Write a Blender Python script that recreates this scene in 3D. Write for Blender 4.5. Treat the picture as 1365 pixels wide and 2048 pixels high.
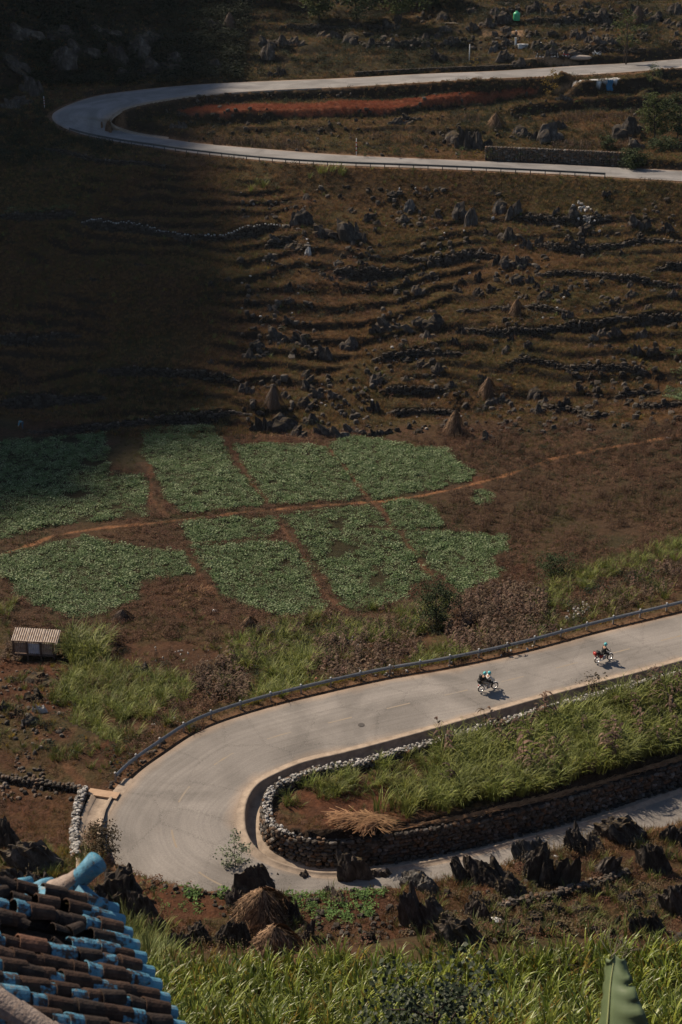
import bpy, bmesh, math, random
import numpy as np
from mathutils import Vector, Matrix, Euler, Quaternion
for o in list(bpy.data.objects): bpy.data.objects.remove(o)
SC = bpy.context.scene
COL = SC.collection
rnd = random.Random(7)
rng = np.random.default_rng(7)
R = math.radians

# ------------------------------------------------------------------ camera, sky, sun, exposure
CZ, PITCH, FPX = 59.0, R(24.0), 2844.0
cd = bpy.data.cameras.new('camera'); cam = bpy.data.objects.new('camera', cd); COL.objects.link(cam)
cam.location = (0, 0, CZ); cam.rotation_euler = (R(90) - PITCH, 0, 0)
cd.sensor_fit = 'HORIZONTAL'; cd.sensor_width = 24.0; cd.lens = 24.0 * FPX / 1365.0
cd.clip_start = 0.5; cd.clip_end = 3000
cd.dof.use_dof = True; cd.dof.focus_distance = 125.0; cd.dof.aperture_fstop = 2.8
SC.camera = cam
SUN = Vector((-1.32, 1.0, 1.55)).normalized()          # towards the sun
w = bpy.data.worlds.new('World'); SC.world = w; w.use_nodes = True
nt = w.node_tree; nt.nodes.clear()
sky = nt.nodes.new('ShaderNodeTexSky'); sky.sky_type = 'NISHITA'; sky.sun_disc = False
sky.sun_elevation = math.asin(SUN.z); sky.sun_rotation = math.atan2(SUN.x, SUN.y)
sky.air_density = 1.0; sky.dust_density = 1.5; sky.altitude = 1200
bg = nt.nodes.new('ShaderNodeBackground'); bg.inputs['Strength'].default_value = 0.075
wo = nt.nodes.new('ShaderNodeOutputWorld')
nt.links.new(sky.outputs[0], bg.inputs['Color']); nt.links.new(bg.outputs[0], wo.inputs['Surface'])
sl = bpy.data.lights.new('sun', 'SUN'); sl.energy = 5.0; sl.angle = R(0.7); sl.color = (1.0, 0.84, 0.66)
so = bpy.data.objects.new('sun', sl); COL.objects.link(so)
so.rotation_euler = SUN.to_track_quat('Z', 'Y').to_euler(); so.location = (-60, 60, 160)
SC.view_settings.view_transform = 'Standard'; SC.view_settings.look = 'None'
SC.view_settings.exposure = 0.4; SC.view_settings.gamma = 1.0
try: SC.view_settings.use_curve_mapping = False
except Exception: pass
SC.cycles.max_bounces = 6; SC.cycles.transparent_max_bounces = 8
SC.cycles.volume_bounces = 0; SC.cycles.use_denoising = True

# ------------------------------------------------------------------ helpers
cp, sp = math.cos(PITCH), math.sin(PITCH)
def raydir(px, py):
    x = (np.asarray(px, float) - 682.5) / FPX; y = -(np.asarray(py, float) - 1024) / FPX
    return np.stack([x, cp + y * sp, -sp + y * cp], -1)
def P(px, py, z):                      # the point of height z seen at a spot of the photograph
    d = raydir(px, py); t = (np.asarray(z) - CZ) / d[..., 2]
    return np.array([0, 0, CZ]) + d * t[..., None]
def proj(p):
    p = np.asarray(p, float); q = p - np.array([0, 0, CZ])
    dep = q[..., 1] * cp - q[..., 2] * sp; u = q[..., 1] * sp + q[..., 2] * cp
    dep = np.maximum(dep, 0.1)
    return 682.5 + FPX * q[..., 0] / dep, 1024 - FPX * u / dep, dep
def sm(a, b, x):
    t = np.clip((x - a) / (b - a), 0, 1); return t * t * (3 - 2 * t)
def _h(ix, iy, seed):
    h = (ix.astype(np.int64) * 374761393 + iy.astype(np.int64) * 668265263 + seed * 974711) & 0xffffffff
    h = ((h ^ (h >> 13)) * 1274126177) & 0xffffffff
    return ((h ^ (h >> 16)) & 0xffff) / 65535.0
def vn(x, y, seed=0):
    x0 = np.floor(x); y0 = np.floor(y); fx = x - x0; fy = y - y0
    fx = fx * fx * (3 - 2 * fx); fy = fy * fy * (3 - 2 * fy)
    a = _h(x0, y0, seed); b = _h(x0 + 1, y0, seed); c = _h(x0, y0 + 1, seed); d = _h(x0 + 1, y0 + 1, seed)
    return (a + (b - a) * fx) * (1 - fy) + (c + (d - c) * fx) * fy
def fbm(x, y, sc, o=4, seed=0):        # about -1 .. 1
    r = 0; am = 1; t = 0
    for k in range(o):
        r = r + am * (vn(x / sc + 17.3 * k, y / sc - 9.1 * k, seed + k) * 2 - 1); t += am; am *= .5; sc *= .5
    return r / t * 1.4
def resample(pts, step):
    pts = np.asarray(pts, float); d = np.r_[0, np.cumsum(np.linalg.norm(np.diff(pts[:, :2], axis=0), axis=1))]
    n = max(2, int(round(d[-1] / step)) + 1); t = np.linspace(0, d[-1], n)
    return np.stack([np.interp(t, d, pts[:, k]) for k in range(pts.shape[1])], 1)
def smooth_line(pts, n):               # Catmull-Rom through matched stations
    pts = np.asarray(pts, float); m = len(pts); t = np.linspace(0, m - 1, n); i = np.clip(t.astype(int), 0, m - 2); f = (t - i)[:, None]
    p0 = pts[np.maximum(i - 1, 0)]; p1 = pts[i]; p2 = pts[i + 1]; p3 = pts[np.minimum(i + 2, m - 1)]
    return .5 * (2 * p1 + (p2 - p0) * f + (2 * p0 - 5 * p1 + 4 * p2 - p3) * f ** 2 + (3 * p1 - p0 - 3 * p2 + p3) * f ** 3)
def inpoly(x, y, poly):
    poly = np.asarray(poly)[:, :2]; r = np.zeros(x.shape, bool); j = len(poly) - 1
    for i in range(len(poly)):
        xi, yi = poly[i]; xj, yj = poly[j]
        c = ((yi > y) != (yj > y)) & (x < (xj - xi) * (y - yi) / (yj - yi + 1e-12) + xi); r ^= c; j = i
    return r

# ------------------------------------------------------------------ materials
def nodes(m): return m.node_tree.nodes, m.node_tree.links
MATS = {}
def mat(name, c1, c2=None, scale=3.0, rough=0.85, detail=5, bump=0.0, bscale=None, spec=0.25, metal=0.0, transl=0.0, rand=0.0, emis=None):
    if name in MATS: return MATS[name]
    m = bpy.data.materials.new(name); m.use_nodes = True; N, L = nodes(m); N.clear()
    out = N.new('ShaderNodeOutputMaterial'); b = N.new('ShaderNodeBsdfPrincipled')
    b.inputs['Roughness'].default_value = rough; b.inputs['Metallic'].default_value = metal
    b.inputs['Specular IOR Level'].default_value = spec
    c2 = c2 or tuple(x * .6 for x in c1)
    tc = N.new('ShaderNodeTexCoord'); nz = N.new('ShaderNodeTexNoise'); nz.inputs['Scale'].default_value = scale; nz.inputs['Detail'].default_value = detail
    nz.inputs['Roughness'].default_value = .65
    rp = N.new('ShaderNodeValToRGB'); rp.color_ramp.elements[0].position = .35; rp.color_ramp.elements[1].position = .65
    rp.color_ramp.elements[0].color = (*c1, 1); rp.color_ramp.elements[1].color = (*c2, 1)
    L.new(tc.outputs['Object'], nz.inputs['Vector']); L.new(nz.outputs['Fac'], rp.inputs[0]); col = rp.outputs[0]
    if rand:
        oi = N.new('ShaderNodeObjectInfo'); hs = N.new('ShaderNodeHueSaturation')
        mr = N.new('ShaderNodeMapRange'); mr.inputs[3].default_value = 1 - rand; mr.inputs[4].default_value = 1 + rand
        L.new(oi.outputs['Random'], mr.inputs[0]); L.new(mr.outputs[0], hs.inputs['Value'])
        mr2 = N.new('ShaderNodeMapRange'); mr2.inputs[3].default_value = .5 - rand * .025; mr2.inputs[4].default_value = .5 + rand * .05
        wn = N.new('ShaderNodeTexWhiteNoise'); wn.noise_dimensions = '1D'; L.new(oi.outputs['Random'], wn.inputs['W'])
        L.new(wn.outputs[0], mr2.inputs[0]); L.new(mr2.outputs[0], hs.inputs['Hue']); L.new(col, hs.inputs['Color']); col = hs.outputs[0]
    L.new(col, b.inputs['Base Color'])
    if bump:
        n2 = N.new('ShaderNodeTexNoise'); n2.inputs['Scale'].default_value = bscale or scale * 3; n2.inputs['Detail'].default_value = 6
        L.new(tc.outputs['Object'], n2.inputs['Vector']); bp = N.new('ShaderNodeBump'); bp.inputs['Strength'].default_value = 1; bp.inputs['Distance'].default_value = bump
        L.new(n2.outputs['Fac'], bp.inputs['Height']); L.new(bp.outputs[0], b.inputs['Normal'])
    sh = b.outputs[0]
    if transl:
        t = N.new('ShaderNodeBsdfTranslucent'); L.new(col, t.inputs['Color']); mx = N.new('ShaderNodeMixShader'); mx.inputs[0].default_value = transl
        L.new(b.outputs[0], mx.inputs[1]); L.new(t.outputs[0], mx.inputs[2]); sh = mx.outputs[0]
    L.new(sh, out.inputs['Surface']); MATS[name] = m; return m

# ------------------------------------------------------------------ object helpers
def tag(o, label=None, cat=None, group=None, kind=None):
    if label: o['label'] = label
    if cat: o['category'] = cat
    if group: o['group'] = group
    if kind: o['kind'] = kind
    return o
def empty(name, loc, rz=0, label=None, cat=None, group=None):
    o = bpy.data.objects.new(name, None); COL.objects.link(o); o.location = tuple(loc); o.rotation_euler = (0, 0, rz); o.empty_display_size = .3
    return tag(o, label, cat, group)
def meshdata(name, V, F, m=None, smooth=False, mi=None):
    me = bpy.data.meshes.new(name); me.from_pydata([tuple(map(float, v)) for v in V], [], [tuple(map(int, f)) for f in F])
    for x in (m if isinstance(m, (list, tuple)) else [m]):
        if x is not None: me.materials.append(x)
    if smooth: me.polygons.foreach_set('use_smooth', [True] * len(me.polygons))
    if mi is not None: me.polygons.foreach_set('material_index', list(mi))
    me.update(); return me
def link(name, me, parent=None, loc=None, rot=None, scl=None):
    o = bpy.data.objects.new(name, me); COL.objects.link(o)
    if parent is not None: o.parent = parent
    if loc is not None: o.location = tuple(loc)
    if rot is not None: o.rotation_euler = rot
    if scl is not None: o.scale = scl if hasattr(scl, '__len__') else (scl,) * 3
    return o
class MB:
    def __init__(s): s.V = []; s.F = []; s.M = []
    def add(s, V, F, mi=0):
        n = len(s.V); s.V += [tuple(v) for v in V]; s.F += [tuple(i + n for i in f) for f in F]; s.M += [mi] * len(F); return s
    def box(s, c, size, rot=None, mi=0, jit=0, rz=0):
        hx, hy, hz = size[0] / 2, size[1] / 2, size[2] / 2
        V = [Vector((x, y, z)) for x in (-hx, hx) for y in (-hy, hy) for z in (-hz, hz)]
        if jit: V = [v + Vector((rnd.uniform(-jit, jit) * size[0], rnd.uniform(-jit, jit) * size[1], rnd.uniform(-jit, jit) * size[2])) for v in V]
        if rot is not None: V = [rot @ v for v in V]
        elif rz: M_ = Matrix.Rotation(rz, 3, 'Z'); V = [M_ @ v for v in V]
        c = Vector(c); return s.add([v + c for v in V], [(0, 1, 3, 2), (4, 6, 7, 5), (0, 4, 5, 1), (2, 3, 7, 6), (0, 2, 6, 4), (1, 5, 7, 3)], mi)
    def tube(s, pts, rad, n=8, mi=0, cap=True):
        pts = [Vector(p) for p in pts]; rad = rad if hasattr(rad, '__len__') else [rad] * len(pts); V = []; F = []; up = Vector((0, 0, 1)); pr = None
        for i, p in enumerate(pts):
            d = (pts[min(i + 1, len(pts) - 1)] - pts[max(i - 1, 0)]).normalized()
            a = d.cross(up) if pr is None else pr - d * pr.dot(d)
            if a.length < 1e-3: a = d.cross(Vector((1, 0, 0)))
            a.normalize(); pr = a; b = d.cross(a)
            for k in range(n):
                t = 2 * math.pi * k / n; V.append(p + (a * math.cos(t) + b * math.sin(t)) * rad[i])
        for i in range(len(pts) - 1):
            for k in range(n):
                F.append((i * n + k, i * n + (k + 1) % n, (i + 1) * n + (k + 1) % n, (i + 1) * n + k))
        if cap: F.append(tuple(range(n))[::-1]); F.append(tuple((len(pts) - 1) * n + k for k in range(n)))
        return s.add(V, F, mi)
    def lathe(s, prof, n=16, c=(0, 0, 0), rot=None, mi=0):
        V = []; F = []; c = Vector(c)
        for r_, z in prof:
            for k in range(n):
                t = 2 * math.pi * k / n; v = Vector((r_ * math.cos(t), r_ * math.sin(t), z)); V.append((rot @ v if rot is not None else v) + c)
        for i in range(len(prof) - 1):
            for k in range(n): F.append((i * n + k, i * n + (k + 1) % n, (i + 1) * n + (k + 1) % n, (i + 1) * n + k))
        return s.add(V, F, mi)
    def data(s, name, m, smooth=False): return meshdata(name, s.V, s.F, m, smooth, s.M)
    def build(s, name, m, parent=None, smooth=False, **k): return link(name, s.data(name, m, smooth), parent, **k)

# ------------------------------------------------------------------ roads: matched stations (outer edge, inner edge, height)
NEAR = [((1700,1140),(1830,1195),1.8),((1480,1197),(1600,1262),1.2),((1365,1227),(1460,1295),.8),((1206,1265),(1290,1341),.3),((1053,1306),(1138,1380),0),
 ((900,1339),(985,1423),-.3),((773,1361),(846,1463),-.5),((626,1394),(700,1502),-.6),((500,1427),(610,1523),-.8),((403,1462),(553,1546),-.9),
 ((330,1508),(515,1567),-1.0),((271,1552),(495,1592),-1.1),((222,1610),(487,1617),-1.15),((200,1670),(486,1645),-1.3),((222,1745),(490,1668),-1.4),
 ((290,1805),(503,1692),-1.5),((390,1848),(528,1715),-1.7),((520,1870),(572,1734),-1.9),((680,1868),(645,1749),-2.1),((830,1850),(748,1743),-2.3),
 ((970,1816),(840,1729),-2.5),((1090,1776),(950,1706),-2.7),((1210,1736),(1060,1677),-2.9),((1340,1695),(1190,1641),-3.1),((1470,1650),(1309,1600),-3.3),((1640,1590),(1440,1555),-3.6),((1900,1500),(1650,1485),-4)]
FAR = [((1900,392),(1900,362),14.5),((1500,370),(1500,347),15.2),((1365,362),(1365,341),15.5),((1100,347),(1100,327),15.8),((850,336),(850,317),16),((683,330),(683,309),16.1),((550,322),(550,299),16.3),
 ((400,307),(400,286),16.5),((300,293),(325,275),16.7),((235,283),(285,270),17.0),((180,272),(255,264),17.4),((140,260),(235,257),18),((112,246),(222,251),18.6),((104,232),(215,243),19.3),
 ((115,220),(218,236),20),((150,204),(230,226),20.7),((200,190),(255,214),21.3),((280,179),(310,202),21.9),((400,168),(400,190),22.5),((550,161),(550,180),23),((683,156),(683,174),23.4),
 ((850,147),(850,164),24),((1000,141),(1000,156),24.5),((1150,131),(1150,150),25),((1250,126),(1250,144),25.3),((1365,117),(1365,135),25.6),((1600,100),(1600,118),26.5),((1950,75),(1950,93),27.5)]
def build_road(st, n):
    o = np.array([P(a[0], a[1], z) for a, b, z in st]); i = np.array([P(b[0], b[1], z) for a, b, z in st])
    o = smooth_line(o, n); i = smooth_line(i, n)
    for _ in range(5):                        # ease the traced edges
        for q in (o, i): q[1:-1] = .25 * q[:-2] + .5 * q[1:-1] + .25 * q[2:]
    c = (o + i) / 2; hw = np.linalg.norm((o - i)[:, :2], axis=1) / 2
    nn = (o - i); nn[:, 2] = 0; nn /= np.linalg.norm(nn, axis=1)[:, None]
    return dict(o=o, i=i, c=c, hw=hw, n=nn)
RN = build_road(NEAR, 520); RF = build_road(FAR, 520)
def road_near(X, Y, rd):                      # nearest station index and signed distance across
    lanes = [rd['o'] + (rd['i'] - rd['o']) * t for t in (0, .125, .25, .375, .5, .625, .75, .875, 1)]; A = np.concatenate(lanes)
    cx = A[:, 0].astype(np.float32); cy = A[:, 1].astype(np.float32); Xf = X.ravel().astype(np.float32); Yf = Y.ravel().astype(np.float32); kk = np.zeros(Xf.shape, int)
    c2 = cx * cx + cy * cy; M = np.stack([cx, cy])
    for s in range(0, len(Xf), 4096):
        q = np.stack([Xf[s:s + 4096], Yf[s:s + 4096]], 1); kk[s:s + 4096] = (c2 - 2 * (q @ M)).argmin(1)
    kk = kk.reshape(X.shape); lane = kk // 520; k = kk % 520; a = A[kk]; n = rd['n'][k]; hw = rd['hw'][k]
    d = np.hypot(X - a[..., 0], Y - a[..., 1]); sg = np.where((X - a[..., 0]) * n[..., 0] + (Y - a[..., 1]) * n[..., 1] >= 0, 1, -1)
    ac = np.where(lane == 0, hw + sg * d, np.where(lane == 8, -(hw - sg * d), (4 - lane) * .25 * hw))
    al = np.where((k < 3) | (k > 516), 9.0, 0.0)
    return k, ac, hw, a[..., 2], al
# ------------------------------------------------------------------ ground height
_cp = [(0,1230,-6),(0,1120,-6),(300,1230,-6),(600,1230,-5.9),(850,1190,-5.8),(0,1000,-6),(300,1000,-6),(600,1000,-6),(900,1000,-5.8),(0,890,-6),(300,890,-6),(600,890,-6),(850,900,-5.8),(1050,1120,-5.2),
 (1200,1000,-5),(1365,1000,-4),(1365,900,-2.8),(1200,880,-4.2),(1365,1090,-3.6),(1200,1120,-4.4),(1365,1180,-.6),(1180,1215,-2.6),(1000,1250,-3),(800,1290,-4),(600,1300,-5),(650,1345,-3),(450,1300,-5.3),(450,1380,-4),
 (200,1300,-5.8),(60,1300,-6),(60,1400,-5),(250,1400,-4.4),(350,1430,-3),(150,1480,-3.8),(0,1500,-4.2),(100,1570,-2.8),(200,1540,-2.2),(0,1620,-2),(100,1660,-1.6),(0,1700,-.3),(120,1720,-.2),(60,1760,1.0),
 (1600,1150,1),(1700,1000,-2),(1700,860,2),(-300,900,-5),(-300,1200,-5.5),(-300,1500,-3),(-250,1700,0),
 (650,1560,-1.0),(800,1600,-.9),(1000,1480,-.9),(1200,1420,-.6),(1365,1375,-.1),(1365,1500,-1.8),(1100,1560,-1.2),(600,1630,-.9),(850,1520,-1.0),(1600,1450,-1.8),(1600,1330,.6),(950,1600,-1.0),
 (250,1760,1.0),(270,1722,1.35),(330,1730,1.8),(400,1740,2.0),(545,1770,1.85),(700,1775,1.85),(850,1770,1.6),(980,1738,1.5),(1040,1715,1.2),(1100,1692,.9),(1150,1676,.55),(1200,1660,.2),(1280,1640,-.4),(1365,1618,-1.0),(300,1830,1.9),(500,1850,2),(800,1850,2),(1000,1830,1.9),(1200,1790,1.2),(1365,1760,.6),(1300,1850,1.9),(1500,1700,-1),(1600,1600,-3),(1600,1850,2),(100,1830,2.2),(-200,1830,2.2)]
_C = np.array([P(a, b, c) for a, b, c in _cp])
def _phi(a, b): return np.sqrt((a[:, None, 0] - b[None, :, 0]) ** 2 + (a[:, None, 1] - b[None, :, 1]) ** 2 + 2.0)
_n = len(_C); _A = np.zeros((_n + 3, _n + 3)); _A[:_n, :_n] = _phi(_C, _C); _A[:_n, _n] = 1; _A[:_n, _n + 1:] = _C[:, :2]; _A[_n:, :_n] = _A[:_n, _n:].T
_W = np.linalg.solve(_A, np.r_[_C[:, 2], 0, 0, 0])
def rbf(X, Y):
    q = np.stack([X.ravel(), Y.ravel()], 1); r = np.zeros(len(q))
    for s in range(0, len(q), 16384): b = q[s:s + 16384]; r[s:s + 16384] = _phi(b, _C) @ _W[:_n] + _W[_n] + b @ _W[_n + 1:]
    return r.reshape(X.shape)
def terr(z, X, Y, step, amt, warp, ws, seed, riser=.22):
    v = (z + warp * fbm(X, Y, ws, 3, seed) + .30 * fbm(X, Y, 7, 3, seed + 3)) / step; f = v - np.floor(v)
    g = np.where(f < 1 - riser, f * .16 / (1 - riser), .16 + .84 * np.clip((f - (1 - riser)) / riser, 0, 1))
    brk = sm(-.6, .1, fbm(X, Y, 13, 3, seed + 8)); return z + amt * brk * step * (g - f)
def hillfoot(X): return 171.5 + 3 * np.sin(X / 13) - 6 * sm(5, 40, X) + 7 * sm(-25, -60, X)
def base_height(X, Y):
    nearf = rbf(X, Y)
    ny = np.array([-60, -6, 0, 6, 12, 16, 22, 30, 38, 45, 46.5, 64, 66.5]); nz = np.array([58, 57, 55, 49.5, 44, 40, 35.0, 28.5, 22.8, 19.8, 18.6, 3.2, 2.1])
    yn = Y - 1.2 * np.sin(X / 6) * sm(40, 46, Y) * (1 - sm(60, 66, Y))
    nl = np.interp(yn, ny, nz)
    h = nl + (nearf - nl) * sm(63, 66.5, Y)
    # hillside up to the far road
    hf = hillfoot(X); hill = -6 + .312 * (Y - hf) + 1.2 * fbm(X, Y, 40, 2, 5)
    k = sm(hf - 6, hf + 4, Y)
    h = np.where(Y > hf - 6, h * (1 - k) + np.maximum(h, hill) * k, h)
    far = 15.9 + (Y - 246) * .175 + .8 * fbm(X, Y, 18, 3, 8)
    h = h * (1 - sm(236, 248, Y)) + far * sm(236, 248, Y)
    # slope above the far road, steep and rocky to the left
    yr = 291 - 9 * sm(-35, -70, X) - 22 * sm(-60, -85, X)
    sl = .25 + .38 * sm(-5, -50, X)
    up = 24 + X * .02 + np.maximum(Y - yr, 0) * sl + .35 * np.maximum(Y - 352, 0) + 1.2 * fbm(X, Y, 22, 4, 9)
    h = np.where(Y > yr, np.maximum(h, h * (1 - sm(yr, yr + 5, Y)) + up * sm(yr, yr + 5, Y)), h)
    h = h + 9 * sm(-66, -100, X) * sm(190, 290, Y)
    return h
def height(X, Y):
    h = base_height(X, Y)
    hf = hillfoot(X)
    mid = np.exp(-((X + 26) / 9.5) ** 4) * np.exp(-((Y - 196) / 17) ** 4)
    z1 = terr(h, X, Y, 1.3, 1 - .93 * mid, 1.7, 26, 31, .18)
    z1 = z1 * (1 - .0) ; k1 = sm(hf + 1, hf + 5, Y) * (1 - sm(238, 243, Y))
    z2 = terr(h, X, Y, 1.9, .45, 1.2, 26, 77, .2); k2 = sm(247, 252, Y) * (1 - sm(281, 286, Y))
    z3 = terr(h, X, Y, 2.0, .95, 1.8, 24, 51, .2); k3 = sm(293, 298, Y) * sm(-62, -30, X)
    h = h + (z1 - h) * k1 + (z2 - h) * k2 + (z3 - h) * k3
    rough = .22 * sm(hf, hf + 6, Y) + .12 * (1 - sm(112, 122, Y)) * sm(64, 70, Y) + .03
    rough = rough + 1.6 * sm(290, 300, Y) * sm(-20, -50, X)
    rk = fbm(X, Y, 5, 5, 3)
    h = h + rk * rough
    for rd, m_out, m_in, sh_o, sh_i in ((RN, 1.1, 6, 1.3, 1.75), (RF, 1.3, 1.8, 1.3, .9)):
        y0 = 64 if rd is RN else 205; y1 = 150 if rd is RN else 340
        sel = (Y > y0) & (Y < y1)
        k, ac, hw, rz, al = road_near(X[sel], Y[sel], rd)
        lo_br = (k > 200) if rd is RN else (k < 0)     # outer bank above the lower branch of the near bend is steep
        mo_up = np.where(lo_br, 5.0, m_out); dn = .75
        do = ac - hw - sh_o; di = -ac - hw - sh_i
        ends = al < 2.5
        hh = h[sel]
        d = np.where(ac > 0, do, di); up_m = np.where(ac > 0, mo_up, m_in)
        dd = np.maximum(d, 0)
        lim_hi = rz - .06 + up_m * dd + .5 * (dd > 0) * np.minimum(dd, 1) ; lim_lo = rz - .06 - np.where(ac > 0, dn, m_in) * dd
        nh = np.clip(hh, lim_lo, lim_hi)
        if rd is RN:                                # trench under the drain
            nh = np.where((ac < 0) & (di < .0) & (-ac - hw > -.1), rz - 1.3, nh)
            nh = np.where((k > 205) & (k < 500) & (ac > 0) & (do > -1.15), np.clip(hh, rz - .06, rz - .06 + 6 * (do + 1.15)), nh)
        hh = np.where(ends, nh, hh); h[sel] = hh
    return h
# grid
ys = np.r_[np.arange(-40, 36, 2.0), np.arange(36, 64, .8), np.arange(64, 172, .3), np.arange(172, 246, .27), np.arange(246, 300, .4), np.arange(300, 345, .9), np.arange(345, 470, 4.0)]
us = np.r_[np.linspace(-1.1, -.30, 30, endpoint=False), np.linspace(-.30, .30, 440), np.linspace(.30, 1.1, 31)[1:]]
GX = us[None, :] * (np.maximum(ys, 0)[:, None] * .93 + 22); GY = np.repeat(ys[:, None], len(us), 1)
GZ = height(GX, GY)
def _gi(X, Y):
    r = np.interp(Y, ys, np.arange(len(ys))); r0 = np.clip(np.floor(r).astype(int), 0, len(ys) - 2); fr = r - r0
    u = X / (np.maximum(Y, 0) * .93 + 22); c = np.interp(u, us, np.arange(len(us))); c0 = np.clip(np.floor(c).astype(int), 0, len(us) - 2)
    return r0, fr, c0, c - c0
def gz(X, Y, Z=None):
    Z = GZ if Z is None else Z
    X = np.asarray(X, float); Y = np.asarray(Y, float); r, fr, c, fc = _gi(X, Y)
    return (Z[r, c] * (1 - fc) + Z[r, c + 1] * fc) * (1 - fr) + (Z[r + 1, c] * (1 - fc) + Z[r + 1, c + 1] * fc) * fr
def G(px, py):                                      # the ground seen at a spot of the photograph
    px = np.atleast_1d(np.asarray(px, float)); py = np.atleast_1d(np.asarray(py, float))
    d = raydir(px, py); lo = np.full(px.shape, 30.0); hit = np.full(px.shape, 420.0); done = np.zeros(px.shape, bool)
    o = np.array([0, 0, CZ])
    t = 30.0
    while t < 420 and not done.all():
        p = o + d * t; b = (p[:, 2] < gz(p[:, 0], p[:, 1])) & ~done
        hit[b] = t; lo[b] = t - .8; done |= b; t += .8
    a, b = lo.copy(), hit.copy()
    for _ in range(9):
        m = (a + b) / 2; p = o + d * m[:, None]; below = p[:, 2] < gz(p[:, 0], p[:, 1]); b = np.where(below, m, b); a = np.where(below, a, m)
    p = o + d * b[:, None]; p[:, 2] = gz(p[:, 0], p[:, 1]); return p
def G1(px, py): return G(px, py)[0]
def Gl(l): a = np.array(l, float); return G(a[:, 0], a[:, 1])
# ------------------------------------------------------------------ terrace walls and banks: the ground steps up behind them
WALLS = [
 ([(165,448),(230,458),(300,466),(370,476),(440,478),(480,471),(530,462),(572,457)],1.3,'long pale-topped dry stone wall curving along the shaded slope below the guardrail'),
 ([(1053,485),(1113,500),(1183,502),(1228,495),(1273,485),(1365,487)],1.3,'dry stone terrace wall just below the white stones on the slope'),
 ([(1073,550),(1133,548),(1183,550),(1233,555),(1283,563),(1328,572),(1380,576)],1.0,'thin pale-edged terrace wall running down to the frame edge above the thatched stack'),
 ([(1303,545),(1333,537),(1380,535)],1.1,'short dark terrace wall beside the green weeds at the slope edge'),
 ([(923,662),(963,667),(1013,667),(1073,667),(1133,661),(1183,651),(1233,641),(1283,637),(1370,640)],1.5,'longest dry stone wall across the slope, below the small thatched stack'),
 ([(748,720),(798,715),(843,708),(883,711),(933,709)],1.4,'dry stone terrace wall under the patch of pale straw litter'),
 ([(1013,725),(1053,722),(1093,727),(1133,737),(1183,738),(1233,740),(1298,745)],1.4,'gently sagging dry stone wall right of the middle haystack'),
 ([(763,782),(808,782),(848,784),(898,785)],1.3,'straight terrace wall just left of the middle haystack'),
 ([(778,825),(833,826),(883,826),(918,829)],1.4,'lowest straight terrace wall touching the big haystack by the bean field'),
 ([(1083,812),(1123,818),(1158,823),(1183,837),(1223,828)],1.4,'terrace wall with a dip near the foot of the slope'),
 ([(1233,795),(1273,787),(1320,788)],1.1,'short terrace wall left of the green bean patch at the slope foot'),
 ([(1278,812),(1313,815),(1370,807)],1.2,'lowest terrace wall beneath the green bean patch at the slope foot'),
 ([(808,521),(873,518),(943,513),(998,512)],1.2,'dry stone terrace wall below the central cluster of dark outcrops'),
 ([(683,545),(743,545),(808,542)],.9,'faint low terrace wall left of centre of the slope'),
 ([(918,622),(963,622),(1008,615)],.9,'low stone wall reaching up to the small thatched stack'),
 ([(1058,615),(1108,620),(1140,628)],.9,'low stone wall on the far side of the small thatched stack'),
 ([(1043,430),(1098,437),(1153,441),(1223,441)],1.2,'dark terrace wall behind the heap of white stones'),
 ([(200,750),(300,747),(400,750),(480,762)],1.2,'grassed dark terrace wall across the shaded smooth slope'),
 ([(0,810),(100,805),(214,800)],1.7,'black terrace wall at the shaded slope under a strip of greens'),
 ([(60,866),(200,854),(350,845),(500,831)],1.2,'lowest shaded terrace wall along the top of the bean fields'),
 ([(0,681),(75,675),(160,672)],1.2,'short dark terrace wall in the shaded ladder of terraces'),
 ([(0,434),(60,435),(150,426)],1.6,'shaded terrace wall beneath the small dark green field'),
 ([(532,495),(564,486),(590,488),(607,496)],1.1,'short curved rocky wall above the pale stump-like stone'),
 ([(670,544),(716,548),(752,548)],.9,'short dark wall segment on the sunlit edge of the slope'),
 ([(1108,97),(1158,102),(1223,102),(1290,98)],1.6,'dry stone terrace wall above the parked motorbikes'),
 ([(1043,38),(1108,42),(1173,40),(1240,46)],1.8,'highest terrace wall right of the green water tank'),
 ([(560,52),(640,56),(720,50)],1.6,'dark terrace wall on the hillside left of the tall trees'),
 ([(700,88),(780,92),(850,84)],1.4,'terrace wall on the hillside below the dark leafy trees'),
 ([(90,296),(130,306),(180,318),(250,327),(330,333)],1.0,'rough stone wall hugging the slope under the curving guardrail'),
]
BANKS = [([(330,232),(430,240),(520,236),(620,233),(720,231),(800,228),(873,213),(963,204),(1030,196)],2.0),
 ([(1100,188),(1150,180),(1200,174),(1250,163),(1310,162)],2.4),([(1000,224),(1100,218),(1200,214),(1290,208),(1380,205)],2.4),
 ([(1190,232),(1240,229),(1290,232)],.8),([(700,262),(800,258),(900,268),(980,262)],1.4),([(450,262),(560,258),(680,262)],1.2),([(1290,190),(1330,176),(1390,172)],1.6),
 ([(1215,272),(1250,278),(1285,283)],1.0)]
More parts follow.
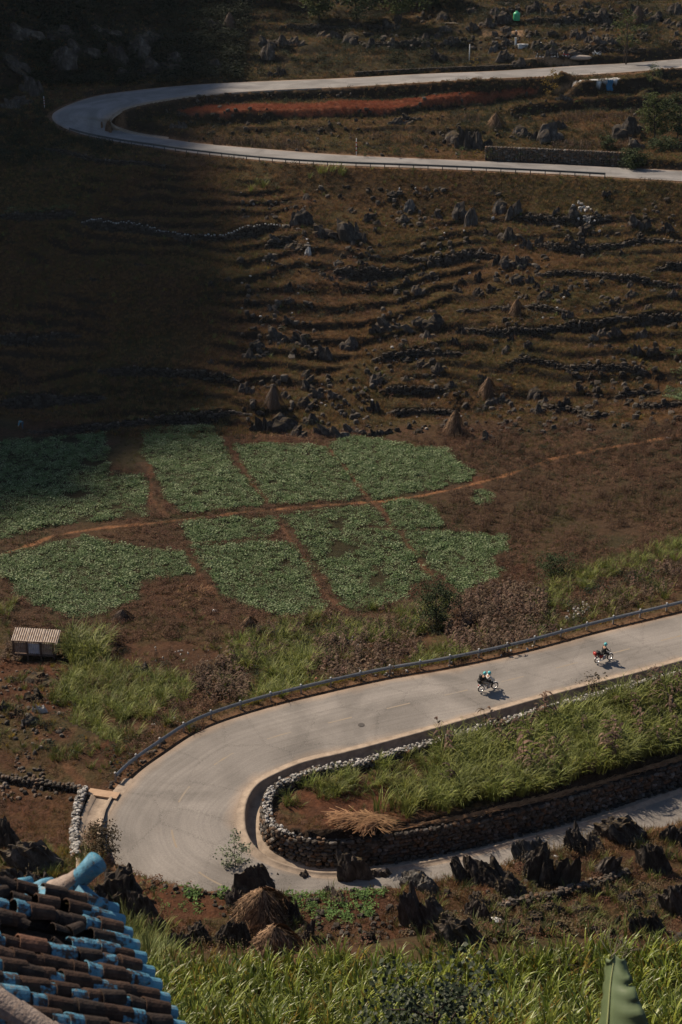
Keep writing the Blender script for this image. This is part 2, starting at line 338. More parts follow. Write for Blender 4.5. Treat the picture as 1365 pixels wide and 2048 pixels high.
def add_step(pl, amp, lo=-.1, hi=.25):
    global GZ
    pts = resample(Gl(pl), .5); c = pts[:, :2]; xmin, xmax = c[:, 0].min() - 3, c[:, 0].max() + 3; ymin, ymax = c[:, 1].min() - 3, c[:, 1].max() + 12
    sel = (GX > xmin) & (GX < xmax) & (GY > ymin) & (GY < ymax); x = GX[sel]; y = GY[sel]
    d2 = (x[:, None] - c[:, 0]) ** 2 + (y[:, None] - c[:, 1]) ** 2; k = d2.argmin(1); d = np.sqrt(d2[np.arange(len(k)), k])
    yl = c[k, 1]; s = np.where(y > yl, d, -d)
    e = np.minimum(k, len(c) - 1 - k) / max(1, len(c) - 1)
    w_ = sm(0, .12, e) * (1 - sm(1.5, 3.5, np.where((k == 0) | (k == len(c) - 1), d, 0)))
    up = amp * .62 * np.exp(-np.maximum(s, 0) / 4.5) * sm(lo, hi, s) ; dn = -amp * .38 * np.exp(-np.maximum(-s, 0) / 2.2) * (1 - sm(lo, hi, s))
    GZ[sel] += (up + dn) * w_
    return pts
WP = [add_step(a, b * .85, -.2, .3) for a, b, _ in WALLS]
for a, b in BANKS: add_step(a, b, -1.0, .8)
# keep the road beds clear after the steps
for rd, y0, y1 in ((RN, 60, 150), (RF, 205, 340)):
    s_ = (GY > y0) & (GY < y1) & (np.abs(GX) < 90); k, ac, hw, rz, al = road_near(GX[s_], GY[s_], rd)
    g = GZ[s_]; on = (np.abs(ac) < hw + np.where((k > 225) & (ac > 0), .2, .9)) & (al < 2.5) if rd is RN else (np.abs(ac) < hw + .9) & (al < 2.5); g[on] = np.minimum(g[on], rz[on] - .06); inn = (np.abs(ac) < hw - .12) & (al < 2.5); g[inn] = np.minimum(g[inn], rz[inn] - .5)
    if rd is RF:
        dd_ = -ac - hw; fl = (k > 436) & (k < 474) & (dd_ > .5) & (dd_ < 6); f_ = sm(436, 444, k) * (1 - sm(466, 474, k)) * (1 - sm(4.6, 5.6, dd_)); g = np.where(fl, g + (rz - .25 - .05 * dd_ - g) * f_, g)
    if rd is RF: o2 = (ac > 0) & (k < 240) & (np.abs(ac) >= hw + .9) & (ac < hw + 5) & (al < 2.5); g[o2] = np.minimum(g[o2], rz[o2] - .15)
    GZ[s_] = g

DN_O = np.full(GX.shape, 99.0); DN_I = DN_O.copy(); DF = DN_O.copy()
for rd, y0, y1 in ((RN, 60, 150), (RF, 205, 340)):
    s_ = (GY > y0) & (GY < y1) & (np.abs(GX) < 95); k, ac, hw, rz, al = road_near(GX[s_], GY[s_], rd); bad = al > 2.5
    if rd is RN: DN_O[s_] = np.where(bad, 99, np.where(ac > 0, ac - hw, 99)); DN_I[s_] = np.where(bad, 99, np.where(ac <= 0, -ac - hw, 99))
    else: DF[s_] = np.where(bad, 99, np.abs(ac) - hw)

# ------------------------------------------------------------------ ground colours (what grows or lies there)
PATHS = [([(-60,1130),(0,1110),(60,1090),(110,1070),(200,1057),(300,1047),(400,1035),(500,1023),(600,1015),(683,1008),(760,1003),(850,990),(900,980),(960,965),(1030,945),(1100,918),(1150,908),(1200,898),(1280,885),(1400,860)],.17),
 ([(650,890),(700,945),(738,1000),(765,1020),(790,1055)],.16),([(800,1065),(830,1110),(870,1160)],.2),([(300,930),(300,1000),(330,1030)],.25),([(375,1110),(395,1145),(440,1200)],.15),([(60,1410),(75,1470),(100,1500),(160,1560),(165,1580)],.2),
 ([(1010,62),(990,35),(965,20)],.5),([(450,875),(500,960),(540,1010)],.12),([(560,1050),(610,1120),(650,1190),(690,1225)],.15)]
def poly(l): return Gl(l)[:, :2]
BEANS = [
 ([(0,884),(120,874),(210,868),(215,905),(222,950),(285,948),(297,1010),(290,1036),(230,1041),(150,1046),(60,1066),(0,1082),(-60,1090),(-60,890)],62,'bean field half under the mountain shadow, left of the bare soil strip'),
 ([(290,865),(330,855),(425,848),(440,870),(460,920),(495,960),(530,1008),(520,1016),(450,1019),(360,1028),(325,990),(308,940),(285,910)],80,'tall narrow bean field tilting between two soil strips above the path'),
 ([(470,890),(560,888),(650,895),(690,935),(735,996),(640,1003),(550,1010),(520,980),(495,940)],80,'bean field above the path, straight left of the small diagonal footpath'),
 ([(657,890),(700,872),(760,880),(830,897),(890,898),(920,925),(950,952),(935,962),(880,976),(800,990),(750,999),(715,960),(682,925)],95,'densest bean field, right of the diagonal footpath and under the slope'),
 ([(945,982),(970,979),(988,1000),(985,1008),(960,1011),(946,1000)],85,'tiny oval bean patch alone in the brown weeds'),
 ([(365,1045),(450,1036),(545,1040),(555,1060),(540,1075),(480,1082),(400,1088),(370,1080)],75,'small lens shaped bean plot just below the path'),
 ([(560,1032),(640,1020),(750,1011),(775,1050),(700,1055),(600,1062),(570,1050)],70,'thin sparse bean plot below the path beside the orange crossing'),
 ([(765,1006),(820,1001),(850,1005),(893,1045),(890,1055),(820,1062),(785,1055)],85,'small square bean plot in the corner of path and footpath'),
 ([(-40,1110),(0,1116),(80,1094),(170,1070),(215,1085),(280,1098),(370,1105),(385,1150),(340,1155),(285,1160),(280,1200),(220,1220),(150,1240),(60,1210),(20,1170),(0,1140),(-40,1130)],80,'large stepped bean field above the corrugated hut'),
 ([(385,1092),(450,1090),(520,1080),(570,1088),(600,1110),(625,1150),(650,1215),(640,1228),(560,1235),(500,1215),(440,1190),(420,1150)],75,'bean field in the middle of the lower row, narrowing downward'),
 ([(590,1065),(700,1058),(800,1062),(840,1110),(880,1155),(830,1170),(800,1200),(720,1230),(690,1215),(650,1150),(610,1100)],60,'patchy bean field of the lower row with red soil showing through'),
 ([(808,1062),(920,1065),(1010,1075),(1020,1100),(985,1115),(1005,1150),(985,1165),(920,1185),(880,1150),(840,1105)],80,'bean field at the end of the lower row beside bare red soil'),
 ([(1330,778),(1380,770),(1380,800),(1335,796)],70,'lowest of the small bean patches at the slope foot'),
 ([(1340,740),(1380,735),(1380,755),(1345,752)],70,'middle one of the small bean patches at the slope foot'),
 ([(1340,704),(1380,700),(1380,714),(1345,712)],60,'uppermost small bean patch at the slope foot'),
 ([(260,834),(340,828),(400,822),(450,800),(462,806),(430,826),(350,838),(265,842)],45,'ragged strip of bean plants along the lowest shaded terrace'),
 ([(0,425),(70,418),(150,412),(155,420),(60,432),(0,434)],40,'shaded green crop on the terrace under the far bend'),
 ([(0,800),(100,794),(200,790),(205,797),(100,802),(0,808)],30,'shaded strip of greens on top of the black terrace wall'),
]
BP = [poly(b[0]) for b in BEANS]
RED = [poly([(355,222),(420,212),(520,208),(640,207),(760,203),(850,196),(940,186),(1030,178),(1080,176),(1075,184),(1000,194),(900,204),(850,212),(780,226),(683,229),(560,229),(450,231),(380,232)])]
SOIL = [(poly(l), a) for l, a in [([(285,1165),(390,1155),(440,1200),(430,1240),(300,1235),(280,1205)],.5),([(560,1175),(1,1)],0)][:1]] + [
 (poly([(940,955),(965,950),(975,975),(950,975)]),.8),(poly([(1000,1120),(1075,1130),(1060,1165),(1000,1160)]),.8),(poly([(440,850),(640,870),(640,890),(470,885)]),.6),(poly([(0,1320),(240,1330),(280,1370),(120,1400),(0,1420)]),1.),
 (poly([(230,1740),(400,1745),(520,1790),(490,1850),(280,1840),(240,1800)]),1.),(poly([(560,1780),(1000,1775),(1000,1860),(620,1870)]),.6),(poly([(560,1600),(760,1560),(860,1580),(820,1650),(620,1655)]),1.),(poly([(0,1560),(155,1590),(150,1690),(0,1700)]),.55),
 (poly([(200,1500),(280,1480),(300,1520),(230,1580)]),.9),(poly([(760,690),(860,675),(870,695),(800,705)]),.5)]
SAND = [(poly([(985,64),(1045,60),(1050,68),(1010,73),(950,72)]),.9),(poly([(880,58),(990,62),(985,68)]),.3),(poly([(1130,176),(1200,168),(1240,160),(1180,158),(1120,170),(1060,182)]),.7),(poly([(1040,118),(1100,112),(1180,126),(1090,130)]),.6)]
W2 = poly([(1140,166),(1180,158),(1235,154),(1240,160),(1200,167),(1150,168)])
def ground_colour():
    X, Y, Z = GX, GY, GZ; sh = X.shape + (3,)
    def c3(r, g, b): return np.broadcast_to(np.array([r, g, b]), sh)
    def mix(a, b, t): return a + (b - a) * np.clip(t, 0, 1)[..., None]
    n1 = fbm(X, Y, 14, 4, 101) * .5 + .5; n2 = fbm(X, Y, 3.0, 4, 111) * .5 + .5; n3 = fbm(X, Y, .9, 3, 121) * .5 + .5
    c = mix(c3(.078, .041, .017), c3(.058, .044, .016), sm(.35, .75, n1)); c = mix(c, c3(.10, .060, .024), sm(.55, .95, n2) * .7); c = mix(c, c3(.032, .024, .012), sm(.5, .9, n3) * .5)
    floor = sm(hillfoot(X) + 2, hillfoot(X) - 2, Y) if False else 1 - sm(hillfoot(X) - 2, hillfoot(X) + 2, Y)
    fl = mix(c3(.062, .038, .022), c3(.045, .036, .018), sm(.4, .7, n2)); fl = mix(fl, c3(.085, .042, .023), sm(.62, .8, n1) * .5)
    c = mix(c, fl, floor)
    near = (1 - sm(116, 124, Y)); nc = mix(c3(.074, .037, .021), c3(.060, .044, .020), sm(.35, .65, n2)); nc = mix(nc, c3(.105, .058, .032), sm(.6, .9, n3) * .6); nc = mix(nc, c3(.035, .022, .013), sm(.55, .8, 1 - n2) * .5); c = mix(c, nc, near)
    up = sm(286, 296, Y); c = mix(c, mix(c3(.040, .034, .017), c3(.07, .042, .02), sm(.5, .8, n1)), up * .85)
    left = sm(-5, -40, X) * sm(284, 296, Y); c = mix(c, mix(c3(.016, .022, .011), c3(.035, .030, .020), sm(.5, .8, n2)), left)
    # steep places show dark earth and stone
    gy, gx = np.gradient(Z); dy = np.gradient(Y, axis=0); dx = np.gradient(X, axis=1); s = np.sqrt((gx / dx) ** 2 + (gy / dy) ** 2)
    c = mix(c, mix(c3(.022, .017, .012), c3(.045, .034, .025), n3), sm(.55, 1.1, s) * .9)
    for p, a in SOIL:
        x0, y0 = p.min(0) - 1; x1, y1 = p.max(0) + 1; s_ = (X > x0) & (X < x1) & (Y > y0) & (Y < y1)
        w_ = np.zeros(X.shape); w_[s_] = inpoly(X[s_] + .8 * fbm(X[s_], Y[s_], 2.5, 2, 5), Y[s_] + .8 * fbm(X[s_], Y[s_], 2.5, 2, 6), p) * a
        c = mix(c, mix(c3(.105, .041, .021), c3(.06, .028, .017), n3), w_ * .85)
    c = c * .74
    for p, a in SAND:
        s_ = (X > p[:, 0].min() - 1) & (X < p[:, 0].max() + 1) & (Y > p[:, 1].min() - 1) & (Y < p[:, 1].max() + 1); w_ = np.zeros(X.shape); w_[s_] = inpoly(X[s_], Y[s_], p) * a
        c = mix(c, c3(.30, .19, .11), w_)
    c = mix(c, c3(.50, .50, .48), inpoly(X, Y, W2) * 1.0)
    for p in RED: c = mix(c, mix(c3(.20, .065, .036), c3(.14, .055, .03), n3), inpoly(X, Y, p) * .85)
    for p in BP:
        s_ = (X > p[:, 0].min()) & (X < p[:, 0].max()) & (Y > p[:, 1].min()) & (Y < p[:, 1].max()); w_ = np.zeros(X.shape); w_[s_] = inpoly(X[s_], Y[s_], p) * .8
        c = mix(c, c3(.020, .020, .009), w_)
    for l, wd in PATHS:
        pts = resample(Gl(l), .4)[:, :2]; s_ = (X > pts[:, 0].min() - 1) & (X < pts[:, 0].max() + 1) & (Y > pts[:, 1].min() - 1) & (Y < pts[:, 1].max() + 1)
        d = np.sqrt(((X[s_][:, None] - pts[:, 0]) ** 2 + (Y[s_][:, None] - pts[:, 1]) ** 2).min(1)) + .25 * fbm(X[s_], Y[s_], 1.6, 2, 9); w_ = np.zeros(X.shape); w_[s_] = 1 - sm(wd * .5, wd + .25, d)
        c = mix(c, c3(.185, .088, .042) if l is PATHS[0][0] else c3(.095, .045, .025), w_ * (.85 if l is PATHS[0][0] else .6))
    # dusty verges
    for rd, y0, y1, q in ((RN, 60, 150, 1.3), (RF, 205, 340, 1.2)):
        s_ = (Y > y0) & (Y < y1) & (np.abs(X) < 110); k, ac, hw, rz, al = road_near(X[s_], Y[s_], rd); w_ = np.zeros(X.shape)
        w_[s_] = (1 - sm(.7, q, np.abs(ac) - hw)) * (al < 2); c = mix(c, mix(c3(.16, .095, .055), c3(.10, .052, .028), n3), w_ * .8)
    return np.clip(c, .004, 1)
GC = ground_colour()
nr, nc_ = GX.shape
V = np.stack([GX, GY, GZ], -1).reshape(-1, 3)
ii = np.arange(nr * nc_).reshape(nr, nc_); Fq = np.stack([ii[:-1, :-1], ii[:-1, 1:], ii[1:, 1:], ii[1:, :-1]], -1).reshape(-1, 4)
def npmesh(name, V, F, m, smooth=True):
    me = bpy.data.meshes.new(name); me.vertices.add(len(V)); me.vertices.foreach_set('co', np.asarray(V, np.float32).ravel())
    k = F.shape[1]; me.loops.add(F.size); me.loops.foreach_set('vertex_index', F.astype(np.int32).ravel()); me.polygons.add(len(F))
    me.polygons.foreach_set('loop_start', np.arange(len(F), dtype=np.int32) * k)
    me.polygons.foreach_set('use_smooth', np.full(len(F), smooth)); me.update(calc_edges=True); me.validate(); me.materials.append(m); return me
def ground_mat():
    m = bpy.data.materials.new('earth'); m.use_nodes = True; N, L = nodes(m); b = N['Principled BSDF']; b.inputs['Roughness'].default_value = .95; b.inputs['Specular IOR Level'].default_value = .1
    at = N.new('ShaderNodeAttribute'); at.attribute_name = 'col'; tc = N.new('ShaderNodeTexCoord')
    n1 = N.new('ShaderNodeTexNoise'); n1.inputs['Scale'].default_value = 2.2; n1.inputs['Detail'].default_value = 8; n1.inputs['Roughness'].default_value = .75
    mr = N.new('ShaderNodeMapRange'); mr.inputs[1].default_value = .3; mr.inputs[2].default_value = .7; mr.inputs[3].default_value = .45; mr.inputs[4].default_value = 1.6
    mx = N.new('ShaderNodeMix'); mx.data_type = 'RGBA'; mx.blend_type = 'MULTIPLY'; mx.inputs[0].default_value = 1
    L.new(tc.outputs['Object'], n1.inputs['Vector']); L.new(n1.outputs['Fac'], mr.inputs[0]); L.new(at.outputs['Color'], mx.inputs[6]); L.new(mr.outputs[0], mx.inputs[7]); L.new(mx.outputs[2], b.inputs['Base Color'])
    n2 = N.new('ShaderNodeTexNoise'); n2.inputs['Scale'].default_value = 5; n2.inputs['Detail'].default_value = 5; bp = N.new('ShaderNodeBump'); bp.inputs['Distance'].default_value = .12
    L.new(tc.outputs['Object'], n2.inputs['Vector']); L.new(n2.outputs['Fac'], bp.inputs['Height']); L.new(bp.outputs[0], b.inputs['Normal']); return m
gme = npmesh('ground', V, Fq, ground_mat())
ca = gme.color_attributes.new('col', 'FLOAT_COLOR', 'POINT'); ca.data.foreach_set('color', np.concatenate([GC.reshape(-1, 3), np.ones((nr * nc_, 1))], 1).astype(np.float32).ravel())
tag(link('ground', gme), 'terraced valley floor and hillsides of brown grass and red earth', kind='structure')
# far plain that carries the land on beyond the modelled slopes
fo = meshdata('distant_land', [(-700, -300, -14), (700, -300, -14), (700, 900, -14), (-700, 900, -14)], [(0, 1, 2, 3)], mat('far_land', (.05, .045, .025), (.03, .035, .02), .01))
tag(link('distant_land', fo), kind='structure')

# ------------------------------------------------------------------ unseen mountain beyond the frame, crest shaped to throw the shadow over the bend
SHB = [(520,-60,300),(400,30,300),(425,110,300),(440,165,0),(400,292,0),(440,345,0),(462,400,0),(455,500,0),(440,600,0),(455,700,0),(448,770,0),(420,835,0),(330,880,0),(270,935,0),(180,965,0),(110,990,0),(0,1003,0),(-120,1020,0)]
MT = []
def mountain():
    g = Gl([(a, max(b, 4)) for a, b, _ in SHB]); s = np.array(SUN)
    top = g + s * 330.0; top = resample(top, 3.0)
    top[:, 2] += 5.0 * fbm(top[:, 0], top[:, 1], 30, 3, 61) + 2.2 * fbm(top[:, 0], top[:, 1], 7, 3, 62) - 6.5; MT.append(top.copy())
    n = len(top); prof = [(0, 0), (1.5, .8), (5, 8), (10, 24), (18, 50), (28, 84), (40, 130), (56, 190), (80, 280)]
    V = []; F = []; rows = []
    ctr = top[:, :2].mean(0) + np.array([-40, 10])
    tn = np.gradient(top[:, :2], axis=0); tn /= np.linalg.norm(tn, axis=1)[:, None]; nn = np.stack([-tn[:, 1], tn[:, 0]], 1)
    sgn = np.sign(((top[:, :2] - ctr) * nn).sum(1)); nn *= np.sign(sgn.sum() + 1e-9)
    for side in (1, -1):
        for j, (d, dz) in enumerate(prof):
            if side == -1 and j == 0: continue
            e = d * (1.0 if side == 1 else 1.7)
            q = top.copy(); w_ = fbm(top[:, 0] + j * 9, top[:, 1], 9, 3, 63) * min(d * .25, 4)
            q[:, :2] += nn * side * (e + w_)[:, None]; q[:, 2] -= dz; q[:, 2] = np.maximum(q[:, 2], -14.5); rows.append((side * d, q))
    rows.sort(key=lambda r: r[0]); A = np.array([r[1] for r in rows]); m = len(A)
    V = A.reshape(-1, 3); ii = np.arange(m * n).reshape(m, n); F = np.stack([ii[:-1, :-1], ii[1:, :-1], ii[1:, 1:], ii[:-1, 1:]], -1).reshape(-1, 4)
    o = link('mountain', npmesh('mountain', V, F, mat('karst', (.10, .10, .09), (.03, .04, .02), .15, bump=.6)))
    tag(o, 'steep limestone mountain beyond the far bend', kind='structure')
mountain()

# ------------------------------------------------------------------ road surfaces, kerbs, drains
def road_mat(name, base, dust, tint):
    m = bpy.data.materials.new(name); m.use_nodes = True; N, L = nodes(m); b = N['Principled BSDF']; b.inputs['Roughness'].default_value = .78; b.inputs['Specular IOR Level'].default_value = .3
    uv = N.new('ShaderNodeUVMap'); uv.uv_map = 'road'; mp = N.new('ShaderNodeMapping'); mp.inputs['Scale'].default_value = (3.2, .05, 1); L.new(uv.outputs[0], mp.inputs[0])
    n1 = N.new('ShaderNodeTexNoise'); n1.inputs['Scale'].default_value = 1; n1.inputs['Detail'].default_value = 6; n1.inputs['Roughness'].default_value = .7; L.new(mp.outputs[0], n1.inputs['Vector'])
    tc = N.new('ShaderNodeTexCoord'); n2 = N.new('ShaderNodeTexNoise'); n2.inputs['Scale'].default_value = .35; n2.inputs['Detail'].default_value = 8; L.new(tc.outputs['Object'], n2.inputs['Vector'])
    n3 = N.new('ShaderNodeTexNoise'); n3.inputs['Scale'].default_value = 9; n3.inputs['Detail'].default_value = 4; L.new(tc.outputs['Object'], n3.inputs['Vector'])
    sx = N.new('ShaderNodeSeparateXYZ'); L.new(uv.outputs[0], sx.inputs[0])
    r1 = N.new('ShaderNodeValToRGB'); e = r1.color_ramp.elements; e[0].position = .3; e[0].color = (*[x * .78 for x in base], 1); e[1].position = .62; e[1].color = (*base, 1); e2 = e.new(.8); e2.color = (*[min(1, x * 1.12) for x in base], 1)
    L.new(n1.outputs['Fac'], r1.inputs[0])
    # dust towards both edges
    at = N.new('ShaderNodeAttribute'); at.attribute_name = 'edge'; ma = N.new('ShaderNodeMath'); ma.operation = 'MULTIPLY_ADD'; ma.inputs[1].default_value = 1.3; L.new(at.outputs['Fac'], ma.inputs[0])
    m2 = N.new('ShaderNodeMath'); m2.operation = 'MULTIPLY_ADD'; m2.inputs[1].default_value = 1.6; m2.inputs[2].default_value = -1.05; L.new(n2.outputs['Fac'], m2.inputs[0]); L.new(m2.outputs[0], ma.inputs[2])
    cl = N.new('ShaderNodeClamp'); L.new(ma.outputs[0], cl.inputs[0])
    mx = N.new('ShaderNodeMix'); mx.data_type = 'RGBA'; mx.inputs[7].default_value = (*dust, 1); L.new(cl.outputs[0], mx.inputs[0]); L.new(r1.outputs[0], mx.inputs[6])
    mr = N.new('ShaderNodeMapRange'); mr.inputs[1].default_value = .3; mr.inputs[2].default_value = .7; mr.inputs[3].default_value = .88; mr.inputs[4].default_value = 1.1; L.new(n3.outputs['Fac'], mr.inputs[0])
    my = N.new('ShaderNodeMix'); my.data_type = 'RGBA'; my.blend_type = 'MULTIPLY'; my.inputs[0].default_value = 1; L.new(mx.outputs[2], my.inputs[6]); L.new(mr.outputs[0], my.inputs[7]); L.new(my.outputs[2], b.inputs['Base Color'])
    n4 = N.new('ShaderNodeTexNoise'); n4.inputs['Scale'].default_value = .12; n4.inputs['Detail'].default_value = 10; n4.inputs['Distortion'].default_value = 1.5; L.new(tc.outputs['Object'], n4.inputs['Vector']); m4 = N.new('ShaderNodeMapRange'); m4.inputs[1].default_value = .35; m4.inputs[2].default_value = .68; m4.inputs[3].default_value = .68; m4.inputs[4].default_value = 1.16; L.new(n4.outputs['Fac'], m4.inputs[0])
    my2 = N.new('ShaderNodeMix'); my2.data_type = 'RGBA'; my2.blend_type = 'MULTIPLY'; my2.inputs[0].default_value = 1; L.new(my.outputs[2], my2.inputs[6]); L.new(m4.outputs[0], my2.inputs[7]); vo = N.new('ShaderNodeTexVoronoi'); vo.feature = 'DISTANCE_TO_EDGE'; vo.inputs['Scale'].default_value = .22; nd = N.new('ShaderNodeVectorMath'); nd.operation = 'ADD'; L.new(tc.outputs['Object'], nd.inputs[0]); L.new(n3.outputs['Color'], nd.inputs[1]); L.new(nd.outputs[0], vo.inputs['Vector']); mc = N.new('ShaderNodeMapRange'); mc.inputs[1].default_value = .0; mc.inputs[2].default_value = .012; mc.inputs[3].default_value = .62; mc.inputs[4].default_value = 1.0; L.new(vo.outputs['Distance'], mc.inputs[0])
    my3 = N.new('ShaderNodeMix'); my3.data_type = 'RGBA'; my3.blend_type = 'MULTIPLY'; my3.inputs[0].default_value = 1; L.new(my2.outputs[2], my3.inputs[6]); L.new(mc.outputs[0], my3.inputs[7]); L.new(my3.outputs[2], b.inputs['Base Color'])
    bp = N.new('ShaderNodeBump'); bp.inputs['Distance'].default_value = .01; L.new(n3.outputs['Fac'], bp.inputs['Height']); L.new(bp.outputs[0], b.inputs['Normal']); return m
def strip(name, rows, m, uv=True, edge=None):
    A = np.array(rows); k, n = A.shape[:2]; V = A.reshape(-1, 3); ii = np.arange(k * n).reshape(k, n); F = np.stack([ii[:-1, :-1], ii[1:, :-1], ii[1:, 1:], ii[:-1, 1:]], -1).reshape(-1, 4)
    me = npmesh(name, V, F, m)
    if me.polygons[len(me.polygons) // 2].normal.z < 0: me.flip_normals()
    if uv:
        L_ = np.r_[0, np.cumsum(np.linalg.norm(np.diff(A[k // 2], axis=0), axis=1))]; u = np.linalg.norm(A - A[0][None], axis=2)
        vi = np.empty(len(me.loops), np.int32); me.loops.foreach_get('vertex_index', vi); U = np.stack([u.reshape(-1)[vi], np.tile(L_, k)[vi]], 1)
        l = me.uv_layers.new(name='road'); l.data.foreach_set('uv', U.astype(np.float32).ravel())
        a = me.attributes.new('edge', 'FLOAT', 'POINT'); t = np.linspace(0, 1, k)[:, None] * np.ones((1, n)); e = np.maximum(1 - t / .12, 1 - (1 - t) / .14); a.data.foreach_set('value', np.clip(e, 0, 1).astype(np.float32).ravel())
    return me
def road_obj(rd, name, m, label):
    o, i = rd['o'], rd['i']; rows = [o + (i - o) * t + np.array([0, 0, .05 * math.sin(math.pi * t)]) for t in np.linspace(0, 1, 13)]
    tag(link(name, strip(name, rows, m)), label, kind='structure')
MRN = road_mat('asphalt', (.222, .202, .180), (.295, .225, .165), 0); 
road_obj(RN, 'road', MRN, 'grey mountain road sweeping round the near hairpin bend')
road_obj(RF, 'far_road', road_mat('far_asphalt', (.225, .215, .205), (.27, .215, .17), 0), 'grey mountain road looping round the far hairpin bend')
def offs(rd, side, d, dz=0, a=0, b=520):             # a line at d metres outside one edge
    e = rd[side][a:b]; s = 1 if side == 'o' else -1; p = e + rd['n'][a:b] * (s * d); p = p.copy(); p[:, 2] += dz; return p
conc = mat('concrete', (.34, .27, .205), (.21, .165, .125), 1.6, bump=.02, bscale=20)
def prof_strip(name, rd, side, prof, m, a, b, label, smooth_=6):
    rows = []
    for d, dz in prof:
        p = offs(rd, side, d, dz, a, b)
        for _ in range(smooth_): p[1:-1] = .25 * p[:-2] + .5 * p[1:-1] + .25 * p[2:]
        rows.append(p)
    tag(link(name, strip(name, rows, m, uv=False)), label, kind='structure')
prof_strip('drainage_ditch', RN, 'i', [(-.45, .012), (-.02, .03), (.0, .09), (.17, .09), (.2, .0), (.26, -.72), (.85, -.78), (.98, -.66), (1.5, -.60), (1.9, -.62)], conc, 20, 505, 'concrete drain and kerb along the inside of the near bend')
prof_strip('far_drain', RF, 'i', [(-.3, .01), (0, .10), (.15, .10), (.2, -.4), (.55, -.45), (.6, .12), (.8, .14), (.85, -.3)], conc, 150, 380, 'concrete drain along the inside of the far bend')
prof_strip('road_apron', RN, 'o', [(-.3, .012), (0, .03), (.5, -.02), (1.2, -.25), (1.7, -.9)], conc, 222, 300, 'cracked concrete apron on the outside of the near bend')
# worn yellow centre dashes
def dashes(rd, name, a, b, L, gap, frac, label):
    c = rd['o'] * frac + rd['i'] * (1 - frac); c = c[a:b]; c = resample(c, .25); c[:, 2] += .05 * math.sin(math.pi * frac) + .004; n = len(c); mb = MB(); per = int((L + gap) / .25); k = int(L / .25)
    for s in range(0, n - k, per):
        q = c[s:s + k + 1]; t = np.gradient(q[:, :2], axis=0); t /= np.linalg.norm(t, axis=1)[:, None]; w_ = np.stack([-t[:, 1], t[:, 0], 0 * t[:, 0]], 1) * .07
        V = []; 
        for j in range(len(q)): V += [q[j] - w_[j], q[j] + w_[j]]
        mb.add(V, [(2 * j, 2 * j + 1, 2 * j + 3, 2 * j + 2) for j in range(len(q) - 1)])
    tag(mb.build(name, mat('worn_yellow', (.27, .215, .15), (.225, .203, .178), 1.2)), label, kind='structure')
dashes(RN, 'road_markings', 10, 420, 2.0, 3.2, .5, 'worn yellow centre dashes on the near road')
# ------------------------------------------------------------------ stones
_t = (1 + 5 ** .5) / 2
ICV = np.array([(-1,_t,0),(1,_t,0),(-1,-_t,0),(1,-_t,0),(0,-1,_t),(0,1,_t),(0,-1,-_t),(0,1,-_t),(_t,0,-1),(_t,0,1),(-_t,0,-1),(-_t,0,1)], float); ICV /= np.linalg.norm(ICV[0])
ICF = np.array([(0,11,5),(0,5,1),(0,1,7),(0,7,10),(0,10,11),(1,5,9),(5,11,4),(11,10,2),(10,7,6),(7,1,8),(3,9,4),(3,4,2),(3,2,6),(3,6,8),(3,8,9),(4,9,5),(2,4,11),(6,2,10),(8,6,7),(9,8,1)])
def many_stones(C, S, seed=1, yaw=None):               # centres (n,3), sizes (n,3) -> one triangle soup of angular stones
    r = np.random.default_rng(seed); n = len(C); B = ICV[None] * (1 + r.uniform(-.28, .28, (n, 12, 1)))
    a = r.uniform(0, 6.28, n); ca, sa = np.cos(a)[:, None], np.sin(a)[:, None]
    b = r.uniform(0, 6.28, n); cb, sb = np.cos(b)[:, None], np.sin(b)[:, None]
    x, y, z = B[..., 0], B[..., 1], B[..., 2]; x, y = x * ca - y * sa, x * sa + y * ca; y, z = y * cb - z * sb, y * sb + z * cb
    Q = np.stack([x, y, z], -1) * .62; Q = np.clip(Q, -.5, .5) * S[:, None, :]
    if yaw is not None:
        cy, sy = np.cos(yaw)[:, None], np.sin(yaw)[:, None]; Q = np.stack([Q[..., 0] * cy - Q[..., 1] * sy, Q[..., 0] * sy + Q[..., 1] * cy, Q[..., 2]], -1)
    V = (Q + C[:, None, :]).reshape(-1, 3); F = (ICF[None] + (np.arange(n) * 12)[:, None, None]).reshape(-1, 3); return V, F
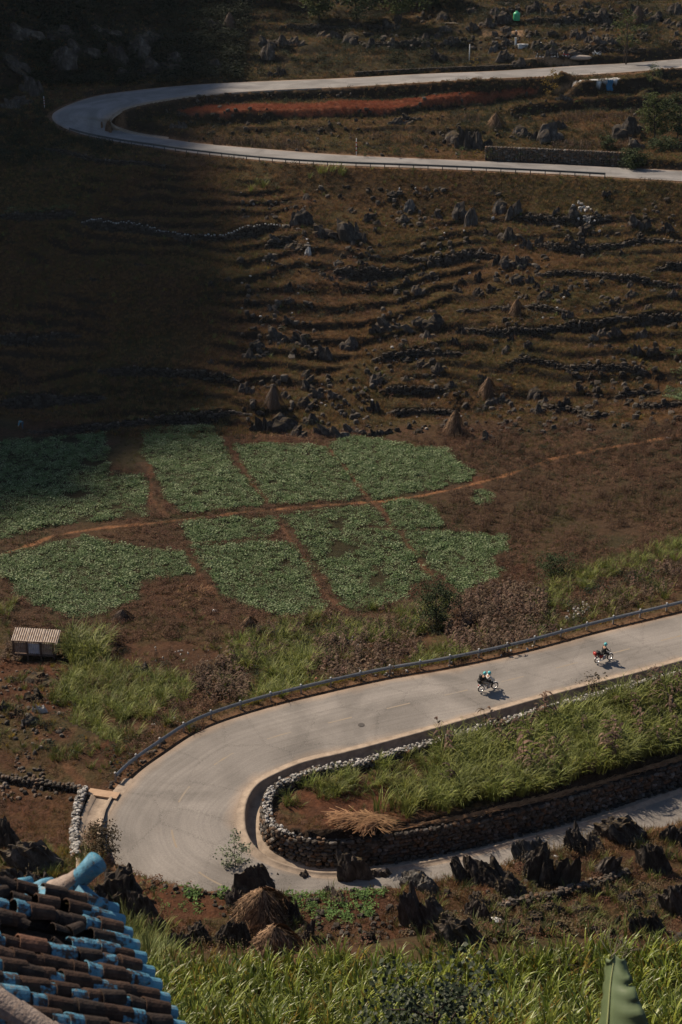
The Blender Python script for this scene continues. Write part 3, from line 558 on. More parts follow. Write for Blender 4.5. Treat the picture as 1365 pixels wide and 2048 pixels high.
def stone_mat(name, a, b, c, warm=None, sc=2.5):
    m = bpy.data.materials.new(name); m.use_nodes = True; N, L = nodes(m); B = N['Principled BSDF']; B.inputs['Roughness'].default_value = .9; B.inputs['Specular IOR Level'].default_value = .2
    g = N.new('ShaderNodeNewGeometry'); rp = N.new('ShaderNodeValToRGB'); e = rp.color_ramp.elements; e[0].color = (*a, 1); e[1].color = (*c, 1); e2 = e.new(.55); e2.color = (*b, 1)
    if warm: e3 = e.new(.85); e3.color = (*warm, 1)
    L.new(g.outputs['Random Per Island'], rp.inputs[0]); tc = N.new('ShaderNodeTexCoord'); n = N.new('ShaderNodeTexNoise'); n.inputs['Scale'].default_value = sc * 3; n.inputs['Detail'].default_value = 5; L.new(tc.outputs['Object'], n.inputs['Vector'])
    mr = N.new('ShaderNodeMapRange'); mr.inputs[1].default_value = .3; mr.inputs[2].default_value = .7; mr.inputs[3].default_value = .6; mr.inputs[4].default_value = 1.35; L.new(n.outputs['Fac'], mr.inputs[0])
    mx = N.new('ShaderNodeMix'); mx.data_type = 'RGBA'; mx.blend_type = 'MULTIPLY'; mx.inputs[0].default_value = 1; L.new(rp.outputs[0], mx.inputs[6]); L.new(mr.outputs[0], mx.inputs[7]); L.new(mx.outputs[2], B.inputs['Base Color'])
    bp = N.new('ShaderNodeBump'); bp.inputs['Distance'].default_value = .03; L.new(n.outputs['Fac'], bp.inputs['Height']); L.new(bp.outputs[0], B.inputs['Normal']); return m
M_WALL = stone_mat('wall_stone', (.05, .042, .034), (.10, .087, .073), (.20, .185, .165), (.13, .075, .042))
M_PALE = stone_mat('pale_stone', (.20, .185, .165), (.31, .295, .27), (.48, .46, .43))
M_DARKW = stone_mat('dark_wall_stone', (.026, .021, .016), (.045, .037, .029), (.085, .073, .06))
M_CORE = mat('wall_core', (.05, .04, .032), (.03, .024, .02), 3)
def core_wall(pts, zb, zt, th, m):                     # dark packed earth and rubble behind the stones
    p = np.asarray(pts)[:, :2]; t = np.gradient(p, axis=0); t /= np.linalg.norm(t, axis=1)[:, None] + 1e-9; n = np.stack([-t[:, 1], t[:, 0]], 1) * th / 2
    rows = [np.c_[p - n, zb], np.c_[p - n * .8, zt], np.c_[p + n * .8, zt], np.c_[p + n, zb]]; A = np.array(rows); k, q = A.shape[:2]
    ii = np.arange(k * q).reshape(k, q); F = np.stack([ii[:-1, :-1], ii[1:, :-1], ii[1:, 1:], ii[:-1, 1:]], -1).reshape(-1, 4); return A.reshape(-1, 3), F
# --- terrace walls on the slope
for wi, (pl, amp, lab) in enumerate(WALLS):
    pts = resample(WP[wi], .45); n = len(pts); t = np.gradient(pts[:, :2], axis=0); t /= np.linalg.norm(t, axis=1)[:, None] + 1e-9; nn = np.stack([-t[:, 1], t[:, 0]], 1); nn *= np.sign(nn[:, 1] + 1e-6)[:, None]
    zt = gz(pts[:, 0] + nn[:, 0] * .7, pts[:, 1] + nn[:, 1] * .7); zb = gz(pts[:, 0] - nn[:, 0] * .8, pts[:, 1] - nn[:, 1] * .8)
    C = []; S = []; r = np.random.default_rng(wi + 5); hh = np.maximum((zt - zb) * .9 + .1, .3)
    hh = hh * (1 - .25 * r.random(n)) ; rows = 5
    for j in range(rows):
        z = zb + (j + .5) / rows * hh; off = -.12 - .22 * (1 - j / rows) + r.uniform(-.09, .09, n)
        xx = pts[:, 0] + nn[:, 0] * off + r.uniform(-.15, .15, n); yy = pts[:, 1] + nn[:, 1] * off
        C.append(np.stack([xx, yy, z + r.uniform(-.06, .06, n)], 1)); S.append(np.stack([r.uniform(.3, .8, n), r.uniform(.3, .55, n), np.maximum(hh / rows * 1.5, .2)], 1))
    C = np.concatenate(C); S = np.concatenate(S); c = pts[n // 2]
    root = empty('dry_stone_wall', (c[0], c[1], zb[n // 2]), 0, lab, 'stone wall'); base = np.array([c[0], c[1], zb[n // 2]])
    V_, F_ = many_stones(C - base, S, wi, np.tile(np.arctan2(t[:, 1], t[:, 0]), rows)); o = link('stones', npmesh('wall_stones', V_, F_, M_DARKW, False), root); o['kind'] = 'stuff'
    tops = np.stack([pts[:, 0], pts[:, 1], zb + hh + .04], 1)[r.random(n) < (.9 if wi == 0 else .16)]
    V_, F_ = many_stones(tops - base, r.uniform(.22, .42, (len(tops), 3)), wi + 50); o = link('cap_stones', npmesh('cap_stones', V_, F_, M_WALL if wi else stone_mat('cap_grey', (.2, .2, .19), (.3, .3, .28), (.42, .41, .38)), False), root); o['kind'] = 'stuff'

# --- retaining wall round the island inside the near bend: each stone in view is its own part
ZT = np.interp(np.linspace(0, 26, 520), range(27), [2.0,1.4,1.0,.5,.15,-.15,-.35,-.45,-.5,-.5,-.5,-.5,-.5,-.5,-.5,-.5,-.5,-.55,-.6,-.7,-.85,-1.05,-1.3,-1.6,-1.95,-2.2,-2.7])
wp = RN['i'][30:500] - RN['n'][30:500] * np.interp(np.arange(30, 500), [0, 260, 330, 520], [1.7, 1.7, 2.0, 2.0])[:, None]
for _ in range(10): wp[1:-1] = .25 * wp[:-2] + .5 * wp[1:-1] + .25 * wp[2:]
wz = ZT[30:500]; base_z = wp[:, 2] - .75; q = resample(np.c_[wp[:, :2], base_z, wz], .36); n = len(q)
tt = np.gradient(q[:, :2], axis=0); tt /= np.linalg.norm(tt, axis=1)[:, None]; out_n = np.stack([tt[:, 1], -tt[:, 0]], 1)
_e = RN['n'][260]; 
# outward = towards the road
kk, ac, hw, rz, al = road_near(q[:, 0] + out_n[:, 0], q[:, 1] + out_n[:, 1], RN); kk2, ac2, *_ = road_near(q[:, 0], q[:, 1], RN)
if (ac > ac2).mean() < .5: out_n = -out_n
iw = empty('retaining_wall', tuple(q[n // 2, :3]), 0, 'tall dry stone retaining wall with pale coping curving round the inside of the near bend', 'stone wall'); B0 = np.array(q[n // 2, :3])
C = []; S = []; K = []; YW = []; r = np.random.default_rng(77)
yaw = np.arctan2(tt[:, 1], tt[:, 0])
for side in (1, -1):
    for j in range(9):
        zj = q[:, 2] + .14 + .27 * j
        zin = q[:, 3] - 1.0
        for i in range(n):
            if zj[i] > q[i, 3] - .08 or (side == -1 and zj[i] < zin[i]): continue
            fr = (zj[i] - q[i, 2]) / max(q[i, 3] - q[i, 2], .3); o_ = side * (.22 + (.22 * (1 - fr) if side == 1 else 0)) + r.uniform(-.05, .05); sft = r.uniform(-.1, .1) + (.18 if j % 2 else 0)
            C.append((q[i, 0] + out_n[i, 0] * o_ + tt[i, 0] * sft, q[i, 1] + out_n[i, 1] * o_ + tt[i, 1] * sft, zj[i] + r.uniform(-.04, .04))); S.append((r.uniform(.32, .52), r.uniform(.26, .4), r.uniform(.24, .36))); YW.append(yaw[i]); K.append(0)
for i in range(0, n):                                   # coping of loose pale stones
    for _ in range(8 if i / n < .60 else 1):
        if (i * 7 + _) % 41 == 0: continue
        C.append((q[i, 0] + out_n[i, 0] * r.uniform(-.30, .30) + tt[i, 0] * r.uniform(-.2, .2), q[i, 1] + out_n[i, 1] * r.uniform(-.30, .30) + tt[i, 1] * r.uniform(-.2, .2), q[i, 3] + r.uniform(-.12, .10))); s0 = r.uniform(.08, .24); S.append((s0 * 1.3, s0, s0 * .8)); YW.append(r.uniform(0, 6)); K.append(1 if i / n < .62 else 0)
C = np.array(C); S = np.array(S); K = np.array(K); YW = np.array(YW)
# tumbled stones where the wall turns at the tip
px_, py_, dp_ = proj(C); vis = (px_ > 0) & (px_ < 1365); size = S.max(1) / dp_ * np.where(vis, 1, 0)
facing = np.array([1 if True else 0] * len(C)); low = (py_ > 1560) & (K == 0)
order = np.argsort(-(size * np.where(low | ((K == 1) & (px_ < 640)), 1.0, .3))); big = order[:300]; rest = order[300:]
V1 = [many_stones(np.zeros((1, 3)), np.ones((1, 3)), 200 + k) for k in range(9)]; SM = {}
for kd, mt in ((0, M_WALL), (1, M_PALE)): SM[kd] = [npmesh('stone', v, f, mt, False) for v, f in V1]
def stone_var(base, c1, c2):
    return mat(base, c1, c2, 6, bump=.02)
SMV = {0: [], 1: []}
tones = {0: [((.055,.048,.04),(.11,.098,.085)), ((.10,.088,.075),(.17,.155,.14)), ((.13,.075,.042),(.08,.055,.037)), ((.045,.037,.03),(.08,.07,.06))], 1: [((.30,.285,.26),(.20,.19,.17)), ((.44,.42,.39),(.27,.26,.24)), ((.24,.21,.18),(.15,.13,.11))]}
for kd in tones:
    for a_ in range(len(tones[kd])):
        for v, f in V1[:6]: SMV[kd].append(npmesh('stone', v, f, stone_var('stone_tone_%d_%d' % (kd, a_), *tones[kd][a_]), False))
for i in big:
    me = SMV[int(K[i])][rnd.randrange(len(SMV[int(K[i])]))]; o = link('stone', me, iw, C[i] - B0, (0, 0, YW[i]), tuple(S[i]))
for kd, mt, nm in ((0, M_WALL, 'wall_stones'), (1, M_PALE, 'coping_stones')):
    s_ = rest[K[rest] == kd]; V_, F_ = many_stones(C[s_] - B0, S[s_], 33 + kd, YW[s_]); o = link(nm, npmesh(nm, V_, F_, mt, False), iw); o['kind'] = 'stuff'
V_, F_ = core_wall(q - np.r_[B0, 0][None, :4] * np.array([1, 1, 0, 0]), q[:, 2] - .3 - B0[2], q[:, 3] - .14 - B0[2], .42, M_CORE); link('wall_core', npmesh('wall_core', V_, F_, M_CORE, False), iw)

def free_wall(pl, h, th, lab, mats=(0, 1), part=True, wpts=None, rows=4, coping=True, step=.34, lean=0, name='dry_stone_wall', cat='stone wall', seed=3):
    pts = resample(Gl(pl) if wpts is None else wpts, step); n = len(pts); t = np.gradient(pts[:, :2], axis=0); t /= np.linalg.norm(t, axis=1)[:, None] + 1e-9; nn = np.stack([-t[:, 1], t[:, 0]], 1); b = pts[n // 2].copy(); r = np.random.default_rng(seed)
    root = empty(name, b, 0, lab, cat); yaw = np.arctan2(t[:, 1], t[:, 0]); C = []; S = []; Yw = []; K = []
    for i in range(n):
        for j in range(rows):
            for sd in (-1, 1):
                C.append((pts[i, 0] + nn[i, 0] * sd * th * .3 + r.uniform(-.08, .08), pts[i, 1] + nn[i, 1] * sd * th * .3 + r.uniform(-.08, .08), pts[i, 2] + (j + .5) * h / rows)); S.append((step * r.uniform(.9, 1.4), th * .7, h / rows * 1.25)); Yw.append(yaw[i]); K.append(0)
        if coping:
            for _ in range(4):
                C.append((pts[i, 0] + nn[i, 0] * r.uniform(-.5, .5) * th, pts[i, 1] + nn[i, 1] * r.uniform(-.5, .5) * th + r.uniform(-.1, .1), pts[i, 2] + h + r.uniform(-.05, .1))); s0 = r.uniform(.14, .3); S.append((s0 * 1.2, s0, s0 * .8)); Yw.append(0); K.append(1)
    C = np.array(C); S = np.array(S); K = np.array(K); Yw = np.array(Yw)
    for kd, mt, nm in ((0, M_WALL if mats[0] == 0 else M_DARKW, 'stones'), (1, M_PALE if mats[1] == 1 else M_WALL, 'cap_stones')):
        s_ = K == kd
        if s_.any(): V_, F_ = many_stones(C[s_] - b, S[s_], seed + kd, Yw[s_]); o = link(nm, npmesh(nm, V_, F_, mt, False), root); o['kind'] = 'stuff'
    return root
free_wall([(152,1720),(150,1680),(153,1645),(160,1612),(168,1590)], .55, .5, 'narrow pale dry stone wall beside the concrete drain left of the bend', (0, 1), seed=4)
free_wall([(168,1588),(140,1580),(110,1577),(75,1572),(45,1568),(0,1560)], .4, .4, 'low tumbled stone wall running from the drain to the frame edge', (1, 0), seed=5, rows=2)
free_wall([(1005,1817),(1046,1806),(1104,1798),(1160,1780),(1205,1768),(1250,1752)], .35, .5, 'low rubble wall crossing the rocky slope under the lower road', (1, 0), seed=6, rows=2)
wp2 = offs(RF, 'i', 1.0, 0, 46, 68); free_wall(None, 2.3, .7, 'tall roadside retaining wall of grey stone above the far guardrail', (0, 0), wpts=wp2, rows=9, seed=7, step=.42, coping=False)
wp3 = offs(RF, 'o', 1.9, 0, 388, 428); free_wall(None, .9, .6, 'dark stone retaining wall above the upper road beside the pole', (1, 0), wpts=wp3, rows=6, seed=8, step=.45, coping=False)
# plank bridge and drain channel left of the bend
pb = G1(207, 1592); e = empty('plank_bridge', pb + np.array([0, 0, .15]), R(-14), 'flat sand coloured concrete slab bridging the drain at the rail end', 'slab bridge')
MB().box((0, 0, 0), (2.3, .75, .14)).build('slab', mat('sand_concrete', (.42, .29, .19), (.34, .23, .15), 3, bump=.01), e)
MB().box((-1.05, 0, -.3), (.2, .8, .5)).build('abutment', conc, e); MB().box((1.05, 0, -.3), (.2, .8, .5)).build('abutment', conc, e)
chp = resample(Gl([(178,1745),(176,1700),(180,1660),(190,1625),(204,1598)]), .5); tch = np.gradient(chp[:, :2], axis=0); tch /= np.linalg.norm(tch, axis=1)[:, None]; nch = np.stack([-tch[:, 1], tch[:, 0], 0 * tch[:, 0]], 1)
rows = [chp + nch * d + np.array([0, 0, dz]) for d, dz in ((-.8, .25), (-.65, .28), (-.45, .04), (.45, .04), (.65, .3), (.8, .26))]
tag(link('drain_channel', strip('drain_channel', rows, conc, uv=False)), 'dry concrete drain channel running down beside the pale stone wall', kind='structure')

# ------------------------------------------------------------------ karst rocks
def ico(sub):
    bm = bmesh.new(); bmesh.ops.create_icosphere(bm, subdivisions=sub, radius=1); bm.verts.ensure_lookup_table(); V = np.array([v.co[:] for v in bm.verts]); F = np.array([[v.index for v in f.verts] for f in bm.faces]); bm.free(); return V, F
def karst(seed, kind, sub=3):                          # a cluster of cracked, leaning blades and blocks
    r = np.random.default_rng(seed); V0, F0 = ico(sub); Vs = []; Fs = []; k = 0
    n = {'spire': 4, 'slab': 6, 'lump': 6}[kind]; lean = r.uniform(-.45, .45); az = r.uniform(-.5, .5)
    for i in range(n):
        main = i == 0
        if kind == 'spire': c = np.array([r.normal(0, .22), r.normal(0, .2)]); sz = np.array([r.uniform(.32, .5), r.uniform(.28, .42), r.uniform(.4, .9)])
        elif kind == 'slab': c = np.array([(i - (n - 1) / 2) * .3 + r.normal(0, .06), r.normal(0, .14)]); sz = np.array([r.uniform(.26, .42), r.uniform(.18, .3), r.uniform(.35, .95)])
        else: c = np.array([r.normal(0, .34), r.normal(0, .26)]); sz = np.array([r.uniform(.34, .55), r.uniform(.3, .48), r.uniform(.35, .8)])
        if main: c *= .2; sz *= [1.3, 1.25, 1.15]; sz[2] = max(sz[2], .95)
        V = V0.copy(); 
        for _ in range(11):                              # facets
            d = r.normal(0, 1, 3); d[2] = abs(d[2]) * .45 if _ > 1 else 2.2; d /= np.linalg.norm(d); o = r.uniform(.5, .85) if _ > 1 else r.uniform(.55, .8); h = V @ d - o; V = V - np.maximum(h, 0)[:, None] * d * .93
        x, y, z = V.T; a = np.arctan2(y, x); g = np.abs(np.sin(a * r.integers(2, 5) + z * 1.3 + r.uniform(0, 6))) ; q = 1 - .20 * (1 - g) ** 3 + .14 * fbm(a * 1.6 + 9 * i, z * 2.2, .8, 3, seed + i); V = V * np.stack([q, q, 1 + .10 * fbm(x * 3, y * 3, .8, 3, seed + 40 + i)], 1); V = V * (1 + .16 * fbm(x * 2.2 + z * 1.7 + i, y * 2.2 - z * 1.9, .55, 4, seed + 60 + i))[:, None]
        V = V * sz; V[:, 2] += .12 * sz[2] * np.abs(fbm(V[:, 0] + i, V[:, 1], .16, 2, seed + 7)) * (V[:, 2] > 0); V[:, 0] += V[:, 2] * (lean + r.normal(0, .1)); V[:, 1] += V[:, 2] * r.normal(0, .12)
        ca, sa = math.cos(az), math.sin(az); V[:, 0], V[:, 1] = V[:, 0] * ca - V[:, 1] * sa, V[:, 0] * sa + V[:, 1] * ca; V[:, :2] += c; Vs.append(V); Fs.append(F0 + k); k += len(V)
    V = np.concatenate(Vs); F = np.concatenate(Fs); V[:, 2] = np.maximum(V[:, 2], -.3); V -= [0, 0, -.1]; w = V[:, 0].max() - V[:, 0].min(); h = V[:, 2].max(); V[:, :2] /= w; V[:, 2] /= h; V[:, 0] -= (V[:, 0].max() + V[:, 0].min()) / 2; return V, F
def rock_mat(name, dark, mid, light):
    m = bpy.data.materials.new(name); m.use_nodes = True; N, L = nodes(m); B = N['Principled BSDF']; B.inputs['Roughness'].default_value = .92; B.inputs['Specular IOR Level'].default_value = .15
    tc = N.new('ShaderNodeTexCoord'); mp = N.new('ShaderNodeMapping'); mp.inputs['Scale'].default_value = (7, 7, 2.0); L.new(tc.outputs['Object'], mp.inputs[0]); n = N.new('ShaderNodeTexNoise'); n.inputs['Scale'].default_value = 1; n.inputs['Detail'].default_value = 8; n.inputs['Roughness'].default_value = .7; L.new(mp.outputs[0], n.inputs['Vector'])
    rp = N.new('ShaderNodeValToRGB'); e = rp.color_ramp.elements; e[0].position = .32; e[0].color = (*dark, 1); e[1].position = .72; e[1].color = (*light, 1); e2 = e.new(.52); e2.color = (*mid, 1); L.new(n.outputs['Fac'], rp.inputs[0])
    oi = N.new('ShaderNodeObjectInfo'); mr = N.new('ShaderNodeMapRange'); mr.inputs[3].default_value = .65; mr.inputs[4].default_value = 1.3; L.new(oi.outputs['Random'], mr.inputs[0])
    mx = N.new('ShaderNodeMix'); mx.data_type = 'RGBA'; mx.blend_type = 'MULTIPLY'; mx.inputs[0].default_value = 1; L.new(rp.outputs[0], mx.inputs[6]); L.new(mr.outputs[0], mx.inputs[7]); gm = N.new('ShaderNodeNewGeometry'); sz_ = N.new('ShaderNodeSeparateXYZ'); L.new(gm.outputs['Normal'], sz_.inputs[0]); n9 = N.new('ShaderNodeTexNoise'); n9.inputs['Scale'].default_value = 3.5; n9.inputs['Detail'].default_value = 4; L.new(tc.outputs['Object'], n9.inputs['Vector']); ad = N.new('ShaderNodeMath'); ad.operation = 'MULTIPLY'; L.new(sz_.outputs[2], ad.inputs[0]); L.new(n9.outputs['Fac'], ad.inputs[1]); ms = N.new('ShaderNodeMapRange'); ms.inputs[1].default_value = .33; ms.inputs[2].default_value = .46; ms.inputs[4].default_value = .75; L.new(ad.outputs[0], ms.inputs[0])
    mo = N.new('ShaderNodeMix'); mo.data_type = 'RGBA'; mo.inputs[7].default_value = (.085, .062, .032, 1); L.new(ms.outputs[0], mo.inputs[0]); L.new(mx.outputs[2], mo.inputs[6]); L.new(mo.outputs[2], B.inputs['Base Color'])
    bp = N.new('ShaderNodeBump'); bp.inputs['Distance'].default_value = .08; bp.inputs['Strength'].default_value = 1; L.new(n.outputs['Fac'], bp.inputs['Height']); L.new(bp.outputs[0], B.inputs['Normal']); return m
M_ROCK = rock_mat('karst_rock', (.018, .015, .013), (.055, .046, .039), (.16, .142, .122)); M_GREY = rock_mat('grey_rock', (.04, .037, .034), (.085, .08, .073), (.17, .16, .145)); M_WHITE = rock_mat('white_rock', (.3, .29, .27), (.42, .41, .39), (.6, .59, .57))
KM = {}
for kd in ('spire', 'slab', 'lump'):
    KM[kd] = []; KM[kd + 'hi'] = []
    for s in range(6):
        v, f = karst(300 + s * 7 + len(kd), kd, 2); KM[kd].append(npmesh('limestone', v, f, M_ROCK, False))
    for s in range(5):
        v, f = karst(500 + s * 5 + len(kd), kd, 4); KM[kd + 'hi'].append(npmesh('limestone', v, f, M_ROCK, False))
def with_mat(me, m):
    k = me.name + m.name
    if k not in MATS: c = me.copy(); c.materials.clear(); c.materials.append(m); MATS[k] = c
    return MATS[k]
def rock(px, py, w, h, kind, label, hi=False, group=None, m=None, name='limestone_rock', yaw=None, sink=.12):
    p = G1(px, py)
    if p[1] < 110:
        for _ in range(8):
            k, ac, hw, rz, al = road_near(np.array([p[0]]), np.array([p[1]]), RN)
            if al[0] > 2 or ac[0] > hw[0] + .15 or ac[0] < 0: break
            p = p + RN['n'][k[0]] * .5
        p[2] = gz(p[0], p[1])
    dep = proj(p)[2]; s = FPX / dep; cs = math.cos(math.asin(min(.95, (CZ - p[2]) / np.linalg.norm(p - [0, 0, CZ]))))
    W_ = (1.32 if hi else 1.18) * w / s; H_ = .84 * h / s / cs; L_ = KM[kind + ('hi' if hi else '')]; me = L_[rnd.randrange(len(L_))]
    if m: me = with_mat(me, m)
    o = link(name, me, None, (p[0], p[1] + W_ * .3, gz(p[0], p[1] + W_ * .3) - sink * H_), (0, 0, rnd.uniform(-.5, .5) if yaw is None else yaw), (W_ * 1.15, W_ * rnd.uniform(.8, 1.0), H_ * (1 + sink)))
    return tag(o, label, 'rock', group)
FGR = [(505,1802,64,88,'spire','tall black rock rising against the road beside the thin leafy sapling'),(475,1824,34,38,'lump','rounded black rock at the left foot of the tallest rock'),(583,1850,34,48,'lump','black rock behind the upper straw stack'),
 (612,1887,30,42,'spire','upright grey-black rock to the right of the lower straw stack'),(560,1770,18,18,'spire','tiny black rock on the bean plot edge, left of the pointed one'),(618,1772,25,26,'spire','small pointed pyramid rock silhouetted on the road edge'),
 (681,1770,25,24,'lump','small squat rock touching the big ribbed rock'),(712,1778,54,68,'spire','big ribbed rock in front of the shaded drain of the lower road'),(765,1778,50,28,'lump','low dark rock just right of the big ribbed rock'),
 (842,1788,60,38,'lump','pale topped flat rock on the road edge above the slanted slabs'),(850,1862,76,86,'slab','group of slanted rock blades leaning left above the corn'),(905,1888,52,44,'lump','dark rock at the corn edge right of the slanted blades'),
 (740,1888,28,26,'spire','small dark rock poking over the corn beside the straw litter'),(670,1802,32,15,'lump','flat dark rock in the green leaf patch'),(968,1782,88,50,'lump','broad rugged rock below the sunlit verge, left of a smooth dark boulder'),
 (1036,1802,52,46,'lump','smooth dark boulder at the left end of the low rubble wall'),(957,1848,42,46,'spire','upright dark rock under the broad rugged rock'),(925,1902,78,60,'lump','large black rock touching the corn below the litter scraps'),
 (1105,1778,78,82,'slab','tall split slab rock above the low rubble wall'),(1070,1730,66,44,'lump','flat pale topped rock beside the wild flowers'),(1175,1714,62,60,'slab','ragged leaning rock right of the wild flowers'),
 (1250,1692,78,50,'lump','wide humped black rock beside the shadowed lower road'),(1215,1755,42,50,'spire','ragged dark rock in the middle of the rocky slope'),(1312,1752,56,60,'slab','smooth domed slab rock with a light side'),
 (1350,1692,42,40,'spire','dark rock at the frame edge beside the lower road'),(1124,1870,30,26,'lump','round dark rock peeping over the corn left of the bare tree'),(1300,1817,18,14,'lump','lone small rock in the brown weeds'),
 (1358,1834,54,64,'lump','dark rock cut by the frame edge above the corn'),(1305,1878,64,44,'lump','broad dark rock behind the bare branches'),(1064,1738,32,34,'spire','small rugged rock under the flat pale topped rock'),
 (60,1748,90,64,'lump','big dark overgrown rock above the blue roof ridge'),(70,1792,62,38,'lump','rounded rock just over the roof ridge'),(20,1784,46,48,'slab','ribbed rock at the left frame edge over the roof'),
 (236,1818,80,76,'lump','large black rock right of the upturned roof end'),(284,1840,42,56,'spire','black rock between the roof and the red soil patch'),(318,1866,30,28,'spire','pointed small rock below the red soil patch'),
 (4,1694,42,58,'lump','black rock cut by the left frame edge beside the stone wall field'),(350,1904,38,42,'lump','grassy dark rock left in the row under the red soil'),(438,1894,42,50,'spire','dark rock left of the lower straw stack, larger of the two'),
 (476,1896,36,52,'spire','dark rock touching the left side of the lower straw stack'),(393,1890,42,38,'slab','sloping rock in the row under the red soil'),
 (31,1364,22,12,'lump','small dark rock left of the long flat boulder'),(70,1372,54,20,'slab','long flat dark boulder on red earth below the hut'),(66,1407,32,24,'lump','dark lump rock behind the two white stones'),
 (60,1452,28,18,'lump','pale grey rock below the two white stones'),(30,1437,26,18,'lump','mossy dark rock near the left frame edge'),(8,1422,18,16,'lump','dark rock cut by the left frame edge below the hut'),(285,1354,28,26,'lump','dark rock half hidden in the tall green grass')]
FGR = [(a[0], a[1], a[2], a[3], 'lump' if (a[3] / a[2] < 1.15 and not (a[4] == 'slab' and a[2] > 60)) else a[4], a[5]) for a in FGR]
for a in FGR: rock(*a, hi=a[1] > 1600, m=M_GREY if 'pale grey' in a[5] or 'pale topped' in a[5] else None)
rock(73, 1426, 15, 18, 'lump', 'left one of the two white stones on red earth', m=M_WHITE, name='white_stone'); rock(85, 1427, 15, 14, 'lump', 'right and lower one of the two white stones on red earth', m=M_WHITE, name='white_stone')
_fx = []
for _ in range(3000):
    if len(_fx) >= 46: break
    x = rnd.uniform(830, 1365); y = rnd.uniform(1700, 1885)
    if y < 1790 - (x - 830) * .16 or any(abs(x - a[0]) < (a[2] * .5 + 8) and abs(y - a[1]) < 16 for a in FGR) or any(abs(x - a[0]) < 16 and abs(y - a[1]) < 12 for a in _fx): continue
    _fx.append((x, y, rnd.uniform(14, 34), rnd.uniform(10, 26)))
for k_, (x, y, w_, h_) in enumerate(sorted(_fx)): rock(x, y, w_, h_, 'spire' if h_ > w_ else 'lump', None, hi=True, name='limestone_rock', group='smaller rocks of the jumble under the lower road'); 
_sm = [o for o in COL.objects if o.get('group') == 'smaller rocks of the jumble under the lower road']
ORD = ['first','second','third','fourth','fifth','sixth','seventh','eighth','ninth','tenth','eleventh','twelfth','thirteenth','fourteenth','fifteenth','sixteenth','seventeenth','eighteenth','nineteenth','twentieth','twenty-first','twenty-second','twenty-third']
for k_, o in enumerate(_sm):
    hw_ = 'from the left' if k_ < 23 else 'from the right'; n_ = k_ if k_ < 23 else 45 - k_
    tag(o, ('small dark rock of the jumble under the lower road, %s %s' % (ORD[min(n_, 22)], hw_)) if n_ < 23 else 'small dark rock in the middle of the jumble under the lower road', 'rock')
def conv(l, ox, oy, z): return [(ox + a[0] / z, oy + a[1] / z, a[2] / z, a[3] / z) for a in l]
HR = conv([(40,170,90,110),(270,50,40,60),(385,80,40,40),(480,80,60,90),(515,110,50,110),(675,170,75,80),(740,200,45,60),(690,80,60,80),(630,60,50,70),(590,150,35,30),(160,195,40,20),(75,260,35,30),(130,250,60,30),(700,280,90,60),(655,270,50,50),(620,260,30,50),(710,335,55,35),(360,330,60,30),(545,330,25,50),(480,330,20,20),(125,350,40,30),(265,345,30,30),(470,370,40,40),(610,370,50,45),(545,390,40,40),(820,400,50,40),(850,370,50,40),(900,390,40,40),(910,480,40,40),(750,595,30,30),(350,460,90,50),(220,540,130,60),(345,560,50,50),(380,520,100,60),(480,545,40,60),(445,590,40,30),(665,450,40,40),(665,610,40,35),(40,600,80,60),(390,700,50,50),(320,680,50,30),(150,750,80,60),(130,850,50,60),(570,740,30,50),(640,830,90,50),(500,790,30,30),(440,760,60,40),(770,800,50,60),(790,860,50,50),(960,760,45,50),(560,720,40,30),(1190,110,70,80),(1215,125,50,60),(1310,130,50,50),(1125,225,20,30),(1170,395,50,40),(1235,440,40,30),(1010,460,60,40),(1110,420,60,30),(1125,455,30,30),(1100,570,60,60),(1180,630,40,50),(1200,560,40,50),(1250,640,50,40),(1265,860,40,20),(600,970,60,60),(190,940,80,30),(60,940,90,50),(120,950,60,40),(1055,880,50,30),(960,900,40,30),(870,860,40,30),(1050,550,50,50),(990,130,50,40),(930,100,40,50),(860,60,30,40),(790,190,30,50),(910,170,30,40),(950,210,50,40)], 683, 400, 2)
HR += conv([(700,170,120,130),(640,180,60,90),(1040,260,100,150),(1110,290,50,90),(860,280,150,90),(500,340,80,60),(620,340,100,60),(1145,150,60,70),(1210,180,40,60),(1030,90,60,40),(950,440,60,40),(1100,440,60,50),(690,500,50,25),(800,510,90,40),(880,550,60,50),(500,770,70,70),(610,720,60,40),(600,640,50,50),(690,620,50,30),(750,640,70,30),(80,600,40,50),(190,560,40,30),(520,980,80,80),(700,1000,90,60),(600,980,60,50),(400,1010,80,40),(1035,780,40,40),(1160,600,40,50),(1200,590,30,35),(930,590,40,25),(1250,930,160,90),(1330,880,80,60),(490,450,60,40),(550,460,60,40)], 400, 400, 3.41)
HR += conv([(1030,600,50,40),(1105,570,50,60),(1210,580,70,40),(1150,370,30,40),(1280,650,80,60),(1000,640,60,50),(980,780,60,60),(1240,770,60,60),(1225,720,50,50),(1270,800,60,50),(1215,840,60,50),(1135,800,40,40),(1040,930,70,90),(1130,930,110,80),(1190,950,60,60),(1250,900,60,50),(1330,960,120,70),(1340,800,50,50),(845,655,30,20),(560,270,40,20),(380,330,40,20),(725,750,30,20),(840,345,20,30)], 0, 400, 2)
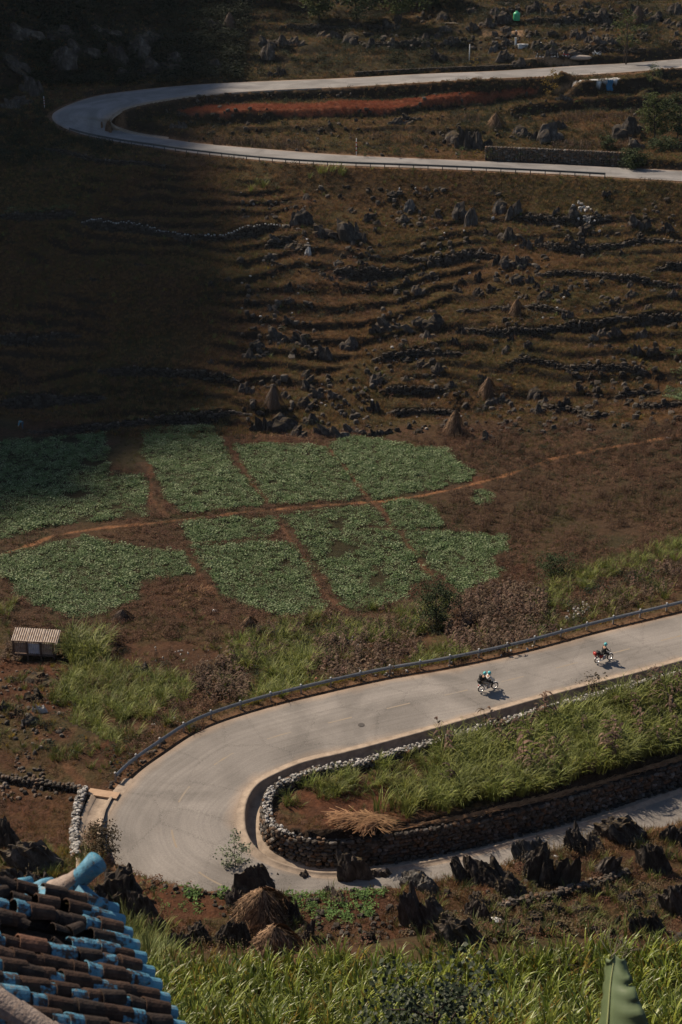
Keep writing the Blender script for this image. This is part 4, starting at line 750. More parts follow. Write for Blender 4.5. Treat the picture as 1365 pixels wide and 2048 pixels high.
HR += conv([(340,170,60,60),(530,130,50,50),(610,60,40,50),(590,110,60,60),(650,100,60,60),(780,50,60,60),(860,40,30,50),(1050,90,70,60),(1165,60,60,50),(1270,90,60,60),(1330,60,60,70),(675,180,50,50),(790,200,60,60),(835,230,40,60),(870,240,80,40),(720,275,60,45),(610,210,40,60),(655,250,60,60),(930,240,60,40),(960,160,40,60),(985,170,30,40),(1040,180,50,60),(1080,180,40,40),(120,190,60,60),(30,180,60,80),(200,120,60,60),(390,250,60,60),(840,570,100,120),(490,600,60,150),(530,600,60,120),(440,570,60,70),(710,540,50,60),(735,550,50,50),(770,560,40,60),(575,600,50,70),(880,520,60,60),(1160,540,110,110),(1190,600,60,80),(895,415,60,40),(290,490,80,40),(230,520,90,50)], 683, 0, 2)
HR += conv([(1070,190,60,60),(1130,190,60,60),(1180,190,60,60),(1065,250,60,80),(860,130,80,60),(1290,150,50,40),(1340,160,60,60),(640,300,120,100),(690,260,60,80),(850,290,60,80),(1110,310,70,60),(745,385,30,15),(728,465,35,30),(715,520,60,50),(120,380,90,140),(240,290,110,130),(60,300,100,120),(330,240,110,110),(440,280,120,130),(540,240,100,120),(520,310,100,60),(420,150,100,70),(250,150,110,80),(100,170,110,100),(600,180,90,70),(720,240,60,40),(70,420,90,60),(20,440,90,80)], 0, 0, 2)
LM = [(912,850,'beside the big haystack'),(977,780,'around the middle haystack'),(1035,615,'near the smallest haystack'),(1175,440,'around the heap of white stones'),(1030,500,'in the central cluster under the guardrail'),(1250,440,'under the round bush'),(700,470,'in the crest cluster left of centre'),(600,490,'beside the pale stump-like stone'),(545,615,'along the edge of the mountain shadow'),(820,650,'above the patch of straw litter'),(1260,660,'at the longest terrace wall'),(548,805,'around the dark old haystack'),(640,860,'on the top edge of the beans'),(1110,690,'between the lower terrace walls'),(730,760,'on the lower middle slope'),(1030,45,'around the green water tank'),(1060,110,'around the white tombs'),(1230,70,'above the roadside tree'),(780,100,'below the dark broadleaf trees'),(1110,270,'above the far roadside wall'),(945,270,'in the dark clump between far roads'),(1265,260,'beside the far leafy trees'),(460,70,'near the highest haystack'),(300,110,'in shade over the far bend'),(60,180,'on the cliff left of the far bend'),(400,230,'beside the red crop inside the far bend'),(600,140,'just above the upper road'),(300,560,'in the shaded smooth slope'),(870,560,'in the middle of the terraced slope'),(1150,580,'below the pale-edged terrace wall')]
def landmark(x, y): return min(LM, key=lambda a: (a[0] - x) ** 2 + (2 * (a[1] - y)) ** 2)[2]
RAND = []
for _ in range(4000):
    if len(RAND) >= 30: break
    x = rnd.uniform(500, 1360); y = rnd.uniform(375, 860)
    if any(abs(x - a[0]) < 16 and abs(y - a[1]) < 9 for a in HR + RAND): continue
    if y < 640 and x < 560 + (y - 400) * .0: continue
    RAND.append((x, y, rnd.uniform(12, 28), rnd.uniform(8, 22)))
for _ in range(20): RAND.append((rnd.uniform(700, 1360), rnd.uniform(10, 100), rnd.uniform(14, 30), rnd.uniform(12, 26)))
seen = {}
LOOK = ['', 'mossy ', 'cracked ', 'grooved ', 'split ', 'leaning ', 'blunt ', 'weathered ', 'ribbed ']
for (x, y, w_, h_) in HR + RAND:
    kd = 'spire' if h_ > w_ * 1.15 else ('slab' if w_ > h_ * 1.7 else 'lump'); adj = {'spire': 'tall dark', 'slab': 'long low dark', 'lump': 'rugged dark'}[kd]
    sz = 'large ' if w_ > 38 else ('small ' if w_ < 18 else ''); lab = '%s%s limestone outcrop %s' % (sz, adj, landmark(x, y))
    o_ = rock(x, y, w_, h_ * (.6 if y < 240 and x < 420 else (.7 if y < 330 else .85)), kd, lab, group='limestone outcrops ' + landmark(x, y), m=M_GREY if rnd.random() < .05 and w_ < 22 else None, name='limestone_outcrop'); seen.setdefault(lab, []).append((x, o_))
NTH = 'first second third fourth fifth sixth seventh eighth ninth tenth eleventh twelfth'.split()
for lab, l in seen.items():
    if len(l) > 1:
        for k_, (x, o_) in enumerate(sorted(l, key=lambda t: t[0])): o_['label'] = lab + (', %s from left' % NTH[min(k_, 11)])
# countless smaller stones
def soup(name, n, box, smin, smax, m, label, seed, thr=0):
    r = np.random.default_rng(seed); x = r.uniform(box[0], box[1], n); y = r.uniform(box[2], box[3], n); p = G(x, y); k = fbm(p[:, 0], p[:, 1], 9, 3, seed) > thr; p = p[k]
    kn, ac, hw, rz, al = road_near(p[:, 0], p[:, 1], RN if box[2] > 900 else RF); p = p[(np.abs(ac) > hw + .5) | (al > 2.5)]
    if box[2] > 900: kn, ac, hw, rz, al = road_near(p[:, 0], p[:, 1], RN); p = p[~((ac < 0) & (-ac < hw + 2.4) & (al < 2.5))]
    s = r.uniform(smin, smax, (len(p), 1)) * r.uniform(.7, 1.3, (len(p), 3)); p[:, 2] += s[:, 2] * .15; V_, F_ = many_stones(p, s, seed); tag(link(name, npmesh(name, V_, F_, m, False)), label, kind='stuff')
soup('rubble', 1700, (480, 1365, 370, 870), .3, .95, M_DARKW, 'small dark stones strewn over the terraced slope', 11, -.05)
soup('rubble', 900, (650, 1365, 5, 100), .4, 1.2, M_DARKW, 'small dark stones strewn over the upper hillside', 12)
soup('rubble', 700, (300, 1365, 185, 330), .3, .8, M_DARKW, 'small stones between the far road branches', 13)
soup('stone_litter', 260, (480, 1365, 370, 870), .18, .42, M_PALE, 'pale stone chips on the terraced slope', 14, .1)
soup('rubble', 700, (0, 330, 1340, 1600), .1, .38, M_WALL, 'small stones on the red earth left of the bend', 15)
soup('rubble', 900, (240, 1365, 1745, 1890), .1, .4, M_DARKW, 'small stones among the black rocks under the road', 16)
soup('stone_litter', 500, (300, 1365, 1290, 1480), .08, .26, M_PALE, 'pale gravel on the verge under the guardrail', 17, -.3)
# white stones heaps
def heap(pts, s0, s1, lab, seed=1):
    r = np.random.default_rng(seed); p = Gl(pts); c = p.mean(0); n = len(p) * 9; C = p[r.integers(0, len(p), n)] + np.c_[r.normal(0, .5, (n, 2)), r.uniform(.1, .8, n)]; S = r.uniform(s0, s1, (n, 3)); V_, F_ = many_stones(C - c, S, seed)
    o = link('stone_heap', npmesh('stone_heap', V_, F_, M_PALE, False), None, c); tag(o, lab, 'stone heap')
heap([(1175,445),(1182,438),(1170,442),(1190,447)], .2, .5, 'heap of bright white stones on the slope below the round bush', 3)
heap([(1160,415),(1166,424)], .3, .7, 'smaller scatter of white stones just above the white heap', 4)
heap([(1150,1225),(1165,1232),(1180,1218),(1145,1240)], .1, .35, 'pale rubble spilling down behind the guardrail among dry stalks', 5)
heap([(690,1290),(700,1296)], .1, .3, 'little grey stone heap in the dry corn behind the rail', 6)
rock(615, 512, 13, 22, 'spire', 'pale stump-like upright stone alone on the slope', m=M_WHITE, name='standing_stone'); rock(400, 1475, 20, 9, 'slab', 'flat pale rock slab behind the guardrail curve', m=M_GREY)

# ------------------------------------------------------------------ guardrails
steel = mat('galvanised_steel', (.30, .305, .30), (.22, .225, .22), 4, rough=.6, spec=.3); post_m = mat('post_steel', (.34, .30, .25), (.24, .20, .17), 5, rough=.7); cap_m = mat('white_cap', (.6, .6, .58)); dsteel = mat('weathered_steel', (.10, .11, .11), (.07, .07, .07), 4, rough=.6, metal=.3)
def guardrail(line, spacing, lab, m, pm, flip=1, caps=True, h=.72, half=.16):
    ln = resample(line, .6); t = np.gradient(ln[:, :2], axis=0); t /= np.linalg.norm(t, axis=1)[:, None]; nn = np.stack([-t[:, 1], t[:, 0]], 1) * flip; b = ln[len(ln) // 2].copy()
    root = empty('guardrail', b, 0, lab, 'guardrail'); zc = h - half
    prof = [(.0, half), (.035, half * .85), (.085, half * .55), (.085, half * .35), (.03, .1 * half), (.03, -.1 * half), (.085, -half * .35), (.085, -half * .55), (.035, -half * .85), (0, -half), (-.02, -half * .9), (-.02, half * .9), (0, half)]
    A = np.array([np.c_[ln[:, :2] + nn * (d + .06), ln[:, 2] + zc + dz] - b for d, dz in prof]); k, n = A.shape[:2]; ii = np.arange(k * n).reshape(k, n); F = np.stack([ii[:-1, :-1], ii[1:, :-1], ii[1:, 1:], ii[:-1, 1:]], -1).reshape(-1, 4); link('beam', npmesh('beam', A.reshape(-1, 3), F, m, False), root)
    pp = resample(line, spacing); pm_ = MB().box((0, 0, h / 2 - .2), (.13, .13, h + .38)).data('post', pm); cm = MB().lathe([(.001, .09), (.06, .07), (.09, 0), (.07, -.02)], 8).data('reflector_cap', cap_m) if caps else None
    for p in pp:
        po = link('post', pm_, root, p - b)
        if caps: link('reflector_cap', cm, po, (0, 0, h + .02))
guardrail(offs(RN, 'o', .95, .0, 6, 226), 2.55, 'grey steel guardrail on white-capped posts along the outside of the near road', steel, post_m, 1)
guardrail(offs(RF, 'o', .75, 0, 50, 208), 2.35, 'long dark guardrail below the far road, running round into the shade', dsteel, dsteel, 1, False, .80, .17)
guardrail(offs(RF, 'i', .8, 0, 496, 517), 3.2, 'short dark guardrail at the frame edge of the upper road', dsteel, dsteel, 1, False, .8, .18)
# ------------------------------------------------------------------ vegetation prototypes
def blades(n, h, spread, wid, lean=.5, seg=3, seed=0, hv=.35, droop=0.0, stalk=0):
    r = np.random.default_rng(seed); V = []; F = []
    for i in range(n):
        a = r.uniform(0, 6.28); rr = spread * math.sqrt(r.random()) * .5; H = h * r.uniform(1 - hv, 1 + hv * .5); b = r.uniform(0, 6.28) if rr < spread * .1 else a + r.uniform(-.8, .8)
        x0, y0 = rr * math.cos(a), rr * math.sin(a); L = lean * r.uniform(.4, 1.3) * H; wx, wy = -math.sin(b + r.uniform(-.6, .6)), math.cos(b); k = len(V)
        for s in range(seg + 1):
            t = s / seg; w_ = wid * (1 - t) ** .7 * (1 if t else .8) * .5; d = L * t ** 1.8; z = H * (t - droop * t ** 3)
            px_, py_ = x0 + math.cos(b) * d, y0 + math.sin(b) * d
            if s == seg: V.append((px_, py_, z))
            else: V += [(px_ - wx * w_, py_ - wy * w_, z), (px_ + wx * w_, py_ + wy * w_, z)]
        for s in range(seg - 1): F.append((k + 2 * s, k + 2 * s + 1, k + 2 * s + 3, k + 2 * s + 2))
        F.append((k + 2 * seg - 2, k + 2 * seg - 1, k + 2 * seg))
    return V, F
def leafclump(n, R_, H, size, seed=0, el=1.0, base=.15):      # small leaves filling a low dome
    r = np.random.default_rng(seed); V = []; F = []
    for i in range(n):
        a = r.uniform(0, 6.28); rr = R_ * math.sqrt(r.random()); z = H * (base + (1 - base) * r.random() * (1 - .55 * (rr / R_) ** 2)); c = Vector((rr * math.cos(a), rr * math.sin(a), z)); e = Euler((r.uniform(-.7, .7), r.uniform(-.7, .7), r.uniform(0, 6.28))).to_matrix(); s = size * r.uniform(.6, 1.3); k = len(V)
        for q in ((-.5 * el, 0, 0), (0, -.38, .08), (.5 * el, 0, 0), (0, .38, .08)): V.append(tuple(c + e @ (Vector(q) * s)))
        F.append((k, k + 1, k + 2, k + 3))
    return V, F
def stalks(n, R_, H, seed=0, leaves=4, wid=.03, lw=.05, ll=.45, droop=1.2):
    r = np.random.default_rng(seed); mb = MB()
    for i in range(n):
        a = r.uniform(0, 6.28); rr = R_ * math.sqrt(r.random()); x0, y0 = rr * math.cos(a), rr * math.sin(a); h = H * r.uniform(.65, 1.1); lx, ly = r.uniform(-.18, .18, 2) * h
        mb.tube([(x0, y0, 0), (x0 + lx * .4, y0 + ly * .4, h * .5), (x0 + lx, y0 + ly, h)], [wid * .5, wid * .4, wid * .2], 3, 0, False)
        for j in range(leaves):
            t = r.uniform(.25, .98); b = r.uniform(0, 6.28); bx, by, bz = x0 + lx * t, y0 + ly * t, h * t; L = ll * r.uniform(.6, 1.2); w_ = lw * .5; px_, py_ = -math.sin(b) * w_, math.cos(b) * w_; V = []
            for s in range(4):
                u = s / 3; d = L * u * (1 - .25 * u); z = bz + L * (.55 * u - droop * u * u * .8); ww = (1, 1.2, .8, .05)[s]; V += [(bx + math.cos(b) * d - px_ * ww, by + math.sin(b) * d - py_ * ww, z), (bx + math.cos(b) * d + px_ * ww, by + math.sin(b) * d + py_ * ww, z)]
            mb.add(V, [(0, 1, 3, 2), (2, 3, 5, 4), (4, 5, 7, 6)])
    return mb.V, mb.F
def proto(name, vf, m): me = meshdata(name, vf[0], vf[1], m); return bpy.data.objects.new(name, me)
g_dry = mat('dry_grass', (.25, .145, .066), (.13, .072, .034), .06, rand=.35, transl=.25); g_olive = mat('olive_grass', (.125, .105, .038), (.080, .070, .027), .06, rand=.35, transl=.3)
g_weed = mat('brown_weed', (.135, .068, .042), (.085, .045, .029), .06, rand=.35, transl=.2); g_dark = mat('dark_brush', (.024, .032, .014), (.016, .020, .010), .1, rand=.4, transl=.2)
g_green = mat('fresh_grass', (.20, .22, .05), (.05, .065, .016), 1.5, rand=.45, transl=.2, spec=.4, rough=.6); g_reed = mat('reed_green', (.25, .265, .055), (.045, .062, .014), 1.5, rand=.45, transl=.22, spec=.4, rough=.6)
g_bean = mat('bean_leaf', (.125, .190, .068), (.062, .098, .034), .5, rand=.25, transl=.25, rough=.6); g_bean2 = mat('bean_leaf_pale', (.27, .32, .17), (.15, .20, .09), .5, rand=.25, transl=.25, rough=.55)
g_corn = mat('corn_leaf', (.235, .265, .036), (.040, .062, .010), 1.8, rand=.45, transl=.25, rough=.45, spec=.5); g_cornd = mat('dry_corn', (.19, .125, .088), (.045, .028, .020), 3, rand=.5, transl=.2); g_straw = mat('straw', (.30, .18, .09), (.17, .095, .05), 2, rand=.2)
g_yel = mat('yellow_leaf', (.26, .17, .03), (.16, .12, .03), .8, rand=.3, transl=.4); g_red = mat('red_crop', (.30, .075, .035), (.17, .055, .03), .3, rand=.3, transl=.3); g_purp = mat('purple_stalk', (.13, .075, .045), (.075, .045, .03), .8, rand=.3, transl=.2)
PR = {
 'dry': [proto('grass_tuft', blades(16, .34, .5, .035, .5, 2, s), g_dry) for s in range(3)], 'olive': [proto('grass_tuft', blades(16, .30, .5, .035, .5, 2, 9 + s), g_olive) for s in range(3)],
 'weed': [proto('weed_tuft', leafclump(34, .38, .45, .10, s), g_weed) for s in range(3)], 'brush': [proto('brush', leafclump(60, .6, .8, .16, 20 + s), g_dark) for s in range(3)],
 'green': [proto('grass_tuft', blades(22, .75, .5, .04, .55, 3, 30 + s, droop=.15), g_green) for s in range(3)], 'reed': [proto('reed_clump', blades(26, 1.7, .7, .055, .55, 4, 40 + s, droop=.35), g_reed) for s in range(4)],
 'bean': [proto('bean_plant', leafclump(30, .40, .30, .13, 50 + s, base=.35), g_bean) for s in range(3)] + [proto('bean_plant', leafclump(9, .38, .34, .14, 55 + s, base=.7), g_bean2) for s in range(2)],
 'red': [proto('red_plant', leafclump(26, .35, .5, .10, 60 + s), g_red) for s in range(2)], 'stub': [proto('corn_stubble', stalks(4, .3, .95, 70 + s, 2, .05, .07, .3), g_cornd) for s in range(3)],
 'dcorn': [proto('dry_corn', stalks(3, .35, 1.75, 80 + s, 8, .04, .085, .6), g_cornd) for s in range(3)], 'purp': [proto('dry_stalks', stalks(5, .4, 1.3, 90 + s, 5, .03, .05, .35), g_purp) for s in range(3)],
 'corn': [proto('corn_plant', blades(9, 1.4, .28, .10, .42, 5, 100 + s, .4, .30), g_corn) for s in range(6)], 'yel': [proto('yellow_weed', blades(14, .6, .4, .06, .5, 3, 110 + s, droop=.2), g_yel) for s in range(2)],
 'straw': [proto('straw_bit', blades(7, .12, .5, .03, 3.0, 2, 120 + s), g_straw) for s in range(2)], 'small': [proto('small_leaf_plant', leafclump(14, .16, .16, .09, 130 + s, base=.3), mat('veg_leaf', (.15, .24, .07), (.07, .12, .035), .5, rand=.25, transl=.3)) for s in range(3)],
 'seed': [proto('seed_head_weed', stalks(6, .35, .9, 140 + s, 7, .015, .05, .10), mat('seed_head', (.20, .15, .09), (.10, .075, .04), 3, rand=.2, transl=.3)) for s in range(2)],
 'gdark': [proto('shade_grass', blades(18, .55, .6, .045, .5, 3, 150 + s, droop=.1), mat('dull_grass', (.050, .052, .022), (.032, .036, .016), .06, rand=.35, transl=.3)) for s in range(3)]}
def scatter(name, p, kinds, s0, s1, label, cat, seed=1, tilt=.12, kind='stuff', sz=None):
    r = np.random.default_rng(seed + 900); n = len(p)
    if n == 0: return None
    obs = [o for k in kinds for o in PR[k]]
    me = bpy.data.meshes.new(name); me.vertices.add(n); me.vertices.foreach_set('co', np.asarray(p, np.float32).ravel())
    a = me.attributes.new('scl', 'FLOAT', 'POINT'); sc = r.uniform(s0, s1, n) if sz is None else sz * r.uniform(s0, s1, n); a.data.foreach_set('value', sc.astype(np.float32))
    a = me.attributes.new('rot', 'FLOAT_VECTOR', 'POINT'); a.data.foreach_set('vector', np.stack([r.normal(0, tilt, n), r.normal(0, tilt, n), r.uniform(0, 6.28, n)], 1).astype(np.float32).ravel())
    a = me.attributes.new('idx', 'INT', 'POINT'); a.data.foreach_set('value', r.integers(0, len(obs), n).astype(np.int32))
    o = link(name, me); tag(o, label, cat, kind=kind)
    ng = bpy.data.node_groups.new(name, 'GeometryNodeTree'); ng.interface.new_socket('Geometry', in_out='INPUT', socket_type='NodeSocketGeometry'); ng.interface.new_socket('Geometry', in_out='OUTPUT', socket_type='NodeSocketGeometry')
    N, L = ng.nodes, ng.links; gi = N.new('NodeGroupInput'); go = N.new('NodeGroupOutput'); ip = N.new('GeometryNodeInstanceOnPoints'); jn = N.new('GeometryNodeJoinGeometry')
    for ob in obs:
        oi = N.new('GeometryNodeObjectInfo'); oi.inputs['Object'].default_value = ob; gt = N.new('GeometryNodeGeometryToInstance'); L.new(oi.outputs['Geometry'], gt.inputs[0]); L.new(gt.outputs[0], jn.inputs[0])
    def at(nm, ty):
        q = N.new('GeometryNodeInputNamedAttribute'); q.data_type = ty; q.inputs['Name'].default_value = nm; return q.outputs[0]
    L.new(gi.outputs[0], ip.inputs['Points']); L.new(jn.outputs[0], ip.inputs['Instance']); ip.inputs['Pick Instance'].default_value = True
    L.new(at('idx', 'INT'), ip.inputs['Instance Index']); L.new(at('rot', 'FLOAT_VECTOR'), ip.inputs['Rotation']); L.new(at('scl', 'FLOAT'), ip.inputs['Scale']); L.new(ip.outputs[0], go.inputs[0])
    md = o.modifiers.new('grow', 'NODES'); md.node_group = ng; return o
def wpts(x0, x1, y0, y1, dens, seed):                   # random points on the land, world rectangle
    r = np.random.default_rng(seed); n = int((x1 - x0) * (y1 - y0) * dens); x = r.uniform(x0, x1, n); y = r.uniform(y0, y1, n); return x, y
def infan(x, y, m=.29): return np.abs(x) < m * (y * .93 + 22) 
def offroad(x, y, dn=1.1, di=2.3, df=1.0):
    r = np.clip(np.round(np.interp(y, ys, np.arange(len(ys)))).astype(int), 0, len(ys) - 1); c = np.clip(np.round(np.interp(x / (np.maximum(y, 0) * .93 + 22), us, np.arange(len(us)))).astype(int), 0, len(us) - 1)
    return (DN_O[r, c] > dn) & (DN_I[r, c] > di) & (DF[r, c] > df)
ALLP = BP + RED
def notin(x, y, polys, grow=0):
    ok = np.ones(len(x), bool)
    for p in polys: ok &= ~inpoly(x, y, p)
    return ok
def clear_paths(x, y, ok):
    for l, wd in PATHS:
        q = resample(Gl(l), .6)[:, :2]; s_ = (x > q[:, 0].min() - 1) & (x < q[:, 0].max() + 1) & (y > q[:, 1].min() - 1) & (y < q[:, 1].max() + 1)
        if s_.any(): d = ((x[s_][:, None] - q[:, 0]) ** 2 + (y[s_][:, None] - q[:, 1]) ** 2).min(1); o2 = ok[s_]; o2[d < (wd + .12) ** 2] = False; ok[s_] = o2
    return ok
def cover(name, box, dens, kinds, s0, s1, label, cat, seed, nz=None, thr=0, sc=8, avoid=(), m=.29, extra=None, tilt=.12, paths=True, df=1.0, dn=1.1, lift=0):
    x, y = wpts(*box, dens, seed); ok = infan(x, y, m); x, y = x[ok], y[ok]
    if nz is not None: k = fbm(x, y, sc, 4, nz) + np.random.default_rng(seed).uniform(-.25, .25, len(x)) > thr; x, y = x[k], y[k]
    k = offroad(x, y, dn=dn, df=df) & notin(x, y, avoid)
    if extra is not None: k &= extra(x, y)
    if paths: k = clear_paths(x, y, k)
    x, y = x[k], y[k]; return scatter(name, np.stack([x, y, gz(x, y) + lift], 1), kinds, s0, s1, label, cat, seed, tilt)
HILL = lambda x, y: (y > hillfoot(x) + 1)
FLOOR = lambda x, y: (y < hillfoot(x) + 1) & (y > 116)
# hillside
cover('dry_grass', (-85, 85, 168, 243), 3.6, ['dry'], .7, 1.4, 'dry brown grass covering the terraced slope', 'grass', 1, extra=HILL)
cover('olive_grass', (-85, 85, 168, 243), 3.2, ['olive'], .7, 1.4, 'olive green grass growing through the terraced slope', 'grass', 2, nz=41, thr=-.05, sc=11, extra=HILL)
cover('weeds', (-85, 85, 168, 243), 1.5, ['weed'], .7, 1.3, 'brown weeds on the terraced slope', 'weeds', 3, nz=42, thr=0, sc=7, extra=HILL)
cover('brush', (-85, 85, 168, 243), .35, ['brush'], .6, 1.2, 'dark low brush on the terraced slope', 'brush', 4, nz=43, thr=.15, sc=8, extra=HILL)
# between and above the far roads
cover('dry_grass', (-90, 100, 243, 292), 2.2, ['dry', 'olive'], .8, 1.6, 'mixed grass on the terraces between the far road branches', 'grass', 5, avoid=RED)
cover('brush', (-90, 100, 243, 292), .9, ['brush', 'gdark'], .6, 1.3, 'dark brush on the banks between the far road branches', 'brush', 6, nz=44, thr=.0, avoid=RED)
cover('dry_grass', (-95, 105, 291, 345), 1.6, ['dry', 'olive'], .9, 1.9, 'dry grass on the hillside above the upper road', 'grass', 7)
cover('brush', (-35, 105, 291, 345), .7, ['brush'], .8, 1.7, 'dark brush on the hillside above the upper road', 'brush', 8, nz=45, thr=.1)
cover('green_tufts', (-85, 85, 168, 243), .22, ['green', 'yel'], .5, 1.0, 'odd green tufts and yellow weeds on the terraced slope', 'weeds', 268, nz=55, thr=.1, sc=6, extra=HILL)
cover('bank_brush', (-40, 90, 246, 288), 1.0, ['brush', 'dry'], .5, 1.1, 'brush hanging on the banks between the far roads', 'brush', 269, nz=56, thr=0, avoid=RED)
cover('dark_scrub', (-110, -20, 285, 350), 1.7, ['brush'], 1.0, 3.0, 'dark scrub smothering the rocky slope over the far bend', 'scrub', 9, nz=46, thr=-.35)
cover('dark_scrub', (-100, -40, 243, 292), .9, ['brush', 'gdark'], .8, 2.0, 'dark scrub left of the far bend', 'scrub', 10, nz=47, thr=-.1)
x, y = wpts(-60, 80, 262, 288, 14, 11); k = np.zeros(len(x), bool)
for p in RED: k |= inpoly(x, y, p)
scatter('red_crop', np.stack([x[k], y[k], gz(x[k], y[k])], 1), ['red'], .6, 1.1, 'strip of rust red crop inside the far bend', 'crop', 11)
# valley floor
cover('brown_weeds', (-60, 75, 114, 176), 4.0, ['weed'], .6, 1.3, 'brown weeds and herbs over the valley floor', 'weeds', 12, nz=48, thr=-.2, sc=9, avoid=ALLP, extra=FLOOR)
cover('brown_weeds', (8, 75, 122, 172), 3.5, ['weed', 'purp'], .45, .95, 'taller russet weeds filling the fallow field beside the beans', 'weeds', 13, nz=49, thr=-.1, sc=5, avoid=ALLP, extra=FLOOR)
cover('olive_grass', (-60, 75, 114, 176), 2.2, ['olive'], .6, 1.1, 'thin green grass on the valley floor', 'grass', 14, nz=50, thr=0, sc=6, avoid=ALLP, extra=FLOOR)
cover('brown_weeds', (-45, 45, 148, 170), 1.5, ['weed', 'brush'], .4, .8, 'scrubby edge weeds between bean fields', 'weeds', 15, nz=51, thr=.1, avoid=ALLP, extra=FLOOR)
# bean fields
for bi, (pl, dens, lab) in enumerate(BEANS):
    p = BP[bi]; x0, y0 = p.min(0); x1, y1 = p.max(0); d = dens / 100 * 12; x, y = wpts(x0 - .5, x1 + .5, y0 - .5, y1 + .5, d, 60 + bi); j = .5
    k = inpoly(x + j * fbm(x, y, 1.6, 2, 5), y + j * fbm(x, y, 1.6, 2, 6), p) & (fbm(x, y, 3.5, 3, 70 + bi) > (-1.15 + (1 - dens / 100) * 1.35) ); k = clear_paths(x, y, k)
    if k.sum() == 0: continue
    x, y = x[k], y[k]; s_ = 1 + .4 * fbm(x, y, 1.8, 3, 8); scatter('bean_plants', np.stack([x, y, gz(x, y)], 1), ['bean'], .8, 1.25, lab, 'bean field', 60 + bi, .18, sz=s_)
# slope between the beans and the near road: reeds, dry corn, stalks
def px_poly_fn(l): p = poly(l); return lambda x, y: inpoly(x, y, p)
def patch(name, l, dens, kinds, s0, s1, lab, cat, seed, thr=-9, sc=3, avoid=(), tilt=.12, dn=1.1, jit=.8):
    p = poly(l); x0, y0 = p.min(0); x1, y1 = p.max(0); x, y = wpts(x0, x1, y0, y1, dens, seed); k = inpoly(x + jit * fbm(x, y, 2, 2, 3), y + jit * fbm(x, y, 2, 2, 4), p) & (fbm(x, y, sc, 3, seed) > thr)
    x, y = x[k], y[k]
    if len(x) == 0: return
    k = offroad(x, y, dn=dn) & notin(x, y, avoid); x, y = x[k], y[k]; return scatter(name, np.stack([x, y, gz(x, y)], 1), kinds, s0, s1, lab, cat, seed, tilt)
patch('green_grass', [(440,1300),(560,1250),(700,1230),(840,1215),(870,1260),(760,1290),(620,1310),(500,1340)], 4, ['green', 'reed', 'dcorn'], .4, .9, 'band of bright grass below the bean fields', 'grass', 201, thr=-.15, sc=2.5)
patch('dry_corn', [(390,1340),(470,1330),(510,1350),(500,1400),(420,1410),(385,1380)], 2.0, ['dcorn'], .7, 1.1, 'dense clump of dead corn above the guardrail curve', 'dry corn', 202)
patch('dry_corn', [(620,1290),(700,1285),(850,1280),(840,1330),(720,1360),(620,1370)], 1.6, ['dcorn', 'dcorn', 'purp'], .65, 1.1, 'dead corn row behind the middle of the guardrail', 'dry corn', 203)
patch('dry_corn', [(900,1230),(960,1190),(1080,1180),(1090,1240),(1060,1290),(960,1320),(900,1310)], 2.2, ['dcorn', 'dcorn', 'purp'], .8, 1.25, 'tall dead corn stand right of the dark shrub', 'dry corn', 204)
patch('dry_stalks', [(1180,1190),(1365,1130),(1365,1180),(1260,1215),(1180,1240)], 1.6, ['purp', 'dcorn', 'green'], .6, 1.0, 'russet stalk rows near where the guardrail leaves the frame', 'dry stalks', 205)
patch('green_reeds', [(500,1320),(620,1310),(640,1370),(560,1395),(500,1390)], 2.2, ['reed', 'reed', 'yel'], .7, 1.25, 'green reed clumps bending behind the guardrail', 'reeds', 206, thr=-.2, sc=2)
patch('green_reeds', [(1050,1200),(1130,1150),(1250,1120),(1380,1070),(1380,1110),(1260,1150),(1150,1190),(1100,1240)], 3.2, ['green', 'reed'], .6, 1.0, 'green grass bank along the edge of the brown field', 'reeds', 207)
patch('green_reeds', [(830,1300),(920,1290),(930,1320),(870,1345),(830,1340)], 3, ['reed', 'yel'], .6, .95, 'yellow green reed clump touching the guardrail', 'reeds', 208)
patch('yellow_weeds', [(480,1395),(560,1378),(700,1350),(820,1325),(820,1345),(700,1372),(560,1402),(480,1425)], 5, ['yel', 'yel', 'green'], .6, 1.1, 'yellowing weeds right behind the guardrail', 'weeds', 209)
patch('brown_weeds', [(0,1240),(600,1235),(1000,1170),(1365,1110),(1365,1200),(900,1330),(400,1440),(250,1540),(0,1300)], 2.0, ['weed', 'purp', 'green', 'olive'], .5, 1.0, 'mixed weeds on the bank behind the guardrail', 'weeds', 210, thr=-.1)
patch('green_grass', [(120,1340),(240,1300),(330,1330),(400,1400),(380,1440),(260,1500),(160,1470),(90,1420)], 3.6, ['green', 'reed', 'reed'], .5, 1.1, 'green grass clumps between the hut and the bend', 'grass', 211, thr=-.15)
patch('green_grass', [(60,1500),(150,1490),(230,1500),(220,1540),(100,1530)], 2.5, ['green'], .7, 1.2, 'grass tufts above the tumbled stone wall', 'grass', 212, thr=0)
patch('dry_grass', [(0,1280),(380,1300),(460,1400),(240,1560),(0,1560)], 4, ['dry', 'weed', 'olive'], .45, .9, 'dry tufts on the red earth around the hut', 'grass', 213, thr=.05)
patch('reed_clump', [(135,1290),(205,1285),(210,1320),(150,1330)], 3.5, ['reed'], 1.3, 1.8, 'big round clump of tall grass right of the corrugated hut', 'reeds', 214)
patch('dry_stalks', [(200,1270),(235,1265),(240,1310),(205,1320)], 2.5, ['purp'], .9, 1.3, 'thin dark stalks behind the big grass clump', 'dry stalks', 215)
patch('dry_corn', [(0,1285),(35,1280),(35,1330),(0,1340)], 2.5, ['dcorn'], .5, .8, 'dead leaves piled left of the hut', 'dry corn', 216)
patch('green_grass', [(0,1210),(20,1205),(25,1240),(0,1245)], 3, ['reed'], .6, .9, 'grass clump at the frame edge under the bean field', 'grass', 217)
